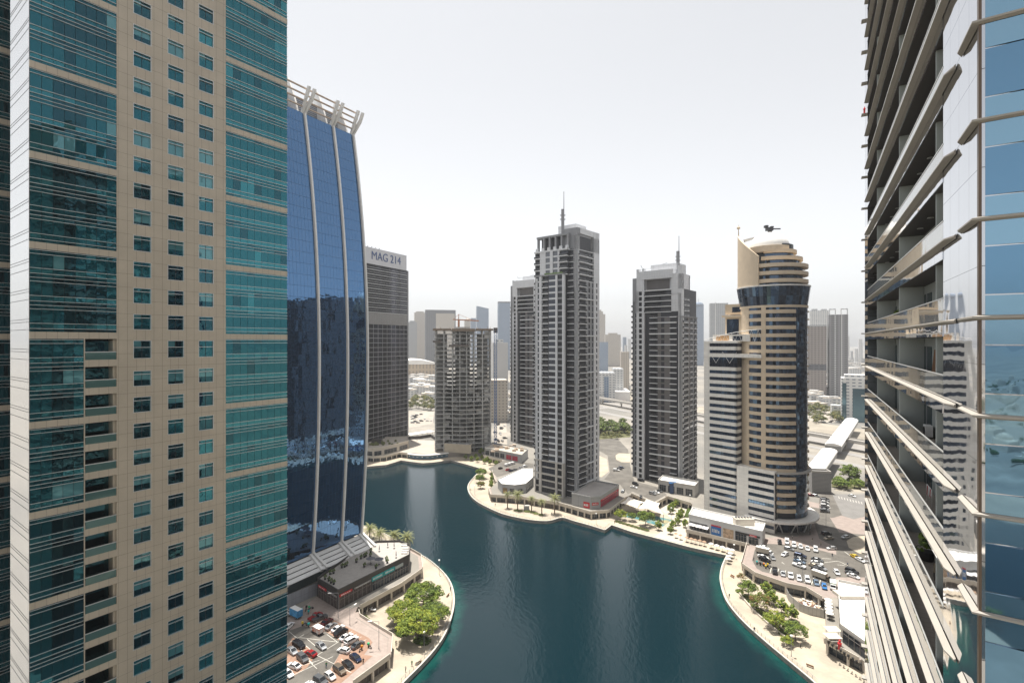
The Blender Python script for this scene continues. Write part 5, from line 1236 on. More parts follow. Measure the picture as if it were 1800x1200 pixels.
# ================================================================== trees, palms, hedges
def leaf_mat(name, c, sub=.0):
    m = mat(name, c, .7, 0, var=.35, scale=1.3); b = m.node_tree.nodes['Principled BSDF']
    return m
lm = [leaf_mat('leaf_bright', (0.175, 0.230, 0.027)), leaf_mat('leaf_mid', (0.116, 0.171, 0.022)), leaf_mat('leaf_deep', (0.055, 0.090, 0.018)), leaf_mat('leaf_olive', (0.153, 0.140, 0.034)), leaf_mat('leaf_lime', (0.249, 0.276, 0.027)), leaf_mat('leaf_russet', (0.187, 0.102, 0.034)), leaf_mat('leaf_dusty', (.14, .15, .075))]
bark = mat('bark', (.13, .10, .075), .9, var=.25, scale=2)
def crown_mesh(seed, rx, ry, rz, nclump, nleaf, size, mats, flat=.5, dense=.36, under=-.35):
    r = random.Random(seed); m = MB(); cl = []
    for i in range(nclump):
        while True:
            d = Vector((r.gauss(0, 1), r.gauss(0, 1), r.gauss(0, 1))).normalized()
            if d.z > under: break
        k = r.uniform(.5, .96); sc = (34 / nclump) ** .35; cl.append((Vector((d.x * rx * k, d.y * ry * k, d.z * rz * k)), r.uniform(.22, .38) * sc, r.choices(range(len(mats)), weights=[5, 4, 2][:len(mats)])[0]))
    for i in range(nleaf):
        c, s, mi = cl[r.randrange(nclump)]
        dv = Vector((r.gauss(0, 1), r.gauss(0, 1), abs(r.gauss(0, .9)) - .25)); dv.normalize(); dv *= r.uniform(.6, 1.05)
        p = c + Vector((dv.x * rx * s, dv.y * ry * s, dv.z * rz * s * 1.1))
        n = (dv + Vector((0, 0, .5)) + Vector((r.gauss(0, .45), r.gauss(0, .45), r.gauss(0, .3)))).normalized()
        u = n.orthogonal().normalized(); u.rotate(Matrix.Rotation(r.uniform(0, 6.28), 3, n)); w = n.cross(u); L = size * r.uniform(.6, 1.3)
        m.quad(tuple(p - u * L), tuple(p - w * L * .55), tuple(p + u * L), tuple(p + w * L * .55), mi if r.random() < .8 else r.randrange(len(mats)))
    return m
def trunk_mesh(h, r0, spread, seed, top=.55):
    r = random.Random(seed); m = MB(); m.tube((0, 0, 0), (r.uniform(-.1, .1), 0, h * top), r0, 8, r2=r0 * .7)
    for i in range(5):
        a = i * 1.26 + r.uniform(-.3, .3); m.tube((0, 0, h * (top - .03)), (math.cos(a) * spread * .5, math.sin(a) * spread * .5, h * .86), r0 * .5, 6, r2=r0 * .25); m.tube((math.cos(a) * spread * .5, math.sin(a) * spread * .5, h * .86), (math.cos(a) * spread * .85, math.sin(a + .3) * spread * .85, h * 1.12), r0 * .26, 5, r2=r0 * .1)
    return m
TREES = {}
def tree_kind(key, seed, r, h, rz, nclump, nleaf, size, mats, r0=.22, **kw):
    TREES[key] = (crown_mesh(seed, r, r, rz, nclump, nleaf, size, mats, **kw).mesh('crown', mats), trunk_mesh(h, r0, r, seed).mesh('trunk', [bark]), h)
tree_kind('broad', 1, 7.0, 5.5, 3.4, 150, 12000, .27, [lm[0], lm[1], lm[2]], .32)
tree_kind('broad2', 2, 6.2, 5.0, 3.2, 130, 10500, .27, [lm[0], lm[4], lm[1]], .3)
tree_kind('prom', 3, 3.6, 3.6, 2.6, 60, 4200, .22, [lm[1], lm[0], lm[2]], .18)
tree_kind('olive', 4, 3.6, 3.6, 2.6, 60, 4200, .22, [lm[3], lm[1], lm[5]], .18)
tree_kind('lime', 5, 3.6, 3.3, 2.3, 60, 4200, .22, [lm[4], lm[0], lm[1]], .18)
tree_kind('bush', 6, 2.0, 2.2, 1.6, 20, 900, .24, [lm[1], lm[0], lm[2]], .12)
tree_kind('far', 7, 3.4, 3.4, 2.4, 22, 420, .6, [lm[1], lm[2], lm[6]], .2)
tree_kind('fardust', 8, 3.2, 3.2, 2.3, 22, 420, .6, [lm[6], lm[3], lm[2]], .2)
tree_kind('cone', 9, 1.35, 1.9, 1.75, 30, 1500, .2, [lm[0], lm[1], lm[4]], .1, under=-.8)
tree_kind('russet', 10, 2.0, 2.6, 1.6, 18, 600, .22, [lm[5], lm[3]], .1)
def tree(name, label, xy, key, z=ZP, s=1.0, group=None, ang=None, cat='tree'):
    cm, tm, h = TREES[key]; r = bpy.data.objects.new(name, None); COL.objects.link(r); r.location = (*xy, z); r.scale = (s, s, s); r.rotation_euler = (0, 0, RN.uniform(0, 6.28) if ang is None else ang)
    r['label'] = label; r['category'] = cat; r.empty_display_size = .5
    if group: r['group'] = group
    put('crown', cm, r, (0, 0, h)); put('trunk', tm, r); return r
def base_of(px, py, hc, z): return G(px, py, z + hc)       # plan place of a crown whose centre is seen at (px, py)
g_ = 'big spreading trees on the left promenade'
tree('spreading_tree', 'big bright green tree near the black shop walkway, farthest of the left promenade group', base_of(744, 1042, 6, ZP), 'broad', s=1.0)
tree('spreading_tree', 'big bright green tree nearest the water steps of the left promenade, front of the group', base_of(733, 1093, 6, ZP), 'broad2', s=1.12)
tree('spreading_tree', 'big green tree beside the round stair, left of its group', base_of(709, 1066, 6, ZP), 'broad2', s=.92, ang=2)
tree('spreading_tree', 'big green tree nearest the lake edge, right of its group', base_of(764, 1066, 6, ZP), 'broad', s=.75, ang=4)
for i, (px, py, key, s, lab) in enumerate([(1315, 1033, 'prom', 1.0, 'deep green promenade tree, farthest in the row of the planter wall'), (1338, 1057, 'olive', 1.03, 'olive and russet tree in the planter wall row, second from its far end'), (1364, 1088, 'lime', 1.08, 'lime yellow tree in the middle of the planter wall row'), (1398, 1107, 'prom', 1.0, 'green spreading tree at the near end of the planter wall row'), (1383, 1125, 'lime', .55, 'small lime bush under the near end tree of the planter row'), (1303, 1015, 'russet', .95, 'small russet leaved tree at the deck corner of the right promenade')]):
    tree('promenade_tree', lab, base_of(px, py, TREES[key][2] * s, ZP), key, s=s)
for i, (px, py, lab) in enumerate([(1347, 1033, 'clipped cone tree under the red shop signs, farthest of four'), (1356, 1049, 'clipped cone tree between the olive tree and the arcade'), (1374, 1065, 'clipped cone tree beside the curved hoarding'), (1392, 1077, 'clipped round tree nearest the open paving below the hoarding')]):
    tree('clipped_tree', lab, base_of(px, py, 2.8, ZP), 'cone', s=1.45)
for i, (px, py, key, s, lab) in enumerate([(1090, 903, 'lime', 1.0, 'light green tree beside the corner arcade of the red sign pavilion'), (1111, 907, 'prom', .75, 'smaller dark tree in front of the teal play floor'), (1135, 909, 'prom', 1.3, 'large dark green tree in front of the tent sail')]):
    tree('promenade_tree', lab, base_of(px, py, TREES[key][2] * s, ZP), key, s=s)
k = 0
for px, py, s in ((1157, 924, 1.15), (1178, 931, 1.0), (1184, 923, 1.15), (1190, 914.5, 1.0), (1194, 907.5, 1.2), (1198, 900, 1.1), (1178, 895, 1.25), (1183, 889, 1.1), (1189, 884.5, 1.1), (1205, 919, 1.05)):
    tree('clipped_tree', 'clipped round green tree on the white plaza left of the long white shop', base_of(px, py, 2.3, ZP), 'cone', s=s * 1.15, group='clipped trees on the white plaza'); k += 1
for px, py, s, key, lab in ((846, 833, .95, 'prom', 'leafy tree on the tip of the curved promenade, farthest of three'), (843, 842, .75, 'prom', 'leafy tree in the middle of three on the curved promenade tip'), (845, 853, .62, 'olive', 'olive tree nearest the water on the curved promenade tip')):
    tree('promenade_tree', lab, base_of(px, py, 3.4 * s, ZP), key, s=s * 1.25)
for px, py in ((867, 834), (865, 841), (863, 847.5), (862.5, 853)): tree('clipped_tree', 'clipped green tree in the short row left of the white roofed pavilion', base_of(px, py, 2, ZP), 'cone', s=1.1, group='clipped trees left of the pavilion')
for px, py in ((818, 803), (829, 805), (840, 807), (851, 809.5), (862, 812), (872, 813), (848, 803), (837, 801), (857, 806)): tree('young_tree', 'young green tree in a bare bed along the far shore promenade', base_of(px, py, 2.4, ZP), 'cone', s=1.2, group='young trees on the far promenade')
tree('young_tree', 'taller narrow tree rising behind the young trees of the far shore', base_of(846, 792, 4.5, ZP), 'cone', s=1.8)
# hedges and beds
def clump(name, label, pxs, z, rad, n, mats, cat, h=.8):
    r = random.Random(len(label)); m = MB()
    for px, py in pxs:
        x, y = G(px, py, z)
        for i in range(n):
            a = r.uniform(0, 6.28); d = rad * math.sqrt(r.random()); p = Vector((x + d * math.cos(a), y + d * math.sin(a), z + h * r.random() * (1 - .5 * d / rad)))
            u = Vector((r.gauss(0, 1), r.gauss(0, 1), r.gauss(0, .5))).normalized() * .3; w = u.orthogonal().normalized() * .2; m.quad(tuple(p - u), tuple(p - w), tuple(p + u), tuple(p + w), r.randrange(len(mats)))
    return single(name, m, mats, label, cat)
clump('hedge', 'dark low hedge under the left promenade trees', [(705, 1112), (708, 1114), (738, 1126), (742, 1128), (746, 1128)], ZP, 2.2, 260, [lm[2], lm[1]], 'hedge', 1.6)
clump('hedge', 'low hedge strip beside the shade sail trees', [(1085 + 6.5 * i, 917 + 1.9 * i) for i in range(9)], ZP, 1.3, 120, [lm[2], lm[3]], 'hedge', .9)
clump('hedge', 'patchy low shrubs in the palm bed before the tallest tower', [(908, 897), (914, 898), (925, 899), (931, 899.5), (937, 901), (943, 903), (951, 905)], ZP, 1.6, 90, [lm[3], lm[1]], 'shrubs', .8)
clump('hedge', 'clipped hedge on the white plaza edge behind the clipped trees', [(1213 - i * 1.2, 893 + i * 3) for i in range(6)], ZP, 1.3, 160, [lm[1], lm[2]], 'hedge', 1.3)
clump('hedge', 'small green bed at the foot of the round stair', [(640, 1086), (643, 1090), (646, 1094)], ZP, 1.2, 160, [lm[0], lm[1]], 'shrubs', .9)
clump('hedge', 'thin planter hedge under the right promenade trees', [(1300 + 8.5 * i, 1040 + 8.3 * i) for i in range(11)], ZP, 1.5, 130, [lm[2], lm[1], lm[3]], 'hedge', 1.0)
pw = GP([(1300, 1044), (1313, 1061), (1328, 1077), (1345, 1093), (1362, 1107), (1380, 1121)], ZP); pwo = thing('planter_wall', 'low curved stone planter wall along the right promenade trees', 'planter', (*pw[2], ZP)); part('wall', wall_run('wall', smooth_line(pw), ZP, ZP + .8, cream, .35), cream, pwo)
# palms
palm_l = [leaf_mat('palm_green', (.20, .21, .08)), leaf_mat('palm_grey', (.28, .26, .15))]
palm_b = mat('palm_bark', (.16, .12, .085), .95, var=.3, scale=3)
def palm_mesh(seed, L, nf):
    r = random.Random(seed); m = MB()
    for i in range(nf):
        a = i * 2.4 + r.uniform(-.2, .2); el = 1.25 - 1.75 * (i / nf) + r.uniform(-.1, .1); mi = 0 if i < nf * .65 else 1; p = Vector((0, 0, 0)); pr = []; n = 8; seg = L / n * r.uniform(.85, 1.1)
        for j in range(n + 1):
            pr.append(p.copy()); e = el - (j / n) ** 1.3 * 1.5; p = p + Vector((math.cos(a) * math.cos(e), math.sin(a) * math.cos(e), math.sin(e))) * seg
        side = Vector((-math.sin(a), math.cos(a), 0))
        for j in range(n):
            p0, p1 = pr[j], pr[j + 1]; d = (p1 - p0)
            for k2 in range(2):
                q = p0 + d * (k2 / 2); w = .95 * (1 - ((j + k2 / 2) / n - .35) ** 2 * 1.6) * L / 4.2
                for sg_ in (-1, 1):
                    tip = q + side * sg_ * w * .8 + d.normalized() * w * .55 + Vector((0, 0, -w * .28)); m.add([tuple(q), tuple(q + d * .33), tuple(tip)], [(0, 1, 2)], mi)
    return m
PALMS = [palm_mesh(i, 3.9, 44).mesh('crown', palm_l) for i in (1, 2, 3)]
def palm(label, px, py, hgt, z, s=1.0, group=None, top=None):
    xy = G(px, py, z) if top is None else G(top[0], top[1], z + hgt)
    r = bpy.data.objects.new('palm_tree', None); COL.objects.link(r); r.location = (*xy, z); r['label'] = label; r['category'] = 'palm tree'; r.rotation_euler = (0, 0, RN.uniform(0, 6))
    if group: r['group'] = group
    c = put('crown', RN.choice(PALMS), r, (0, 0, hgt)); c.scale = (s, s, s)
    m = MB(); m.tube((0, 0, 0), (.15, 0, hgt), .34, 9, r2=.25); m.ball((.1, 0, hgt), .45, .45, .6, 8, 5); put('trunk', m.mesh('trunk', [palm_b]), r)
for px, py, h, s, lab in ((892, 893, 8.2, .85, 'palm left of the grey cabinet, in front of the white roofed pavilion'), (910, 896, 8.6, 1.2, 'largest crowned palm beside the grey cabinet'), (934.5, 898, 7.2, .85, 'slender palm in the middle of the bed before the tallest tower'), (952.5, 904, 7.2, .9, 'slender palm nearest the lake edge before the tallest tower'), (975, 903, 9.0, 1.15, 'thick palm at the right end of the bed, below the tower entrance')): palm(lab, px, py, h, ZP, s)
for tx, ty, s, lab in ((650, 930, 1.15, 'palm nearest the blue tower foot, behind the roof terrace'), (667, 938, 1.2, 'broad palm second from the blue tower, behind the roof terrace'), (693, 941, 1.1, 'palm behind the middle of the roof terrace'), (715, 945, 1.15, 'palm nearest the water beyond the roof terrace corner')): palm(lab, 0, 0, 8.0, ZP, s, top=(tx, ty))
# ================================================================== vehicles
tyre_m = plain('tyre_rubber', (.02, .02, .02), .9); rim_m = plain('wheel_rim', (.4, .4, .42), .35, .8); cgl = glass('car_glass', (.015, .018, .022), .3, .05, 0.001, .5); lampw = plain('headlight_clear', (.6, .6, .62), .15); lampr = plain('taillight_red', (.35, .01, .01), .2)
def paint(name, c, metal=.3): return mat('car_' + name, c, .28, metal, 0)
PAINT = {'white': paint('white', (.72, .72, .71), 0), 'silver': paint('silver', (.42, .43, .44), .6), 'grey': paint('grey', (.14, .145, .15), .5), 'black': paint('black', (.012, .012, .014), .2), 'red': paint('red', (.30, .012, .015), .2), 'maroon': paint('maroon', (.09, .012, .015), .3), 'navy': paint('navy', (.012, .022, .055), .4), 'beige': paint('beige', (.42, .36, .27), .3), 'blue': paint('blue', (.02, .15, .40), .2), 'yellow': paint('yellow', (.62, .42, .02), 0), 'bronze': paint('bronze', (.20, .16, .12), .5), 'steel': paint('steel_blue', (.16, .22, .30), .5), 'green': paint('green', (.03, .16, .07), .2)}
def loft(sections, m=0, mb=None):
    """sections: (x, half width low, half width high, z low, z high); a hull along x"""
    mb = mb or MB(); v = []
    for x, wl_, wh, z0, z1 in sections:
        zm = z0 + (z1 - z0) * .55; v += [(x, -wl_ * .94, z0), (x, -wl_, zm), (x, -wh, z1), (x, wh, z1), (x, wl_, zm), (x, wl_ * .94, z0)]
    fs = []
    for i in range(len(sections) - 1):
        for j in range(6): a = 6 * i; fs.append((a + j, a + (j + 1) % 6, a + 6 + (j + 1) % 6, a + 6 + j))
    fs += [tuple(range(5, -1, -1)), tuple(range(6 * (len(sections) - 1), 6 * len(sections)))]
    mb.add(v, fs, m); return mb
KINDS = {}
def car_kind(key, L, wd, body, cabin, roof_gap, wr=.33, wb=.62):
    """body and cabin profiles in fractions of the length; front is +x"""
    h = wd / 2; B = loft([(L * x, h * a, h * b, z0, z1) for x, a, b, z0, z1 in body])
    (x0, x1, x2, x3, zb, zt) = cabin
    C = loft([(L * x0, h * .93, h * .90, zb - .03, zb), (L * x1, h * .93, h * .76, zb - .03, zt - .05), (L * x2, h * .93, h * .76, zb - .03, zt - .05), (L * x3, h * .93, h * .90, zb - .03, zb)])
    Rf = MB(); Rf.add([(L * x1 - .02, -h * .77, zt - .06), (L * x2 + .02, -h * .77, zt - .06), (L * x2 + .02, h * .77, zt - .06), (L * x1 - .02, h * .77, zt - .06), (L * x1 + .08, -h * .68, zt), (L * x2 - .08, -h * .68, zt), (L * x2 - .08, h * .68, zt), (L * x1 + .08, h * .68, zt)], [(4, 5, 6, 7), (0, 1, 5, 4), (1, 2, 6, 5), (2, 3, 7, 6), (3, 0, 4, 7)])
    for sy in (-1, 1):
        for x, z0, x_, z_ in ((x0, zb, x1, zt - .04), (x3, zb, x2, zt - .04), ((x1 + x2) / 2 - .02, zb, (x1 + x2) / 2 - .02, zt - .04)): Rf.bar((L * x, sy * h * .915, z0), (L * x_, sy * h * .775, z_), .09, .07)
        Rf.bar((L * (x3 - .05), sy * h * .98, zb + .05), (L * (x3 - .05), sy * h * 1.10, zb + .07), .16, .14)
    Wm = MB(); Wm.v = []
    Wm2 = MB(); n = 14
    for r_, y0, y1, mi in ((wr, -.11, .11, 0), (wr * .6, -.125, .125, 1)):
        b = len(Wm.v); v = [(r_ * math.cos(2 * math.pi * i / n), y, r_ * math.sin(2 * math.pi * i / n)) for y in (y0, y1) for i in range(n)]
        Wm.add(v, [(i, (i + 1) % n, n + (i + 1) % n, n + i) for i in range(n)] + [tuple(range(n - 1, -1, -1)), tuple(range(n, 2 * n))], mi)
    xf, xr = L * (.5 - (1 - wb) / 2), -L * (.5 - (1 - wb) / 2)
    zl = body[-2][4] * .82
    Hl = MB(); Hl.box(-.09, .05, -.19, .19, -.08, .08); 
    KINDS[key] = dict(L=L, body=B.mesh('body', [PAINT['white']]), roof=Rf.mesh('roof', [PAINT['white']]), cabin=C.mesh('window', [cgl]), wheel=Wm.mesh('wheel', [tyre_m, rim_m]), wp=[(x, y * (h - .10), wr) for x in (xf, xr) for y in (-1, 1)], hl=Hl.mesh('headlight', [lampw]), tl=Hl.mesh('taillight', [lampr]), lp=(L * .5 - .10, h * .70, zl), tp=(-L * .5 + .06, h * .72, zl + .1))
car_kind('sedan', 4.7, 1.82, [(-.5, .80, .72, .34, .80), (-.46, .97, .88, .26, .98), (-.2, 1, .93, .22, .98), (.15, 1, .93, .22, .95), (.40, .97, .86, .24, .80), (.48, .85, .72, .30, .66), (.5, .74, .62, .36, .58)], (-.40, -.20, .06, .26, .95, 1.43), 0)
car_kind('hatch', 4.1, 1.78, [(-.5, .85, .78, .34, .92), (-.46, .97, .9, .26, 1.0), (.1, 1, .93, .22, .98), (.38, .97, .86, .24, .86), (.48, .85, .72, .30, .70), (.5, .74, .62, .36, .6)], (-.47, -.36, .06, .26, .97, 1.50), 0)
car_kind('suv', 4.85, 1.95, [(-.5, .88, .82, .42, 1.05), (-.47, .98, .92, .34, 1.15), (.15, 1, .94, .30, 1.13), (.40, .98, .88, .32, 1.04), (.48, .88, .78, .36, .92), (.5, .80, .70, .42, .8)], (-.475, -.42, .08, .24, 1.12, 1.80), 0, .38)
car_kind('pickup', 5.3, 1.9, [(-.5, .92, .9, .5, .95), (-.48, .98, .95, .4, 1.05), (-.12, .98, .95, .38, 1.05), (-.10, 1, .94, .34, 1.10), (.2, 1, .94, .34, 1.10), (.42, .98, .88, .36, 1.04), (.49, .86, .76, .42, .9), (.5, .80, .70, .48, .82)], (-.12, -.07, .12, .24, 1.08, 1.78), 0, .39)
car_kind('van', 4.4, 1.85, [(-.5, .95, .92, .36, 1.85), (-.48, 1, .92, .3, 1.95), (.10, 1, .92, .28, 1.95), (.16, 1, .93, .28, 1.3), (.42, .97, .88, .3, 1.0), (.5, .8, .7, .38, .7)], (-.02, .06, .12, .30, 1.22, 1.86), 0)
GROUPS = {}
def car(kind, col, p, ang, label, group=None, s=1.0, z=ZD + .05, cat='car', name='parked_car'):
    K = KINDS[kind]; r = bpy.data.objects.new(name, None); COL.objects.link(r); r.location = (p[0], p[1], z); r.rotation_euler = (0, 0, ang); r.scale = (s, s, s); r['label'] = label; r['category'] = cat; r.empty_display_size = .5
    if group: r['group'] = group
    for nm, me in (('body', K['body']), ('roof', K['roof'])):
        o = put(nm, me, r); o.material_slots[0].link = 'OBJECT'; o.material_slots[0].material = PAINT[col]
    put('window', K['cabin'], r)
    for w in K['wp']: put('wheel', K['wheel'], r, w)
    for sy in (-1, 1):
        x, y, zz = K['lp']; put('headlight', K['hl'], r, (x, sy * y, zz)); x, y, zz = K['tp']; put('taillight', K['tl'], r, (x, sy * y, zz))
    return r
def car2(kind, col, a, b, label, **kw):
    """a, b: plan places of the tail and the nose"""
    car(kind, col, ((a[0] + b[0]) / 2, (a[1] + b[1]) / 2), math.atan2(b[1] - a[1], b[0] - a[0]), label, **kw)
zl_ = lambda x, y: G(500 + x / 7.5, 1040 + y / 7.5, ZD + .9)
for kind, col, x0, y0, x1, y1, lab in [
    ('pickup', 'red', 325, 360, 490, 262, 'red car at the back of the left car park, beside the green pickup'), ('pickup', 'grey', 380, 362, 552, 300, 'grey pickup with a covered bed, second from the back of the slanted row'),
    ('sedan', 'maroon', 480, 430, 640, 325, 'dark maroon saloon, third in the slanted row beside the walkway'), ('sedan', 'silver', 530, 492, 698, 380, 'silver grey saloon with a roof panel, fourth in the slanted row'),
    ('sedan', 'white', 640, 505, 775, 430, 'white saloon squeezed between the silver saloon and the black off-roader'), ('suv', 'black', 655, 575, 835, 468, 'large black off-roader in the slanted row beside the walkway'),
    ('sedan', 'white', 735, 625, 900, 530, 'white saloon beside the black off-roader, slanted row'), ('suv', 'white', 800, 675, 965, 580, 'white car with a dark roof, second from the near end of the slanted row'),
    ('sedan', 'grey', 880, 735, 1050, 625, 'long grey saloon at the near end of the slanted row'), ('hatch', 'white', 855, 775, 705, 735, 'white hatchback in the lane just before the long grey saloon'),
    ('sedan', 'navy', 870, 800, 1005, 900, 'dark blue saloon nearest the deck corner of the left car park'), ('sedan', 'black', 760, 880, 920, 1000, 'black saloon between the dark blue saloon and the bronze off-roader'),
    ('suv', 'bronze', 655, 960, 800, 1070, 'bronze off-roader in the near row of the left car park'), ('hatch', 'white', 530, 1040, 675, 1145, 'white car beside the bronze off-roader, lower edge of the picture'),
    ('suv', 'grey', 395, 1110, 560, 1205, 'grey off-roader at the lower edge of the picture, left car park'), ('sedan', 'silver', 425, 650, 540, 740, 'lone silver white saloon in the middle lane of the left car park'),
    ('sedan', 'red', 420, 830, 265, 760, 'bright red coupe with a dark roof in the left row'), ('suv', 'black', 115, 645, 265, 725, 'black off-roader at the head of the left row'), ('suv', 'grey', 155, 790, 325, 930, 'tall dark grey off-roader beside the red coupe'),
    ('sedan', 'silver', 45, 720, 155, 800, 'silver car half hidden by the teal tower edge, behind the dark off-roader'), ('sedan', 'white', 200, 985, 50, 930, 'white saloon with a dark sunroof below the dark grey off-roader'), ('sedan', 'white', 5, 1030, 75, 1080, 'white car at the teal tower edge, lowest of the left row'),
    ('sedan', 'white', 20, 470, 95, 400, 'white car beside the blue box truck, cut by the teal tower'), ('sedan', 'white', 300, 1195, 420, 1250, 'white car cut off by the lower edge of the picture')]:
    car2(kind, col, zl_(x0, y0), zl_(x1, y1), lab)
# box trucks and delivery vans
def truck(p, ang, L, box_m, cab, label, hgt=2.9, name='box_truck'):
    r = bpy.data.objects.new(name, None); COL.objects.link(r); r.location = (*p, ZD + .05); r.rotation_euler = (0, 0, ang); r['label'] = label; r['category'] = 'truck'; r.empty_display_size = .5
    m = MB(); m.box(-L / 2, L * .26, -1.05, 1.05, .8, hgt); put('cargo_box', m.mesh('cargo_box', [box_m]), r)
    m = MB(); m.box(-L / 2 + .05, L * .25, -1.0, 1.0, hgt, hgt + .05); put('box_roof', m.mesh('box_roof', [white_paint]), r)
    m = loft([(L * .28, .96, .9, .45, 2.05), (L * .38, .96, .88, .45, 2.05), (L * .45, .96, .92, .45, 1.3), (L * .5, .9, .85, .5, 1.0)]); put('cab', m.mesh('cab', [PAINT[cab]]), r)
    m = MB(); m.add([(L * .385, -.78, 2.0), (L * .455, -.82, 1.33), (L * .455, .82, 1.33), (L * .385, .78, 2.0)], [(0, 1, 2, 3)]); m.box(L * .3, L * .38, -.98, .98, 1.35, 1.85); put('window', m.mesh('window', [cgl]), r)
    m = MB(); m.box(-L / 2, L * .45, -.5, .5, .45, .8); put('chassis', m.mesh('chassis', [tyre_m]), r)
    for x in (L * .36, -L * .3):
        for y in (-.9, .9): put('wheel', KINDS['suv']['wheel'], r, (x, y, .40))
    for y in (-.7, .7): put('headlight', KINDS['suv']['hl'], r, (L * .49, y, .75))
a, b = zl_(215, 330), zl_(60, 255); truck(((a[0] + b[0]) / 2, (a[1] + b[1]) / 2), math.atan2(b[1] - a[1], b[0] - a[0]), 6.0, mat('truck_blue', (.05, .25, .48), .5, var=.5, scale=.6), 'white', 'blue box truck with a white roof beside the teal tower', 3.1)
a, b = zl_(370, 470), zl_(500, 540); truck(((a[0] + b[0]) / 2, (a[1] + b[1]) / 2), math.atan2(a[1] - b[1], a[0] - b[0]), 4.6, mat('van_white_orange', (.66, .60, .56), .5, var=.15, scale=.8, var2=((.52, .13, .04), .5)), 'white', 'white and orange delivery van in the left car park', 2.3, 'delivery_van')
zr_ = lambda x, y: G(1320 + x / 9, 930 + y / 9, ZD + .8)
def carr(kind, col, x, y, dx, dy, lab, **kw):
    a, b = zr_(x - dx, y - dy), zr_(x + dx, y + dy); car2(kind, col, a, b, lab, **kw)
for kind, col, x, y, dx, dy, lab in [
    ('hatch', 'black', 455, 195, 8, 38, 'small black car at the left end of the back row, right car park'), ('van', 'white', 570, 195, 2, 45, 'tall white van in the back row, right car park'), ('suv', 'white', 682, 245, 6, 45, 'white off-roader beside the tall white van, back row'),
    ('hatch', 'white', 786, 265, 8, 40, 'small white car, middle of the back row of the right car park'), ('sedan', 'white', 895, 292, 8, 50, 'white saloon second from the right in the back row'), ('suv', 'white', 1025, 315, 6, 55, 'white off-roader at the right end of the back row'),
    ('hatch', 'silver', 605, 298, 75, 18, 'silver hatchback parked sideways before the back row'), ('hatch', 'white', 535, 388, -55, 25, 'white hatchback driving alone through the right car park'),
    ('suv', 'navy', 782, 410, 95, 24, 'dark blue off-roader, farthest of the first middle block'), ('sedan', 'grey', 778, 455, 95, 26, 'dark grey saloon, second of the first middle block'), ('sedan', 'steel', 770, 500, 95, 28, 'blue grey saloon, third of the first middle block'), ('pickup', 'white', 762, 565, 105, 34, 'white pickup, nearest of the first middle block'),
    ('sedan', 'grey', 1050, 470, 100, 26, 'grey saloon, farthest of the second middle block'), ('sedan', 'white', 1045, 522, 100, 30, 'white saloon, second of the second middle block'), ('sedan', 'beige', 1010, 565, 85, 24, 'beige taxi, third of the second middle block'), ('sedan', 'silver', 1105, 600, 40, 14, 'pale car with a cream roof behind the beige taxi'), ('suv', 'black', 1058, 650, 110, 40, 'long black off-roader, nearest of the second middle block'),
    ('sedan', 'white', 215, 282, 95, 30, 'long white car by the deck edge, behind the beige box truck'), ('sedan', 'white', 190, 428, 85, 30, 'white car before the beige box truck, left edge of the right car park'), ('suv', 'black', 220, 478, 95, 34, 'black car between the white car and the delivery motorcycles'), ('hatch', 'silver', 338, 440, 30, 34, 'silver hatchback nosed out beside the black car'),
    ('suv', 'black', 380, 660, 4, 55, 'black off-roader at the left end of the front row over the arcade'), ('sedan', 'silver', 507, 688, 8, 55, 'silver grey saloon, second from the left in the front row over the arcade'), ('pickup', 'white', 630, 725, 8, 58, 'white pickup with a blue bonnet, third in the front row'), ('hatch', 'white', 762, 768, 10, 50, 'small white car, fourth in the front row over the arcade'), ('suv', 'white', 893, 795, 18, 60, 'white van like car, fifth in the front row over the arcade'), ('sedan', 'steel', 1032, 830, 22, 50, 'pale blue grey saloon, sixth in the front row'), ('hatch', 'blue', 1160, 895, 12, 40, 'bright blue small car at the right end of the front row'),
    ('suv', 'black', 1195, 62, 95, -6, 'big black off-roader before the tan tower entrance'), ('sedan', 'beige', 1230, 132, -90, 8, 'beige car beside the big black off-roader'), ('hatch', 'white', 1275, 290, -75, 0, 'white hatchback on the brick crossing'), ('hatch', 'silver', 1492, 115, -55, 10, 'silver white car on the road behind the traffic island'), ('sedan', 'yellow', 1650, 425, 70, 40, 'yellow taxi beside the traffic island'), ('sedan', 'white', 1735, 475, 50, 25, 'white car just behind the yellow taxi'),
    ('hatch', 'white', 1357, 672, 40, 50, 'white hatchback turning below the striped awning'), ('suv', 'black', 1600, 655, 110, 40, 'black off-roader near the striped awning, farthest of three'), ('sedan', 'grey', 1590, 690, 90, 36, 'dark saloon near the striped awning, middle of three'), ('sedan', 'white', 1620, 730, 100, 36, 'white saloon near the striped awning, closest to it')]:
    carr(kind, col, x, y, dx, dy, lab)
a, b = zr_(90, 335), zr_(345, 395); truck(((a[0] + b[0]) / 2, (a[1] + b[1]) / 2), math.atan2(b[1] - a[1], b[0] - a[0]), 7.0, mat('truck_beige', (.52, .46, .37), .6, var=.05), 'white', 'beige box truck with a white cab at the left edge of the right car park', 2.8)
a, b = zr_(1000, 715), zr_(1240, 800); truck(((a[0] + b[0]) / 2, (a[1] + b[1]) / 2), math.atan2(b[1] - a[1], b[0] - a[0]), 7.0, MATS['truck_beige'], 'bronze', 'beige box truck with a dark cab behind the front row', 2.8)
a, b = zr_(1298, 840), zr_(1302, 960); truck(((a[0] + b[0]) / 2, (a[1] + b[1]) / 2), math.atan2(b[1] - a[1], b[0] - a[0]), 5.2, mat('truck_palegreen', (.50, .60, .50), .5, var=.1), 'white', 'small pale green truck beside the white roofed shop', 2.5)
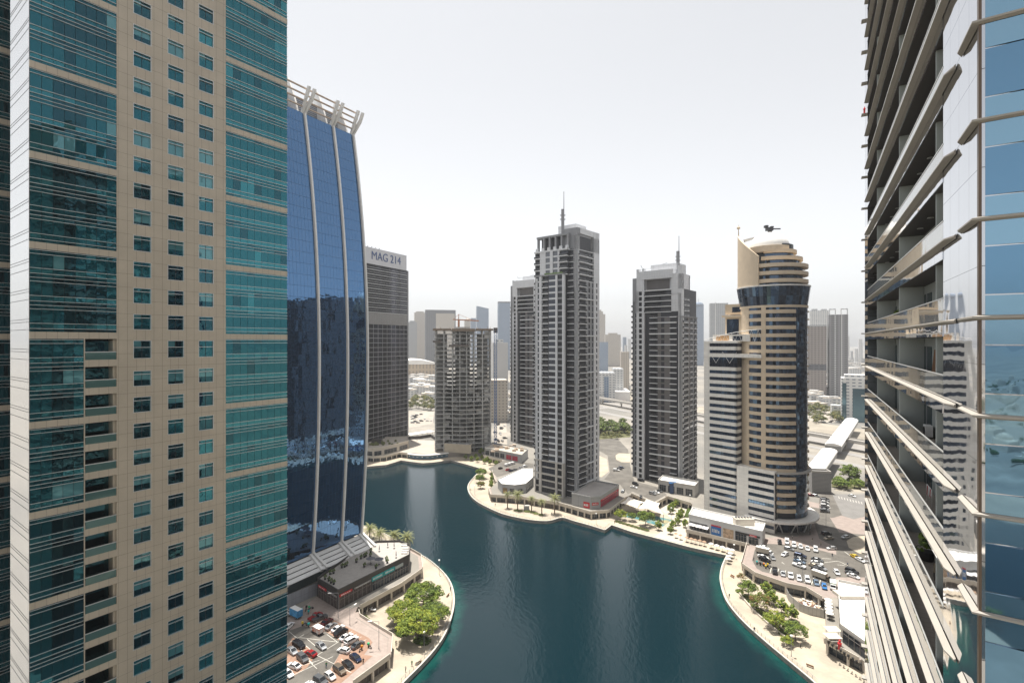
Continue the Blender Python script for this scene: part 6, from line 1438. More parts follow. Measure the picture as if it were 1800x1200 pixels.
z5 = lambda x, y: G(1060 + x / 6, 820 + y / 6, ZD + .8)
for kind, col, x, y, dx, dy, lab in [('suv', 'black', 402, 142, 40, 8, 'black off-roader close to the foot of the right grey tower'), ('suv', 'black', 342, 180, 40, 14, 'black off-roader beside a white car in the lane between the grey towers'), ('sedan', 'white', 325, 212, 42, 8, 'white saloon beside a black off-roader in the lane between the grey towers'), ('hatch', 'grey', 208, 255, -18, 22, 'grey car driving past the red sign pavilion'), ('hatch', 'black', 400, 318, 4, 28, 'black car parked alone behind the shade sails'), ('suv', 'silver', 525, 280, 45, 12, 'silver car nearest the deck wall by the blue lift'), ('sedan', 'white', 562, 265, 40, 12, 'white car between two cars near the blue lift'), ('sedan', 'grey', 598, 250, 30, 12, 'grey car farthest of three near the blue lift'), ('suv', 'white', 140, 34, 36, 2, 'white off-roader by the round traffic island, nearest of three'), ('sedan', 'black', 172, 18, 40, 4, 'black car by the round traffic island, middle of three'), ('sedan', 'navy', 192, 4, 36, 4, 'dark car by the round traffic island, farthest of three')]:
    car2(kind, col, z5(x - dx, y - dy), z5(x + dx, y + dy), lab)
z4_ = lambda x, y: G(820 + x / 6.4286, 800 + y / 6.4286, ZD + .8)
for kind, col, x, y, lab in [('van', 'white', 455, 108, 'white van, first of three white vans behind the white roofed pavilion'), ('van', 'white', 492, 98, 'white van, middle of three white vans behind the white roofed pavilion'), ('van', 'white', 527, 88, 'white van, last of three white vans behind the white roofed pavilion'), ('sedan', 'red', 470, 158, 'red car behind the white roofed pavilion'), ('sedan', 'navy', 505, 168, 'dark blue car beside the red car, small far car park'), ('sedan', 'grey', 552, 158, 'dark grey car right of the red car, small far car park'), ('sedan', 'silver', 612, 138, 'silver car near the left foot of the tallest tower'), ('suv', 'white', 660, 122, 'white car nearest the left foot of the tallest tower'), ('hatch', 'black', 385, 142, 'dark car at the edge of the small far car park')]:
    car2(kind, col, z4_(x - 26, y + 8), z4_(x + 26, y - 8), lab)
zf_ = lambda x, y: G(1420 + x / 6, 700 + y / 6, ZD + .8)
for i in range(8): car2(['sedan', 'suv', 'hatch'][i % 3], ['black', 'silver', 'white', 'grey', 'white', 'black', 'silver', 'grey'][i], zf_(122, 1048 + i * 19), zf_(238, 1058 + i * 19), 'car in the tight stack of parked cars below the grey louvred lift block', group='cars stacked below the louvred lift block')
car2('hatch', 'maroon', zf_(8, 1012), zf_(44, 1018), 'dark red car parked left of the stacked cars'); car2('hatch', 'silver', zf_(66, 1018), zf_(104, 1024), 'silver car parked between the red car and the stacked cars'); car2('sedan', 'white', zf_(428, 1010), zf_(502, 1032), 'white car driving alone on the road below the footbridge', name='moving_car')
for i in range(18):
    x, y = 719 + RN.random() * 40, 728 + RN.random() * 16; p = G(x, y, ZD); car(RN.choice(['sedan', 'suv', 'hatch']), RN.choice(['white', 'grey', 'black', 'silver', 'white']), p, RN.choice([.3, .35, 1.8]), 'small car in the sandy far car park between the sign tower and the unfinished tower', group='cars in the far sandy car park')
# ------------------------------------------------------------------ motorcycles with delivery boxes
def bike_mesh(box):
    m = MB()
    for x in (-.65, .65):
        n = 12; v = [(x + .3 * math.cos(2 * math.pi * i / n), y, .3 + .3 * math.sin(2 * math.pi * i / n)) for y in (-.05, .05) for i in range(n)]; m.add(v, [(i, (i + 1) % n, n + (i + 1) % n, n + i) for i in range(n)] + [tuple(range(n - 1, -1, -1)), tuple(range(n, 2 * n))], 0)
    m.bar((-.65, 0, .3), (-.1, 0, .55), .12, .14, 0); m.bar((-.1, 0, .5), (.45, 0, .75), .24, .26, 1); m.bar((.45, 0, .8), (.65, 0, .3), .1, .1, 0); m.bar((-.75, 0, .75), (0, 0, .72), .26, .12, 0); m.bar((.42, -.35, 1.0), (.42, .35, 1.0), .05, .05, 0); m.bar((.45, 0, .75), (.42, 0, 1.0), .08, .08, 0)
    return m
BIKE = bike_mesh(0).mesh('frame', [tyre_m, PAINT['grey']])
bxm = MB(); bxm.box(-.95, -.35, -.3, .3, .82, 1.42)
BOXM = bxm.mesh('delivery_box', [teal_sign])
BXC = {'teal': plain('box_teal', (.02, .42, .40), .5), 'green': plain('box_green', (.05, .42, .18), .5), 'orange': plain('box_orange', (.65, .20, .02), .5), 'yellow': plain('box_yellow', (.70, .48, .02), .5), 'black': plain('box_black', (.02, .02, .02), .5)}
def moto(p, ang, col, label, z=ZD + .05):
    r = bpy.data.objects.new('delivery_motorcycle', None); COL.objects.link(r); r.location = (*p, z); r.rotation_euler = (0, 0, ang); r['label'] = label; r['category'] = 'motorcycle'
    put('frame', BIKE, r); o = put('delivery_box', BOXM, r); o.material_slots[0].link = 'OBJECT'; o.material_slots[0].material = BXC[col]
for x, y, c, lab in [(225, 250, 'teal', 'motorcycle with a teal box nearest the blue truck'), (285, 215, 'black', 'motorcycle with a black box in the shaded corner by the hoarding'), (320, 250, 'teal', 'motorcycle with a teal box beside the black boxed one'), (350, 200, 'green', 'motorcycle with a green box at the back of the shaded corner'), (265, 410, 'yellow', 'motorcycle with a yellow box behind the delivery van'), (305, 425, 'teal', 'motorcycle with a teal box beside the yellow boxed one'), (1005, 750, 'orange', 'motorcycle with an orange box near the deck corner'), (1125, 710, 'green', 'motorcycle with a green box standing at the deck corner')]:
    moto(z2(x, y + 30), RN.uniform(0, 6.3), c, lab)
for x, y, c, lab in [(120, 555, 'teal', 'motorcycle with a teal box at the left edge of the right car park'), (170, 570, 'black', 'motorcycle with a black box between the teal and orange boxed ones'), (232, 590, 'orange', 'motorcycle with an orange box in the right car park'), (262, 622, 'yellow', 'motorcycle with a yellow box, first of two in the right car park'), (292, 600, 'yellow', 'motorcycle with a yellow box, second of two in the right car park')]:
    moto(z3(x, y), RN.uniform(-.5, .5), c, lab)
for i in range(9): moto(G(1457 + i * 7, 1133 + i * 4.8, ZD), .9 + RN.uniform(-.1, .1), 'black', 'parked motorcycle in the row on the terrace by the dark shopfront'); bpy.data.objects[-1]
for o in bpy.data.objects:
    if o.get('label') == 'parked motorcycle in the row on the terrace by the dark shopfront': o['group'] = 'motorcycles on the terrace'
# ------------------------------------------------------------------ people
def person_mesh(step):
    me = bpy.data.meshes.new('person_skeleton')
    V = [(0, 0, .92), (0, 0, 1.15), (0, 0, 1.42), (0, 0, 1.55), (.02, 0, 1.68), (0, .2, 1.40), (step * .3, .26, 1.12), (step * .5 + .05, .24, .86), (0, -.2, 1.40), (-step * .3, -.26, 1.12), (-step * .5 + .05, -.24, .86), (step * .5, .09, .5), (step * .7, .1, .07), (step * .7 + .16, .1, .04), (-step * .5, -.09, .5), (-step * .9, -.1, .07), (-step * .9 + .16, -.1, .04)]
    E = [(0, 1), (1, 2), (2, 3), (3, 4), (2, 5), (5, 6), (6, 7), (2, 8), (8, 9), (9, 10), (0, 11), (11, 12), (12, 13), (0, 14), (14, 15), (15, 16)]
    Rr = [.15, .13, .15, .06, .11, .075, .05, .04, .075, .05, .04, .085, .05, .045, .085, .05, .045]
    me.from_pydata(V, E, []); o = bpy.data.objects.new('tmp', me); COL.objects.link(o); sk = o.modifiers.new('s', 'SKIN'); sd = o.modifiers.new('d', 'SUBSURF'); sd.levels = 1; sd.render_levels = 1
    for i, r in enumerate(Rr): me.skin_vertices[0].data[i].radius = (r, r)
    me.skin_vertices[0].data[0].use_root = True
    bpy.context.view_layer.update(); out = bpy.data.meshes.new_from_object(o.evaluated_get(bpy.context.evaluated_depsgraph_get())); bpy.data.objects.remove(o); out.name = 'person'
    return out
CL = {c: mat('cloth_' + c, v, .9, 0, .1) for c, v in {'black': (.015, .015, .017), 'white': (.6, .6, .58), 'blue': (.04, .08, .2), 'green': (.04, .2, .08), 'red': (.35, .03, .03), 'grey': (.15, .15, .15), 'beige': (.4, .33, .24)}.items()}; skin = plain('skin', (.30, .17, .10), .6); hair = plain('hair_dark', (.02, .015, .012), .8)
PM = {}
for st in (0.0, .25, .4):
    b_ = person_mesh(st)
    for c in CL:
        for tr in ('black', 'blue', 'beige'):
            me = b_.copy(); me.materials.clear()
            for m in (CL[c], CL[tr], skin, hair): me.materials.append(m)
            for p in me.polygons:
                z = p.center.z; p.material_index = 3 if z > 1.70 or (z > 1.60 and p.center.x < -.02) else 2 if z > 1.47 or (abs(p.center.y) > .18 and z < 1.0) else 0 if z > .95 else 3 if z < .1 else 1; p.use_smooth = True
            PM[(st, c, tr)] = me
def person(p, c, tr, st, label, z, ang=None, s=1.0):
    o = put('person', PM[(st, c, tr)], None, (*p, z), RN.uniform(0, 6.3) if ang is None else ang); o['label'] = label; o['category'] = 'person'; o.scale = (s, s, s)
for x, y, z, c, tr, st, lab in [
    (638.5, 1166, ZD, 'black', 'black', .25, 'person in black walking beside the dark blue saloon'), (573.5, 1173, ZD, 'green', 'blue', .4, 'person in green walking in the lane above the white car'), (696, 1134, ZP, 'grey', 'black', 0., 'person in grey standing in the tree shade, left promenade'), (749.5, 1127, ZP, 'black', 'black', .25, 'person in black beside the hedge under the big tree'),
    (724, 1170, ZP, 'green', 'black', .4, 'person in green jogging near the promenade bench'), (713, 1180, ZP, 'white', 'black', .4, 'person in white walking nearest the railing at the lower edge'), (770, 1123, ZP, 'black', 'blue', 0., 'person in dark clothes at the railing, right of the globe lamp'), (792, 1038, ZP, 'blue', 'black', 0., 'person in blue at the promenade rail beyond the trees'), (640, 1198, ZP, 'grey', 'blue', 0., 'person in grey under the car park arcade'),
    (1423.5, 940, ZD, 'black', 'black', 0., 'person in black beside the tan tower entrance'), (1428, 951, ZD, 'black', 'beige', .25, 'person in black halfway across the pink paving'), (1443, 958.5, ZD, 'beige', 'black', 0., 'person in beige at the kerb before the beige car'), (1463, 978, ZD, 'black', 'blue', .25, 'person in dark clothes below the white hatchback'), (1490, 994, ZD, 'blue', 'black', .4, 'person in blue crossing the road near the three cars'), (1325, 985, ZD, 'grey', 'black', 0., 'person in grey standing at the deck edge, right car park'), (1282, 1050, ZP, 'black', 'black', .25, 'person in black walking on the right promenade by the bench ramp'), (1326, 1110, ZP, 'black', 'grey' if False else 'blue', .4, 'person in black by the railing in the middle of the right promenade'), (1404, 1103, ZP, 'blue', 'black', 0., 'person in blue behind the near end tree'), (1407, 1138, ZP, 'grey', 'black', 0., 'person sitting low in the shade beside the globe lamp'), (1464, 1072, ZD, 'black', 'black', .25, 'person in black on the terrace path by the white roofed shop'),
    (827.5, 862, ZP, 'black', 'black', .25, 'person in black on the curved promenade tip'), (870.5, 889, ZP, 'black', 'blue', .25, 'person in black on the promenade below the white roofed pavilion'), (970, 905, ZP, 'blue', 'black', 0., 'person in blue beside the thick palm'), (724, 776, ZD, 'red', 'black', .25, 'person in red on the far plaza'), (733, 775.5, ZD, 'black', 'black', 0., 'person in black on the far plaza'), (1393, 946.5, ZD, 'white', 'black', 0., 'person in white by the tan tower struts'), (1080.5, 920, ZP, 'black', 'black', 0., 'person in black under the light green tree')]:
    person(G(x, y, z), c, tr, st, lab, z + .05)
# ------------------------------------------------------------------ lamps, benches, railings, terrace furniture
globe = plain('lamp_globe', (.8, .8, .78), .3)
def lamp(label, px, py, z, h, kind='globe', ang=0.0):
    r = thing('street_lamp', label, 'street lamp', (*G(px, py, z), z)); x, y = G(px, py, z); m = MB()
    m.tube((x, y, z), (x, y, z + h), .09, 7, r2=.06); m.cyl(x, y, z, z + .5, .16, .12, 8); part('pole', m, grey_metal, r)
    m = MB()
    if kind == 'globe': m.ball((x, y, z + h + .25), .42, .42, .34, 10, 7); part('globe', m, globe, r)
    else:
        c, s = math.cos(ang), math.sin(ang); m.bar((x, y, z + h), (x + 2.6 * c, y + 2.6 * s, z + h + .1), .1, .1); part('arm', m, grey_metal, r); m = MB(); m.bar((x + 2.2 * c, y + 2.2 * s, z + h + .12), (x + 3.4 * c, y + 3.4 * s, z + h + .16), .38, .16); part('lamp_head', m, white_paint, r)
for a in [('globe lamp on the left promenade below the big trees', 745.5, 1145, ZP, 6), ('globe lamp at the far end of the left promenade', 772, 1010, ZP, 6), ('globe lamp nearest the lower edge on the right promenade', 1391, 1153, ZP, 6.2), ('globe lamp on the right promenade beside the long white shop', 1290.5, 981, ZP, 6), ('globe lamp on the white plaza before the pale shop', 1213, 888, ZP, 6), ('globe lamp beside the clipped trees on the white plaza', 1180, 912, ZP, 6), ('globe lamp on the curved promenade tip', 834.5, 869, ZP, 5.5), ('globe lamp below the corner arcade of the red sign pavilion', 1048, 921, ZP, 5.5)]: lamp(*a)
for a in [('tall arm lamp at the left car park beside the black shop', 594.5, 1085, ZD, 8.5, 'arm', 3.3), ('tall arm lamp at the deck corner of the left car park', 666, 1140, ZD, 8.5, 'arm', 3.2), ('thin sign post on the walkway of the left car park', 615, 1098, ZD, 5.5, 'arm', 1.2), ('arm lamp at the front row of the right car park', 1411, 1024, ZD, 8, 'arm', 1.4), ('arm lamp behind the traffic island', 1452, 925, ZD, 9, 'arm', 0.4)]: lamp(*a)
def bench(label, px, py, z, ang, m_=None):
    r = thing('bench', label, 'bench', (*G(px, py, z), z)); f = Fr(G(px, py, z), (math.cos(ang), math.sin(ang))); w = mat('bench_wood', (.25, .14, .08), .7)
    m = MB(); m.box(-1, 1, -.25, .25, z + .40, z + .46, fr=f); part('seat', m, w, r); m = MB(); m.box(-1, 1, .25, .3, z + .46, z + .95, fr=f); part('backrest', m, w, r)
    for s in (-.8, .8): m = MB(); m.box(s - .05, s + .05, -.22, .22, z, z + .4, fr=f); part('leg', m, dark_metal, r)
for a in [('wooden bench beside the railing at the lower left promenade', 735, 1166, ZP, .7), ('wooden bench by the water beyond the left trees', 787, 1047, ZP, 1.3), ('wooden bench at the narrow end of the right promenade', 1287, 1014, ZP, 1.9), ('wooden bench beside the railing at the lower right promenade', 1424, 1172, ZP, -.75)]: bench(*a)
def railing(label, pts, z, step=2.0, h=1.05, d=.7):
    r = thing('railing', label, 'railing', (*pts[len(pts) // 2], z)); o = offs(pts, -d) if d else pts; m = MB()
    for a, b in zip(o, o[1:]):
        m.tube((*a, z + h), (*b, z + h), .05, 5); m.tube((*a, z + h * .5), (*b, z + h * .5), .025, 4)
    part('rail', m, grey_metal, r); t = MB(); t.box(-.04, .04, -.04, .04, 0, h); tm = Tm(t, [grey_metal]); rp = Rep(r)
    for x, y, a in along(o, step): rp.addp('post', tm, (x, y, z), a)
    rp.flush()
HSs = HS
def shore_rail(label, pts): 
    global HS
    c = HS; HS = 1; railing(label, pts, ZP, d=rail_d(pts)); HS = c
def rail_d(pts):
    P = offs_test(pts); return P
def offs_test(pts):
    # pick the sign that moves the rail onto land: away from the lake's middle
    global HS
    c = HS; HS = 1; mid = pts[len(pts) // 2]; a = offs(pts, -.8)[len(pts) // 2]; HS = c
    lake = G(960, 1040, 0); f = lambda p: math.hypot(p[0] - lake[0], p[1] - lake[1])
    return .8 if f(a) > f(mid) else -.8
shore_rail('metal railing along the left promenade edge', sls[:34])
i0 = min(range(len(sfs)), key=lambda i: math.hypot(sfs[i][0] - G(1075, 922.5, ZP)[0], sfs[i][1] - G(1075, 922.5, ZP)[1])); i1 = min(range(len(sfs)), key=lambda i: math.hypot(sfs[i][0] - G(1278, 976, ZP)[0], sfs[i][1] - G(1278, 976, ZP)[1])); i2 = min(range(len(sfs)), key=lambda i: math.hypot(sfs[i][0] - G(832, 840, ZP)[0], sfs[i][1] - G(832, 840, ZP)[1]))
shore_rail('metal railing along the right promenade edge', sfs[i1:-2]); shore_rail('metal railing along the curved promenade below the tallest tower', sfs[i2:i0 + 1])
# terrace on the black shop
zt_ = 11.42; zT = lambda x, y: G(560 + x / 8.57, 910 + y / 8.57, zt_)
def parasol(label, p, z, closed, m_, rad=1.9):
    r = thing('parasol', label, 'parasol', (*p, z)); m = MB(); m.tube((*p, z), (*p, z + 2.8), .05, 6); part('pole', m, dark_metal, r); m = MB()
    if closed: m.cyl(*p, z + .9, z + 2.7, .22, .08, 8)
    else: m.cyl(*p, z + 2.2, z + 2.75, rad, .1, 8)
    part('canopy', m, m_, r); m = MB(); m.cyl(*p, z, z + .12, .45, n=8); part('base', m, dark_metal, r)
cg = plain('canvas_grey', (.13, .13, .15), .9); cw_m = plain('canvas_white', (.62, .60, .57), .9)
for x, y, lab in ((915, 505, 'closed dark parasol left of three on the sunny terrace'), (1042, 445, 'closed dark parasol in the middle of the sunny terrace'), (1138, 460, 'closed dark parasol right of three on the sunny terrace'), (1168, 600, 'closed dark parasol nearest the black fascia')): parasol(lab, zT(x, y), zt_, True, cg)
parasol('open grey parasol on the shaded edge of the terrace, left of two', zT(785, 690), zt_, False, cg); parasol('open grey parasol beside the terrace fascia, right of two', zT(910, 700), zt_, False, cg)
for i, (x, y) in enumerate(((1290, 420), (1310, 460), (1310, 500), (1290, 535))):
    p = zT(x, y); r = thing('lounge_sofa', 'white lounge sofa in the row at the water end of the terrace', 'sofa', (*p, zt_), 'sofas on the terrace'); m = MB(); m.box(p[0] - 1.2, p[0] + 1.2, -p[1] - .5, -p[1] + .5, zt_, zt_ + .45); part('seat', m, cw_m, r); m = MB(); m.box(p[0] - 1.2, p[0] + 1.2, -p[1] - .7, -p[1] - .5, zt_, zt_ + .9); part('backrest', m, cw_m, r)
pot_m = plain('pot_dark', (.05, .05, .05), .7); POTC = crown_mesh(21, .6, .6, .7, 10, 260, .14, [lm[1], lm[2]], under=-.8).mesh('crown', [lm[1], lm[2]])
pm_ = MB(); pm_.cyl(0, 0, 0, .6, .35, .45, 10); POTM = pm_.mesh('pot', [pot_m])
for i, (x, y) in enumerate(((100, 925), (155, 950), (190, 980), (230, 1000), (175, 850), (225, 835), (350, 750), (395, 740), (425, 720), (640, 615), (690, 590), (715, 575), (570, 670), (690, 740), (785, 520), (780, 585), (1020, 640), (1035, 680), (865, 760))):
    r = bpy.data.objects.new('potted_shrub', None); COL.objects.link(r); r.location = (*zT(x, y), zt_); r['label'] = 'potted green shrub on the roof terrace of the black shop'; r['category'] = 'potted plant'; r['group'] = 'potted shrubs on the roof terrace'; put('pot', POTM, r); put('crown', POTC, r, (0, 0, 1.2))
for x, y, lab in ((1127, 1.2, ''),): pass
# cafe parasols and tables by the water
for i, (px, py) in enumerate(((1188, 945), (1196, 948), (1207, 952), (1215, 954), (1222, 956), (1230, 957.5), (1238, 959.5))): parasol('small tan parasol in the cafe row before the long white shop', G(px, py, ZP), ZP, False, plain('canvas_tan', (.36, .24, .16), .9), 1.05)
for o in list(bpy.data.objects):
    if o.get('label') == 'small tan parasol in the cafe row before the long white shop': o['group'] = 'cafe parasols'; o.scale = (1, 1, 1)
for i, (px, py) in enumerate(((1250, 963), (1260, 966), (1270, 969), (1279, 972), (1287, 974), (1284, 980), (1282, 985), (1280, 990))): parasol('white parasol of the row at the quay corner', G(px, py, ZP), ZP, False, cw_m, 1.25)
for o in list(bpy.data.objects):
    if o.get('label') == 'white parasol of the row at the quay corner': o['group'] = 'white parasols at the quay corner'
for i in range(5): parasol('white parasol of the short row on the terrace path by the hoarding', G(1456 + i * .6, 1064 + i * 6, ZD), ZD, False, cw_m, 1.3)
for o in list(bpy.data.objects):
    if o.get('label') == 'white parasol of the short row on the terrace path by the hoarding': o['group'] = 'white parasols on the terrace path'
for lab, px, py in (('square tan sunshade above the bicycle terrace, farther of two', 1463, 1105), ('square tan sunshade above the bicycle terrace, nearer of two', 1463, 1117)):
    p = G(px, py, ZD + 2.6); r = thing('sunshade', lab, 'sunshade', (*p, ZD)); m = MB(); m.box(p[0] - 2.2, p[0] + 2.2, -p[1] - 1.7, -p[1] + 1.7, ZD + 2.6, ZD + 2.7); part('canopy', m, mat('canvas_sand', (.58, .50, .38), .9), r)
    for sx in (-2, 2): m = MB(); m.tube((p[0] + sx, p[1], ZD), (p[0] + sx, p[1], ZD + 2.6), .06, 6); part('post', m, grey_metal, r)
q = G(925.5, 896, ZP); r = thing('cabinet', 'grey utility cabinet between the palms before the tallest tower', 'cabinet', (*q, ZP)); m = MB(); m.box(q[0] - 1.6, q[0] + 1.6, -q[1] - 1, -q[1] + 1, ZP, ZP + 2.6); part('body', m, grey_wall, r); m = MB(); m.box(q[0] - 1.75, q[0] + 1.75, -q[1] - 1.1, -q[1] + 1.1, ZP + 2.6, ZP + 2.75); part('cap', m, concrete, r)
# round stair at the left deck
sc_ = G(638, 1080, ZP); r = thing('round_stair', 'curved white stair from the walkway down to the left promenade', 'stair', (*sc_, ZP))
for i in range(12):
    a0 = -.2 + i * .2; m = MB(); m.arc(sc_[0] - 4.5, sc_[1] + 1.5, 3.2, 5.6, ZP, ZP + .35 + i * .31, a0, a0 + .2, 2); part('step', m, cream, r)
m = MB()
for i in range(12): a0 = -.2 + i * .2; m.arc(sc_[0] - 4.5, sc_[1] + 1.5, 5.6, 5.75, ZP, ZP + 1.3 + i * .31, a0, a0 + .2, 2)
part('balustrade', m, cream, r)
for i, (px, py) in enumerate(((650, 1071), (656, 1074))):
    p = G(px, py, ZP); r = thing('picnic_table', ('pale picnic table nearest the arcade column' if i == 0 else 'pale picnic table farther from the arcade column'), 'table', (*p, ZP)); m = MB(); m.box(p[0] - 1, p[0] + 1, -p[1] - .5, -p[1] + .5, ZP + .7, ZP + .78); part('tabletop', m, white_paint, r)
    for s in (-.7, .7): m = MB(); m.box(p[0] + s - .06, p[0] + s + .06, -p[1] - .4, -p[1] + .4, ZP, ZP + .7); part('leg', m, grey_metal, r)
# things on the near balconies and the ledge ornament
def pot_plant(label, fr, a, n, z, s=1.0):
    r = bpy.data.objects.new('potted_shrub', None); COL.objects.link(r); r.location = fr.p(a, n, z); r.scale = (s,) * 3; r['label'] = label; r['category'] = 'potted plant'; put('pot', POTM, r); put('crown', POTC, r, (0, 0, 1.1))
for px, k, lab in ((1560, 0, 'bushy green plant on a near balcony just under eye level'), (1655, -3, 'green plant on the third near balcony below'), (1600, -4, 'dark green plant on the fourth near balcony below'), (1575, -5, 'green plant on the fifth near balcony below')): pot_plant(lab, BFc, BFc.s_(px), -.8, 100.95 + fh0 * k if False else 100.95 + 3.55 * k, .9)
p = BFc.p(-.5, -.1, 100.95 + 3.55 * 7); r = thing('hydrant_ornament', 'small red hydrant shaped ornament on the far ledge of the near tower, against the sky', 'ornament', p); m = MB(); m.cyl(p[0], p[1], p[2], p[2] + .62, .2, .2, 10); m.cyl(p[0], p[1], p[2] + .62, p[2] + .75, .24, .2, 10); part('body', m, red_sign, r); m = MB(); m.ball((p[0], p[1], p[2] + .85), .14, .14, .14, 8, 5); part('knob', m, red_sign, r)

# life on the near balconies
def rack(label, px, k):
    x, y, z = BFc.p(BFc.s_(px), -.85, 100.95 + 3.55 * k); r = thing('drying_rack', label, 'drying rack', (x, y, z)); m = MB(); d = Vector((*BFc.d, 0)) * .75
    c = Vector((x, y, z))
    for s_ in (-1, 1): m.tube(tuple(c + d * s_), tuple(c + d * s_ + Vector((0, 0, 1.0))), .02, 5)
    m.tube(tuple(c - d + Vector((0, 0, 1))), tuple(c + d + Vector((0, 0, 1))), .02, 5); part('frame', m, white_paint, r)
    for i in range(5):
        m = MB(); t = -.8 + i * .38; a = c + d * t; b = c + d * (t + .28); h = RN.uniform(.35, .75); m.add([tuple(a + Vector((0, 0, 1))), tuple(b + Vector((0, 0, 1))), tuple(b + Vector((.03, .02, 1 - h))), tuple(a + Vector((-.02, .03, 1 - h * .95)))], [(0, 1, 2, 3)]); part('laundry', m, CL[RN.choice(('white', 'white', 'blue', 'red', 'grey'))], r)
rack('drying rack with laundry on the second near balcony below eye level', 1640, -2); rack('drying rack with laundry on the near balcony just below eye level', 1602, -3); rack('drying rack with laundry on the fifth near balcony below', 1610, -5)
def chair(label, px, k, a=0.0):
    x, y, z = BFc.p(BFc.s_(px), -.9, 100.95 + 3.55 * k); r = thing('balcony_chair', label, 'chair', (x, y, z)); f = Fr((x, y), (math.cos(a), math.sin(a))); w = CL['beige']
    m = MB(); m.box(-.25, .25, -.25, .25, z + .42, z + .47, fr=f); part('seat', m, w, r); m = MB(); m.box(-.25, .25, -.27, -.23, z + .47, z + .95, fr=f); part('backrest', m, w, r)
    for sx in (-.22, .22):
        for sy in (-.22, .22): m = MB(); m.box(sx - .02, sx + .02, sy - .02, sy + .02, z, z + .42, fr=f); part('leg', m, dark_metal, r)
for px, k, a, lab in ((1655, -3, .4, 'chair on the third near balcony below, beside the green plant'), (1632, -4, 1.2, 'chair on the fourth near balcony below'), (1615, -4, 2.5, 'chair further along the fourth near balcony below'), (1640, 0, .6, 'chair on the near balcony just under eye level')): chair(lab, px, k, a)
x, y, z = BFc.p(BFc.s_(1598), -1.2, 100.95 - 3.55); r = thing('leaning_board', 'brown board leaning against the wall of the first near balcony below', 'board', (x, y, z)); m = MB(); m.bar((x, y, z), (x + .5, y + .3, z + 2.1), .35, .05); part('board', m, MATS['bench_wood'], r)
for px, k, lab in ((1588, 0, 'white air conditioner box on the near balcony just under eye level'), (1590, -2, 'white air conditioner box on the second near balcony below'), (1592, -4, 'white air conditioner box on the fourth near balcony below')):
    x, y, z = BFc.p(BFc.s_(px), -1.2, 100.95 + 3.55 * k); f = Fr((x, y), BFc.d); r = thing('air_conditioner', lab, 'air conditioner', (x, y, z)); m = MB(); m.box(-.45, .45, -.18, .18, z + .1, z + .8, fr=f); part('casing', m, white_paint, r); m = MB(); m.cyl(0, 0, 0, .03, .26, n=12); me = m.mesh('fan', [dark_metal]); o = put('fan', me, r); o.location = f.p(0, .2, z + .45); o.rotation_euler = (math.radians(90), 0, f.ang)
# ================================================================== the city behind
def facade_mat(name, wall, win, d, sp, zs, hw, hz_=None, rough=.6):
    """wall with a regular pattern of openings: wall lines between dark panes"""
    m = mat(name, win, rough, .2, .1, .2, grid=(d, sp, 0, zs, 0, hw, wall)); return m
def far_tower(name, label, pxl, pxr, pty, Y, m_wall, deep=24, ang=0.10, top=None, base=ZD, cat='tower'):
    if 1000 <= Y < 1800 and cat != 'mall': Y *= 1.55; deep *= 1.4
    a = ((pxl - 900) / F * Y, Y); ang -= math.atan(((pxl + pxr) / 2 - 900) / F); f = Fr(a, (math.cos(ang), math.sin(ang))); w = f.s_(pxr); z = zpy(Y, pty); root = thing(name, label, cat, (*f.xy(w / 2, -deep / 2), base))
    m = MB(); m.box(0, w, -deep, 0, base, z, fr=f); part('body', m, m_wall, root); return root, f, w, z
beige_f = facade_mat('far_beige', (.47, .43, .38), (.17, .165, .16), (1, 0), 4.2, 3.6, 1.25); grey_f = facade_mat('far_grey', (.40, .41, .42), (.15, .17, .20), (1, 0), 5.0, 3.6, 1.1)
blue_f = facade_mat('far_blue', (.30, .36, .44), (.16, .22, .32), (1, 0), 3.5, 4, .5, rough=.3); white_f = facade_mat('far_white', (.62, .62, .61), (.20, .23, .27), (1, 0), 5.2, 3.8, 1.2); dark_f = facade_mat('far_dark', (.14, .145, .16), (.06, .065, .08), (1, 0), 7, 3.8, 1.2); brown_f = facade_mat('far_brown', (.31, .28, .265), (.13, .12, .12), (1, 0), 4.5, 3.6, 1.1); bands_f = facade_mat('far_bands', (.55, .55, .55), (.14, .15, .17), (0, 0), 5, 3.7, .9)
def crownbox(root, f, a, b, z0, z1, m, n0=-20, n1=-2): k = MB(); k.box(a, b, n0, n1, z0, z1, fr=f); part('roof_block', k, m, root)
r, f, w, z = far_tower('far_tower', 'hazy grey tower just right of the sign tower', 717, 733, 566, 1400, grey_f); crownbox(r, f, w * .2, w * .8, z, z + 6, grey_f)
r, f, w, z = far_tower('far_tower', 'hazy pale beige tower between the sign tower and the wide dark slab', 729, 748, 549, 1500, beige_f); crownbox(r, f, w * .15, w * .85, z, z + 5, beige_f)
r, f, w, z = far_tower('far_tower', 'wide dark slab tower with a beige striped front, behind the unfinished tower', 748, 801, 546, 1300, dark_f, 30); k = MB(); k.box(w * .34, w * .97, 0, .6, ZD, z - 10, fr=f); part('striped_front', k, facade_mat('far_stripe', (.52, .47, .40), (.20, .20, .22), (1, 0), 3.6, 3.6, 1.0), r); crownbox(r, f, 0, w, z, z + 4, dark_f, -30, 0)
r, f, w, z = far_tower('far_tower', 'hazy beige domed tower above the crane', 817, 829, 562, 1600, beige_f); k = MB(); k.ball((*f.xy(w / 2, -8), z), w * .4, w * .4, 9, 10, 6); part('dome', k, beige_f, r)
far_tower('far_tower', 'hazy blue grey tower left of the slant topped one', 828, 839, 559, 1500, blue_f)
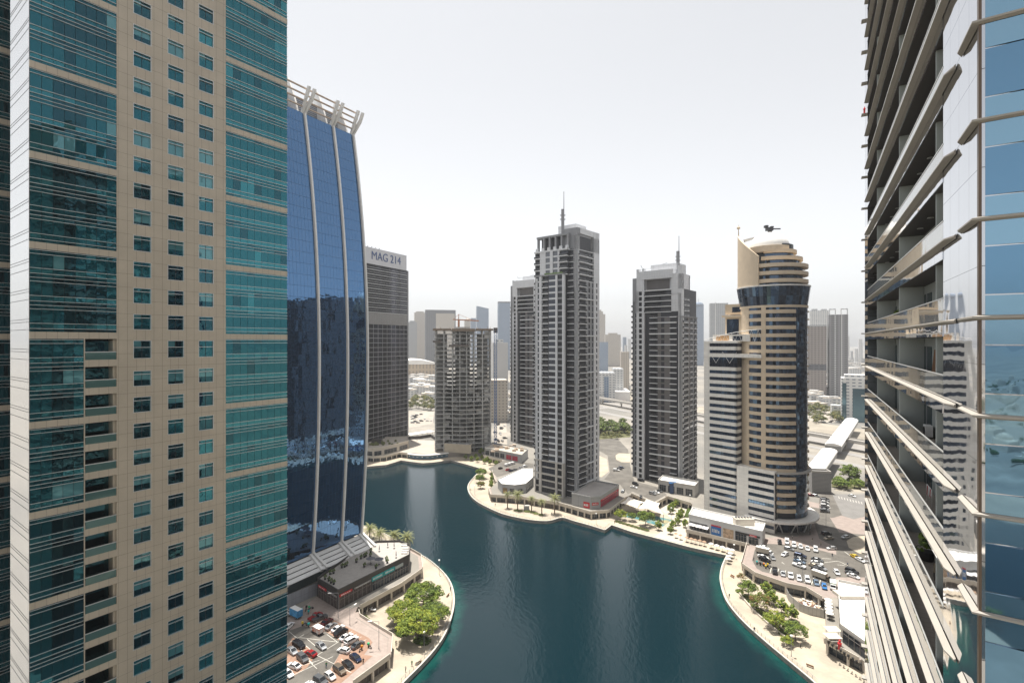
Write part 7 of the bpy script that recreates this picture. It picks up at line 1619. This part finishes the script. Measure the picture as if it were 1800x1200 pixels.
r, f, w, z = far_tower('far_tower', 'blue glass tower with a slanting top', 838, 859, 542, 1300, blue_f); k = MB(); v = [f.p(0, 0, z), f.p(w, 0, z), f.p(w, -24, z), f.p(0, -24, z), f.p(0, 0, z + 10), f.p(0, -24, z + 10)]; k.add(v, [(0, 1, 4), (3, 5, 2), (1, 2, 5, 4), (0, 4, 5, 3)]); part('slanted_top', k, blue_f, r)
r, f, w, z = far_tower('far_tower', 'blue glass tower with a dark top, left of the half hidden grey tower', 876, 897, 532, 1100, blue_f); crownbox(r, f, -.5, w + .5, z, z + 4, dark_f, -24, .5)
r, f, w, z = far_tower('apartment_block', 'white banded apartment block behind the hoist mast', 866, 893, 602, 640, bands_f, 26, cat='apartment block'); crownbox(r, f, w * .2, w * .7, z, z + 4, white_f)
r, f, w, z = far_tower('apartment_block', 'low beige block below the white banded apartment block', 862, 892, 668, 600, beige_f, 26, cat='apartment block')
r, f, w, z = far_tower('far_tower', 'stepped beige tower right of the tallest grey tower', 1044, 1064, 552, 1400, beige_f); crownbox(r, f, w * .1, w * .8, z, z + 12, beige_f); crownbox(r, f, w * .25, w * .65, z + 12, z + 18, beige_f)
r, f, w, z = far_tower('far_tower', 'beige tower with a flat crown, left of the right grey tower', 1064, 1091, 588, 1250, beige_f); crownbox(r, f, w * .2, w * .8, z, z + 6, beige_f)
far_tower('far_tower', 'blue glass low tower before the stepped beige tower', 1040, 1069, 601, 1050, blue_f)
r, f, w, z = far_tower('office_block', 'white office block with a tall blue glass strip', 1052, 1081, 655, 800, white_f, 40, cat='office block'); k = MB(); k.box(w * .35, w * .62, 0, .8, ZD, z - 6, fr=f); part('glass_strip', k, blue_f, r)
far_tower('office_block', 'white office block beyond the glass strip one', 1078, 1096, 648, 840, white_f, 30, cat='office block'); far_tower('shopping_hall', 'low white hall between the two grey towers', 1078, 1108, 688, 815, white_paint, 60, cat='hall')
far_tower('far_tower', 'hazy beige low tower behind the white office blocks', 1092, 1106, 618, 950, beige_f)
r, f, w, z = far_tower('far_tower', 'round topped blue tower between the right grey tower and the tan tower', 1219, 1237, 535, 1300, blue_f); k = MB(); k.ball((*f.xy(w / 2, -9), z), w / 2, w / 2, 10, 10, 6); k.tube((*f.xy(w / 2, -9), z + 8), (*f.xy(w / 2, -9), z + 22), .7, 5); part('dome', k, blue_f, r)
r, f, w, z = far_tower('far_tower', 'grey tower behind the left shoulder of the tan tower', 1248, 1280, 533, 1000, grey_f); k = MB(); k.box(w * .28, w * .34, 0, 1, ZD, z + 3, fr=f); part('pilaster', k, white_f, r)
r, f, w, z = far_tower('far_tower', 'grey brown tower right of the tan tower with a dark band', 1418, 1453, 574, 860, brown_f, 30); k = MB(); k.box(w * .02, w * .98, 0, .5, zpy(860, 650), zpy(860, 640), fr=f); part('dark_band', k, dark_f, r); crownbox(r, f, 0, w, z, z + 2.5, grey_f, -30, 0)
r, f, w, z = far_tower('far_tower', 'pale unfinished tower behind the grey brown one', 1424, 1457, 546, 1000, white_f, 26); crownbox(r, f, w * .1, w * .4, z, z + 5, grey_f); crownbox(r, f, w * .6, w * .9, z, z + 4, grey_f)
r, f, w, z = far_tower('far_tower', 'dark striped tower with twin open frames on its roof', 1457, 1491, 553, 850, facade_mat('far_slate', (.26, .26, .27), (.12, .12, .13), (1, 0), 5.5, 3.6, 1.0), 28)
for i, (q0, q1) in enumerate(((.02, .36), (.62, .98))):
    k = MB(); a, b = w * q0, w * q1
    for s0, s1, t0, t1 in ((a, a + 1, 0, 9), (b - 1, b, 0, 9), (a, b, 8, 9.5)): k.box(s0, s1, -3, 0, z + t0, z + t1, fr=f)
    part('roof_frame', k, white_f, r)
k = MB(); k.box(w * .3, w * .36, 0, .6, ZD, z, fr=f); k.box(w * .64, w * .70, 0, .6, ZD, z, fr=f); part('pilaster', k, white_f, r)
r, f, w, z = far_tower('office_block', 'white and blue office block beside the footbridge, right edge', 1479, 1535, 664, 610, white_f, 30, .05, cat='office block'); k = MB(); k.box(w * .03, w * .16, 0, .4, ZD, z - 6, fr=f); k.box(w * .36, w * .78, 0, .4, ZD, z - 12, fr=f); part('glass_strip', k, glass('far_teal_glass', (.08, .16, .2), .6, .1, .02), r); crownbox(r, f, w * .1, w * .9, z, z + 4, white_f)
far_tower('office_block', 'small grey block left of the white and blue office block', 1462, 1481, 712, 640, white_f, 16, cat='office block')
for x, y, h, w_ in ((238, 262, 150, 32), (290, 330, 165, 36), (176, 196, 150, 30), (205, 225, 160, 34), (150, 150, 150, 34)):
    r = thing('apartment_tower', 'dark apartment tower standing behind the near tower, seen in the mirror glass', 'tower', (x, y, ZD), 'towers behind the near tower'); f = Fr((x, y), (.62, .78)); m = MB(); m.box(0, w_, -30, 0, ZD, h, fr=f); part('body', m, facade_mat('hidden_wall', (.22, .22, .225), (.03, .032, .04), (.62, .78), 4, 3.7, .7), r)
# mall with a white roof
r, f, w, z = far_tower('shopping_mall', 'low beige mall with a curved white roof, between the sign tower and the unfinished tower', 690, 772, 640, 1250, facade_mat('mall_wall', (.55, .45, .33), (.36, .30, .24), (1, 0), 8, 30, 2.5), 120, cat='mall')
k = MB(); 
for i in range(12): t0, t1 = i / 12, (i + 1) / 12; k.quad(f.p(w * t0, 4, z + 10 * math.sin(math.pi * t0)), f.p(w * t1, 4, z + 10 * math.sin(math.pi * t1)), f.p(w * t1, -120, z + 10 * math.sin(math.pi * t1)), f.p(w * t0, -120, z + 10 * math.sin(math.pi * t0))); k.quad(f.p(w * t0, 4, z - 1), f.p(w * t1, 4, z - 1), f.p(w * t1, 4, z + 10 * math.sin(math.pi * t1)), f.p(w * t0, 4, z + 10 * math.sin(math.pi * t0)))
part('roof', k, roof_white, r)
far_tower('shopping_mall', 'small pale hall in front of the beige mall', 727, 746, 666, 1100, white_f, 40, cat='mall')
# highway, viaduct, station footbridge
hd = Vector((-.436, .9, 0)); hn = Vector((.9, .436, 0)); h0 = Vector((262, 520, 0))
road_h = mat('highway', (.25, .235, .22), .9, var=.12, scale=.02, grid=((.9, .436), 3.6, 0, 0, 0, .1, (.42, .41, .39)))
def strip(name, off0, off1, z, m, t0=-400, t1=3200):
    mb = MB(); a = h0 + hn * off0; b = h0 + hn * off1; mb.quad(*[(*(p + hd * t).xy, z) for p, t in ((a, t0), (b, t0), (b, t1), (a, t1))]); return struct(name, mb, m)
strip('highway', 5, 27, ZD + .2, road_h); strip('highway', 33, 55, ZD + .2, road_h); strip('sand_strip', 55, 120, ZD + .1, mat('sand_strip', (.28, .25, .205), .95, var=.25, scale=.03)); strip('road', -24, -14, ZD + .2, mat('service_road', (.26, .25, .24), .9, var=.1, scale=.05))
strip('road', -60, -50, ZD + .08, MATS['service_road']); strip('road', -100, -92, ZD + .08, MATS['service_road'], 250, 2000)
def cross(t, w_, o0, o1):
    mb = MB(); a = h0 + hd * t; mb.quad(*[(*(a + hn * o + hd * d_).xy, ZD + .12) for o, d_ in ((o0, 0), (o1, 0), (o1, w_), (o0, w_))]); struct('road', mb, MATS['service_road'])
for t in (90, 240, 420, 640, 900): cross(t, 9, -190, 0)
for t in (200, 520, 800, 1100): cross(t, 10, 60, 420)
sheet('car_park', [(868, 792), (892, 792), (890, 742), (868, 742)], ZD + .05, MATS['pale_lot']); sheet('car_park', [(1420, 745), (1478, 740), (1474, 722), (1420, 724)], ZD + .05, MATS['pale_lot'])
rc = random.Random(12)
for i in range(46):
    t = rc.uniform(-100, 1100); o = rc.choice((8, 12, 16, 20, 24, 36, 40, 44, 48)); p = h0 + hd * t + hn * o; car(rc.choice(['sedan', 'suv', 'hatch', 'van']), rc.choice(['white', 'white', 'silver', 'grey', 'black', 'red']), (p.x, p.y), math.atan2(hd.y, hd.x) + (0 if o < 30 else math.pi), 'small car driving on the highway beyond the towers', group='cars on the highway', z=ZD + .2, name='moving_car')
for i in range(16): p = G(rc.uniform(869, 889), rc.uniform(745, 788), ZD); car(rc.choice(['sedan', 'suv', 'hatch']), rc.choice(['white', 'silver', 'grey', 'black']), p, rc.choice((.3, 1.9)), 'small car parked on the lot behind the hoist mast', group='cars behind the hoist mast')
for i in range(14): p = G(rc.uniform(1422, 1476), rc.uniform(724, 743), ZD); car(rc.choice(['sedan', 'suv', 'hatch']), rc.choice(['white', 'silver', 'grey', 'black']), p, rc.choice((.3, 1.9)), 'small car on the pale lot right of the tan tower', group='cars right of the tan tower')
sh_ = thing('canopy', 'long white canopy roof beyond the far plaza, left of the unfinished tower', 'canopy', (*G(738, 762, ZD), ZD)); m = MB(); a, b = G(716, 764, ZD + 4), G(760, 757, ZD + 4); m.bar((*a, ZD + 4), (*b, ZD + 4), 9, .4); part('roof', m, roof_white, sh_)
for i in range(6): m = MB(); m.tube((a[0] + (b[0] - a[0]) * i / 5, a[1] + (b[1] - a[1]) * i / 5, ZD), (a[0] + (b[0] - a[0]) * i / 5, a[1] + (b[1] - a[1]) * i / 5, ZD + 4), .15, 6); part('post', m, grey_metal, sh_)
sfn = GP([(718, 772), (738, 771), (757, 768), (770, 777), (781, 780)], ZD); o = thing('site_fence', 'dark site fence along the back of the far plaza', 'fence', (*sfn[2], ZD)); part('panel', wall_run('panel', sfn, ZD, ZD + 3, None, .2), plain('fence_dark', (.10, .09, .09), .8), o)
vi = thing('metro_viaduct', 'long concrete metro viaduct crossing behind the towers', 'viaduct', (*(h0).xy, ZD)); m = MB(); a, b = h0 + hd * -350, h0 + hd * 2600; m.bar((*a.xy, 13), (*b.xy, 13), 10, 1.6); part('deck', m, concrete, vi)
m = MB()
for s in (-4.8, 4.8): p, q = a + hn * s, b + hn * s; m.bar((*p.xy, 14.4), (*q.xy, 14.4), .3, 1.4)
part('parapet', m, concrete, vi)
for i in range(18): p = h0 + hd * (-300 + i * 45); m = MB(); m.cyl(p.x, p.y, ZD, 12.3, 1.1, n=10); part('pier', m, concrete, vi)
fb = thing('footbridge', 'covered white roofed station footbridge sloping across the viaduct', 'footbridge', (240, 380, ZD))
P1, P2, P3 = Vector((*G(1428, 832, 15), 15)), Vector((*G(1458, 792, 15), 15)), Vector((*G(1497, 738, 17), 17)); up = hd
for nm, p, q, wd in (('near_span', P1, P2, 11), ('far_span', P2 + (P3 - P2) * .12, P3, 12)):
    m = MB(); d = (q - p).normalized(); s = d.cross(Vector((0, 0, 1))).normalized() * wd / 2; n = 8; v = []
    for pt in (p, q):
        for i in range(n + 1): a_ = math.pi * i / n; v.append(tuple(pt + s * math.cos(a_) + Vector((0, 0, 2.2 * math.sin(a_)))))
    m.add(v, [(i, i + 1, n + 2 + i, n + 1 + i) for i in range(n)] + [tuple(range(n + 1)), tuple(range(2 * n + 1, n, -1))]); part('roof', m, roof_white, fb, smooth=False)
    m = MB(); m.bar(tuple(p - Vector((0, 0, 2))), tuple(q - Vector((0, 0, 2))), wd - 1, 4); part('enclosure', m, mat('bridge_louvre', (.34, .34, .34), .5, .2, var=.05, grid=((0, 0), 1, .5, .8, 0, .16, (.2, .2, .2))), fb)
    for t in (.15, .5, .85): c = p.lerp(q, t); m = MB(); m.cyl(c.x, c.y, ZD, 11, .8, n=8); part('pier', m, concrete, fb)
q = G(1444, 867, ZD); r = thing('lift_block', 'grey louvred lift block at the near end of the footbridge', 'lift block', (*q, ZD)); m = MB(); fq = Fr(q, (.97, -.2)); m.box(-5.4, 5.6, -7, 0, ZD, 18, fr=fq); part('body', m, MATS['bridge_louvre'], r); m = MB()
for s0, s1, n0, n1 in ((-5.4, 5.6, -.4, 0), (-5.4, 5.6, -7, -6.6), (-5.4, -5, -6.6, -.4), (5.2, 5.6, -6.6, -.4)): m.box(s0, s1, n0, n1, 18, 19.2, fr=fq)
part('roof_rim', m, concrete, r)
# far trees, each with crown and trunk
def far_trees(n, box, label, key, group, z=ZD, smin=.9, smax=1.7, seed=0):
    r = random.Random(seed)
    for i in range(n): px, py = r.uniform(box[0], box[1]), r.uniform(box[2], box[3]); tree('far_tree', label, G(px, py, z), key, z, r.uniform(smin, smax), group, r.uniform(0, 6))
far_trees(40, (1050, 1108, 746, 764), 'green tree in the belt beside the highway, between the two grey towers', 'far', 'trees in the green belt', seed=1)
far_trees(22, (1055, 1106, 697, 704), 'dusty tree beyond the highway, between the two grey towers', 'fardust', 'dusty trees beyond the highway', seed=2)
far_trees(30, (718, 764, 702, 722), 'dusty tree beyond the sandy far car park', 'fardust', 'trees beyond the far car park', seed=3)
far_trees(40, (1420, 1480, 716, 744), 'dusty tree below the grey towers right of the tan tower', 'fardust', 'dusty trees right of the tan tower', seed=4)
tree('roadside_tree', 'single round green tree on the verge beside the footbridge', G(1493, 846, ZD), 'prom', ZD, 1.8)
mb = MB(); mb.sheet(GP([(1462, 842), (1530, 852), (1530, 862), (1462, 856)], ZD), ZD + .06); o = struct('grass', mb, mat('verge_grass', (.105, .105, .045), .95, var=.4, scale=.3), 'stuff')
mb = MB(); mb.sheet(GP([(1050, 758), (1108, 752), (1108, 768), (1050, 772)], ZD), ZD + .06); struct('grass', mb, MATS['verge_grass'], 'stuff')
mb = MB(); mb.sheet(GP([(1468, 862), (1530, 866), (1530, 852), (1470, 850)], ZD), ZD + .03); struct('sand', mb, MATS['sand_strip'], 'stuff')
# low houses ahead, each on its own; white villas seen far off
villa_w = mat('villa_wall', (.58, .53, .46), .8, var=.1, scale=.1)
def villa(p, s, ang, label, group, hgt):
    t = bpy.data.objects.new('house', None); COL.objects.link(t); t.location = (*p, ZD); t.rotation_euler = (0, 0, ang); t['label'] = label; t['category'] = 'house'; t['group'] = group
    m = MB(); m.box(-s, s, -s * .7, s * .7, 0, hgt); m.box(-s * .5, s * .3, -s * .8, s * .4, hgt, hgt + 2.2); put('wall', m.mesh('wall', [white_f if hgt > 7 else villa_w]), t); m = MB(); m.box(-s - .3, s + .3, -s * .7 - .3, s * .7 + .3, hgt - .1, hgt + .5); put('roof', m.mesh('roof', [roof_sand]), t)
rv = random.Random(9)
for n_, box, lab, grp in ((26, (1420, 1475, 668, 718), 'low pale house in the district right of the tan tower', 'houses right of the tan tower'), (26, (718, 764, 668, 702), 'low pale block on the flat land beyond the far car park', 'blocks beyond the far car park'), (14, (1052, 1106, 672, 690), 'low pale block beyond the highway between the grey towers', 'blocks beyond the highway'), (16, (1480, 1515, 632, 660), 'pale low block near the horizon at the right edge', 'blocks near the right horizon'), (18, (866, 892, 680, 738), 'low pale block behind the hoist mast', 'blocks behind the hoist mast')):
    for i in range(n_): p = G(rv.uniform(*box[:2]), rv.uniform(*box[2:]), ZD); d = math.hypot(*p); villa(p, rv.uniform(6, 11) * (1 + d / 2500), rv.uniform(0, 3), lab, grp, rv.uniform(5, 12) * (1 + d / 3000))
far_trees(16, (1470, 1520, 846, 862), 'small green tree on the verge below the footbridge', 'bush', 'verge trees below the footbridge', seed=6, smin=.8, smax=1.6)
far_trees(14, (1052, 1106, 764, 772), 'palm like bush beside the road behind the tallest tower', 'fardust', 'bushes by the road behind the tallest tower', seed=7, smin=.5, smax=.9)
for px0, px1, py, lab in ((720, 764, 697, 'long low white roofed hall beyond the trees of the far car park'), (1052, 1108, 726, 'long low wall roof beside the highway between the grey towers')): pass
rq = random.Random(3)
# hazy skyline of small towers along the horizon
for i, (px0, px1) in enumerate([(720, 757), (801, 830), (858, 890), (1054, 1106), (1222, 1240), (1424, 1516)]):
    for j in range(max(2, int((px1 - px0) / 7))):
        a = rq.uniform(px0, px1); w_ = rq.uniform(3, 9); far_tower('far_tower', 'small hazy tower low on the horizon', a, a + w_, rq.uniform(588, 618), rq.uniform(1900, 3200), rq.choice((beige_f, grey_f, white_f, blue_f)), 40); 
for o in bpy.data.objects:
    if o.get('label') == 'small hazy tower low on the horizon': o['group'] = 'hazy skyline towers'
# the villa district behind the viewer, seen only in the mirror glass: one mass
mb = MB(); rv = random.Random(4)
for i in range(420):
    x = rv.uniform(-900, 260); y = -rv.uniform(170, 1500); s = rv.uniform(5, 9); h = rv.uniform(6, 9); f = Fr((x, y), (math.cos(rv.uniform(0, 3)), math.sin(.4))); mb.box(-s, s, -s * .7, s * .7, ZD, ZD + h, 0, fr=f); mb.box(-s * .6, s * .2, -s * .5, s * .6, ZD + h, ZD + h + 3, 0, fr=f)
for i in range(1400):
    x = rv.uniform(-900, 260); y = -rv.uniform(150, 1500); r_ = rv.uniform(1.2, 2.8)
    for q in range(3): mb.ball((x + rv.uniform(-2, 2), y + rv.uniform(-2, 2), ZD + r_ * rv.uniform(.9, 1.6)), r_ * rv.uniform(.6, 1), r_ * rv.uniform(.6, 1), r_ * .8, 7, 4, 1)
for i in range(26):
    x = rv.uniform(-2600, 800); y = -rv.uniform(2600, 3600); w_ = rv.uniform(20, 45); mb.box(x - w_, x + w_, -y - 20, -y + 20, ZD, rv.uniform(90, 230), 2)
struct('distant_houses', mb, [villa_w, mat('far_foliage', (.05, .075, .025), .9, var=.4, scale=.2), grey_f], 'stuff')
mb = MB()
mb.sheet([(-60, -160), (40, -150), (120, -260), (20, -330), (-140, -300), (-180, -210)], ZD + .05); struct('lake', mb, wat)
mb = MB(); mb.sheet([(-700, -70), (300, -70), (300, -90), (-700, -90)], ZD + .05); mb.sheet([(-400, -100), (-150, -120), (-130, -240), (-420, -260)], ZD + .06); struct('lawn', mb, MATS['verge_grass'])
# ------------------------------------------------------------------ haze over the city
HB = 8800.0
mb = MB(); mb.box(-HB, HB, -HB, HB, -6.0, 310.0)
hz = bpy.data.materials.new('haze_air'); hz.use_nodes = True; nt = hz.node_tree; nt.nodes.clear()
pv = nt.nodes.new('ShaderNodeVolumePrincipled'); pv.inputs['Color'].default_value = (.84, .86, .89, 1); pv.inputs['Density'].default_value = .00012; pv.inputs['Anisotropy'].default_value = .2
out = nt.nodes.new('ShaderNodeOutputMaterial'); nt.links.new(pv.outputs[0], out.inputs['Volume'])
struct('haze', mb, hz, kind='stuff')
for o in bpy.data.objects:
    if '_w' in o: del o['_w']
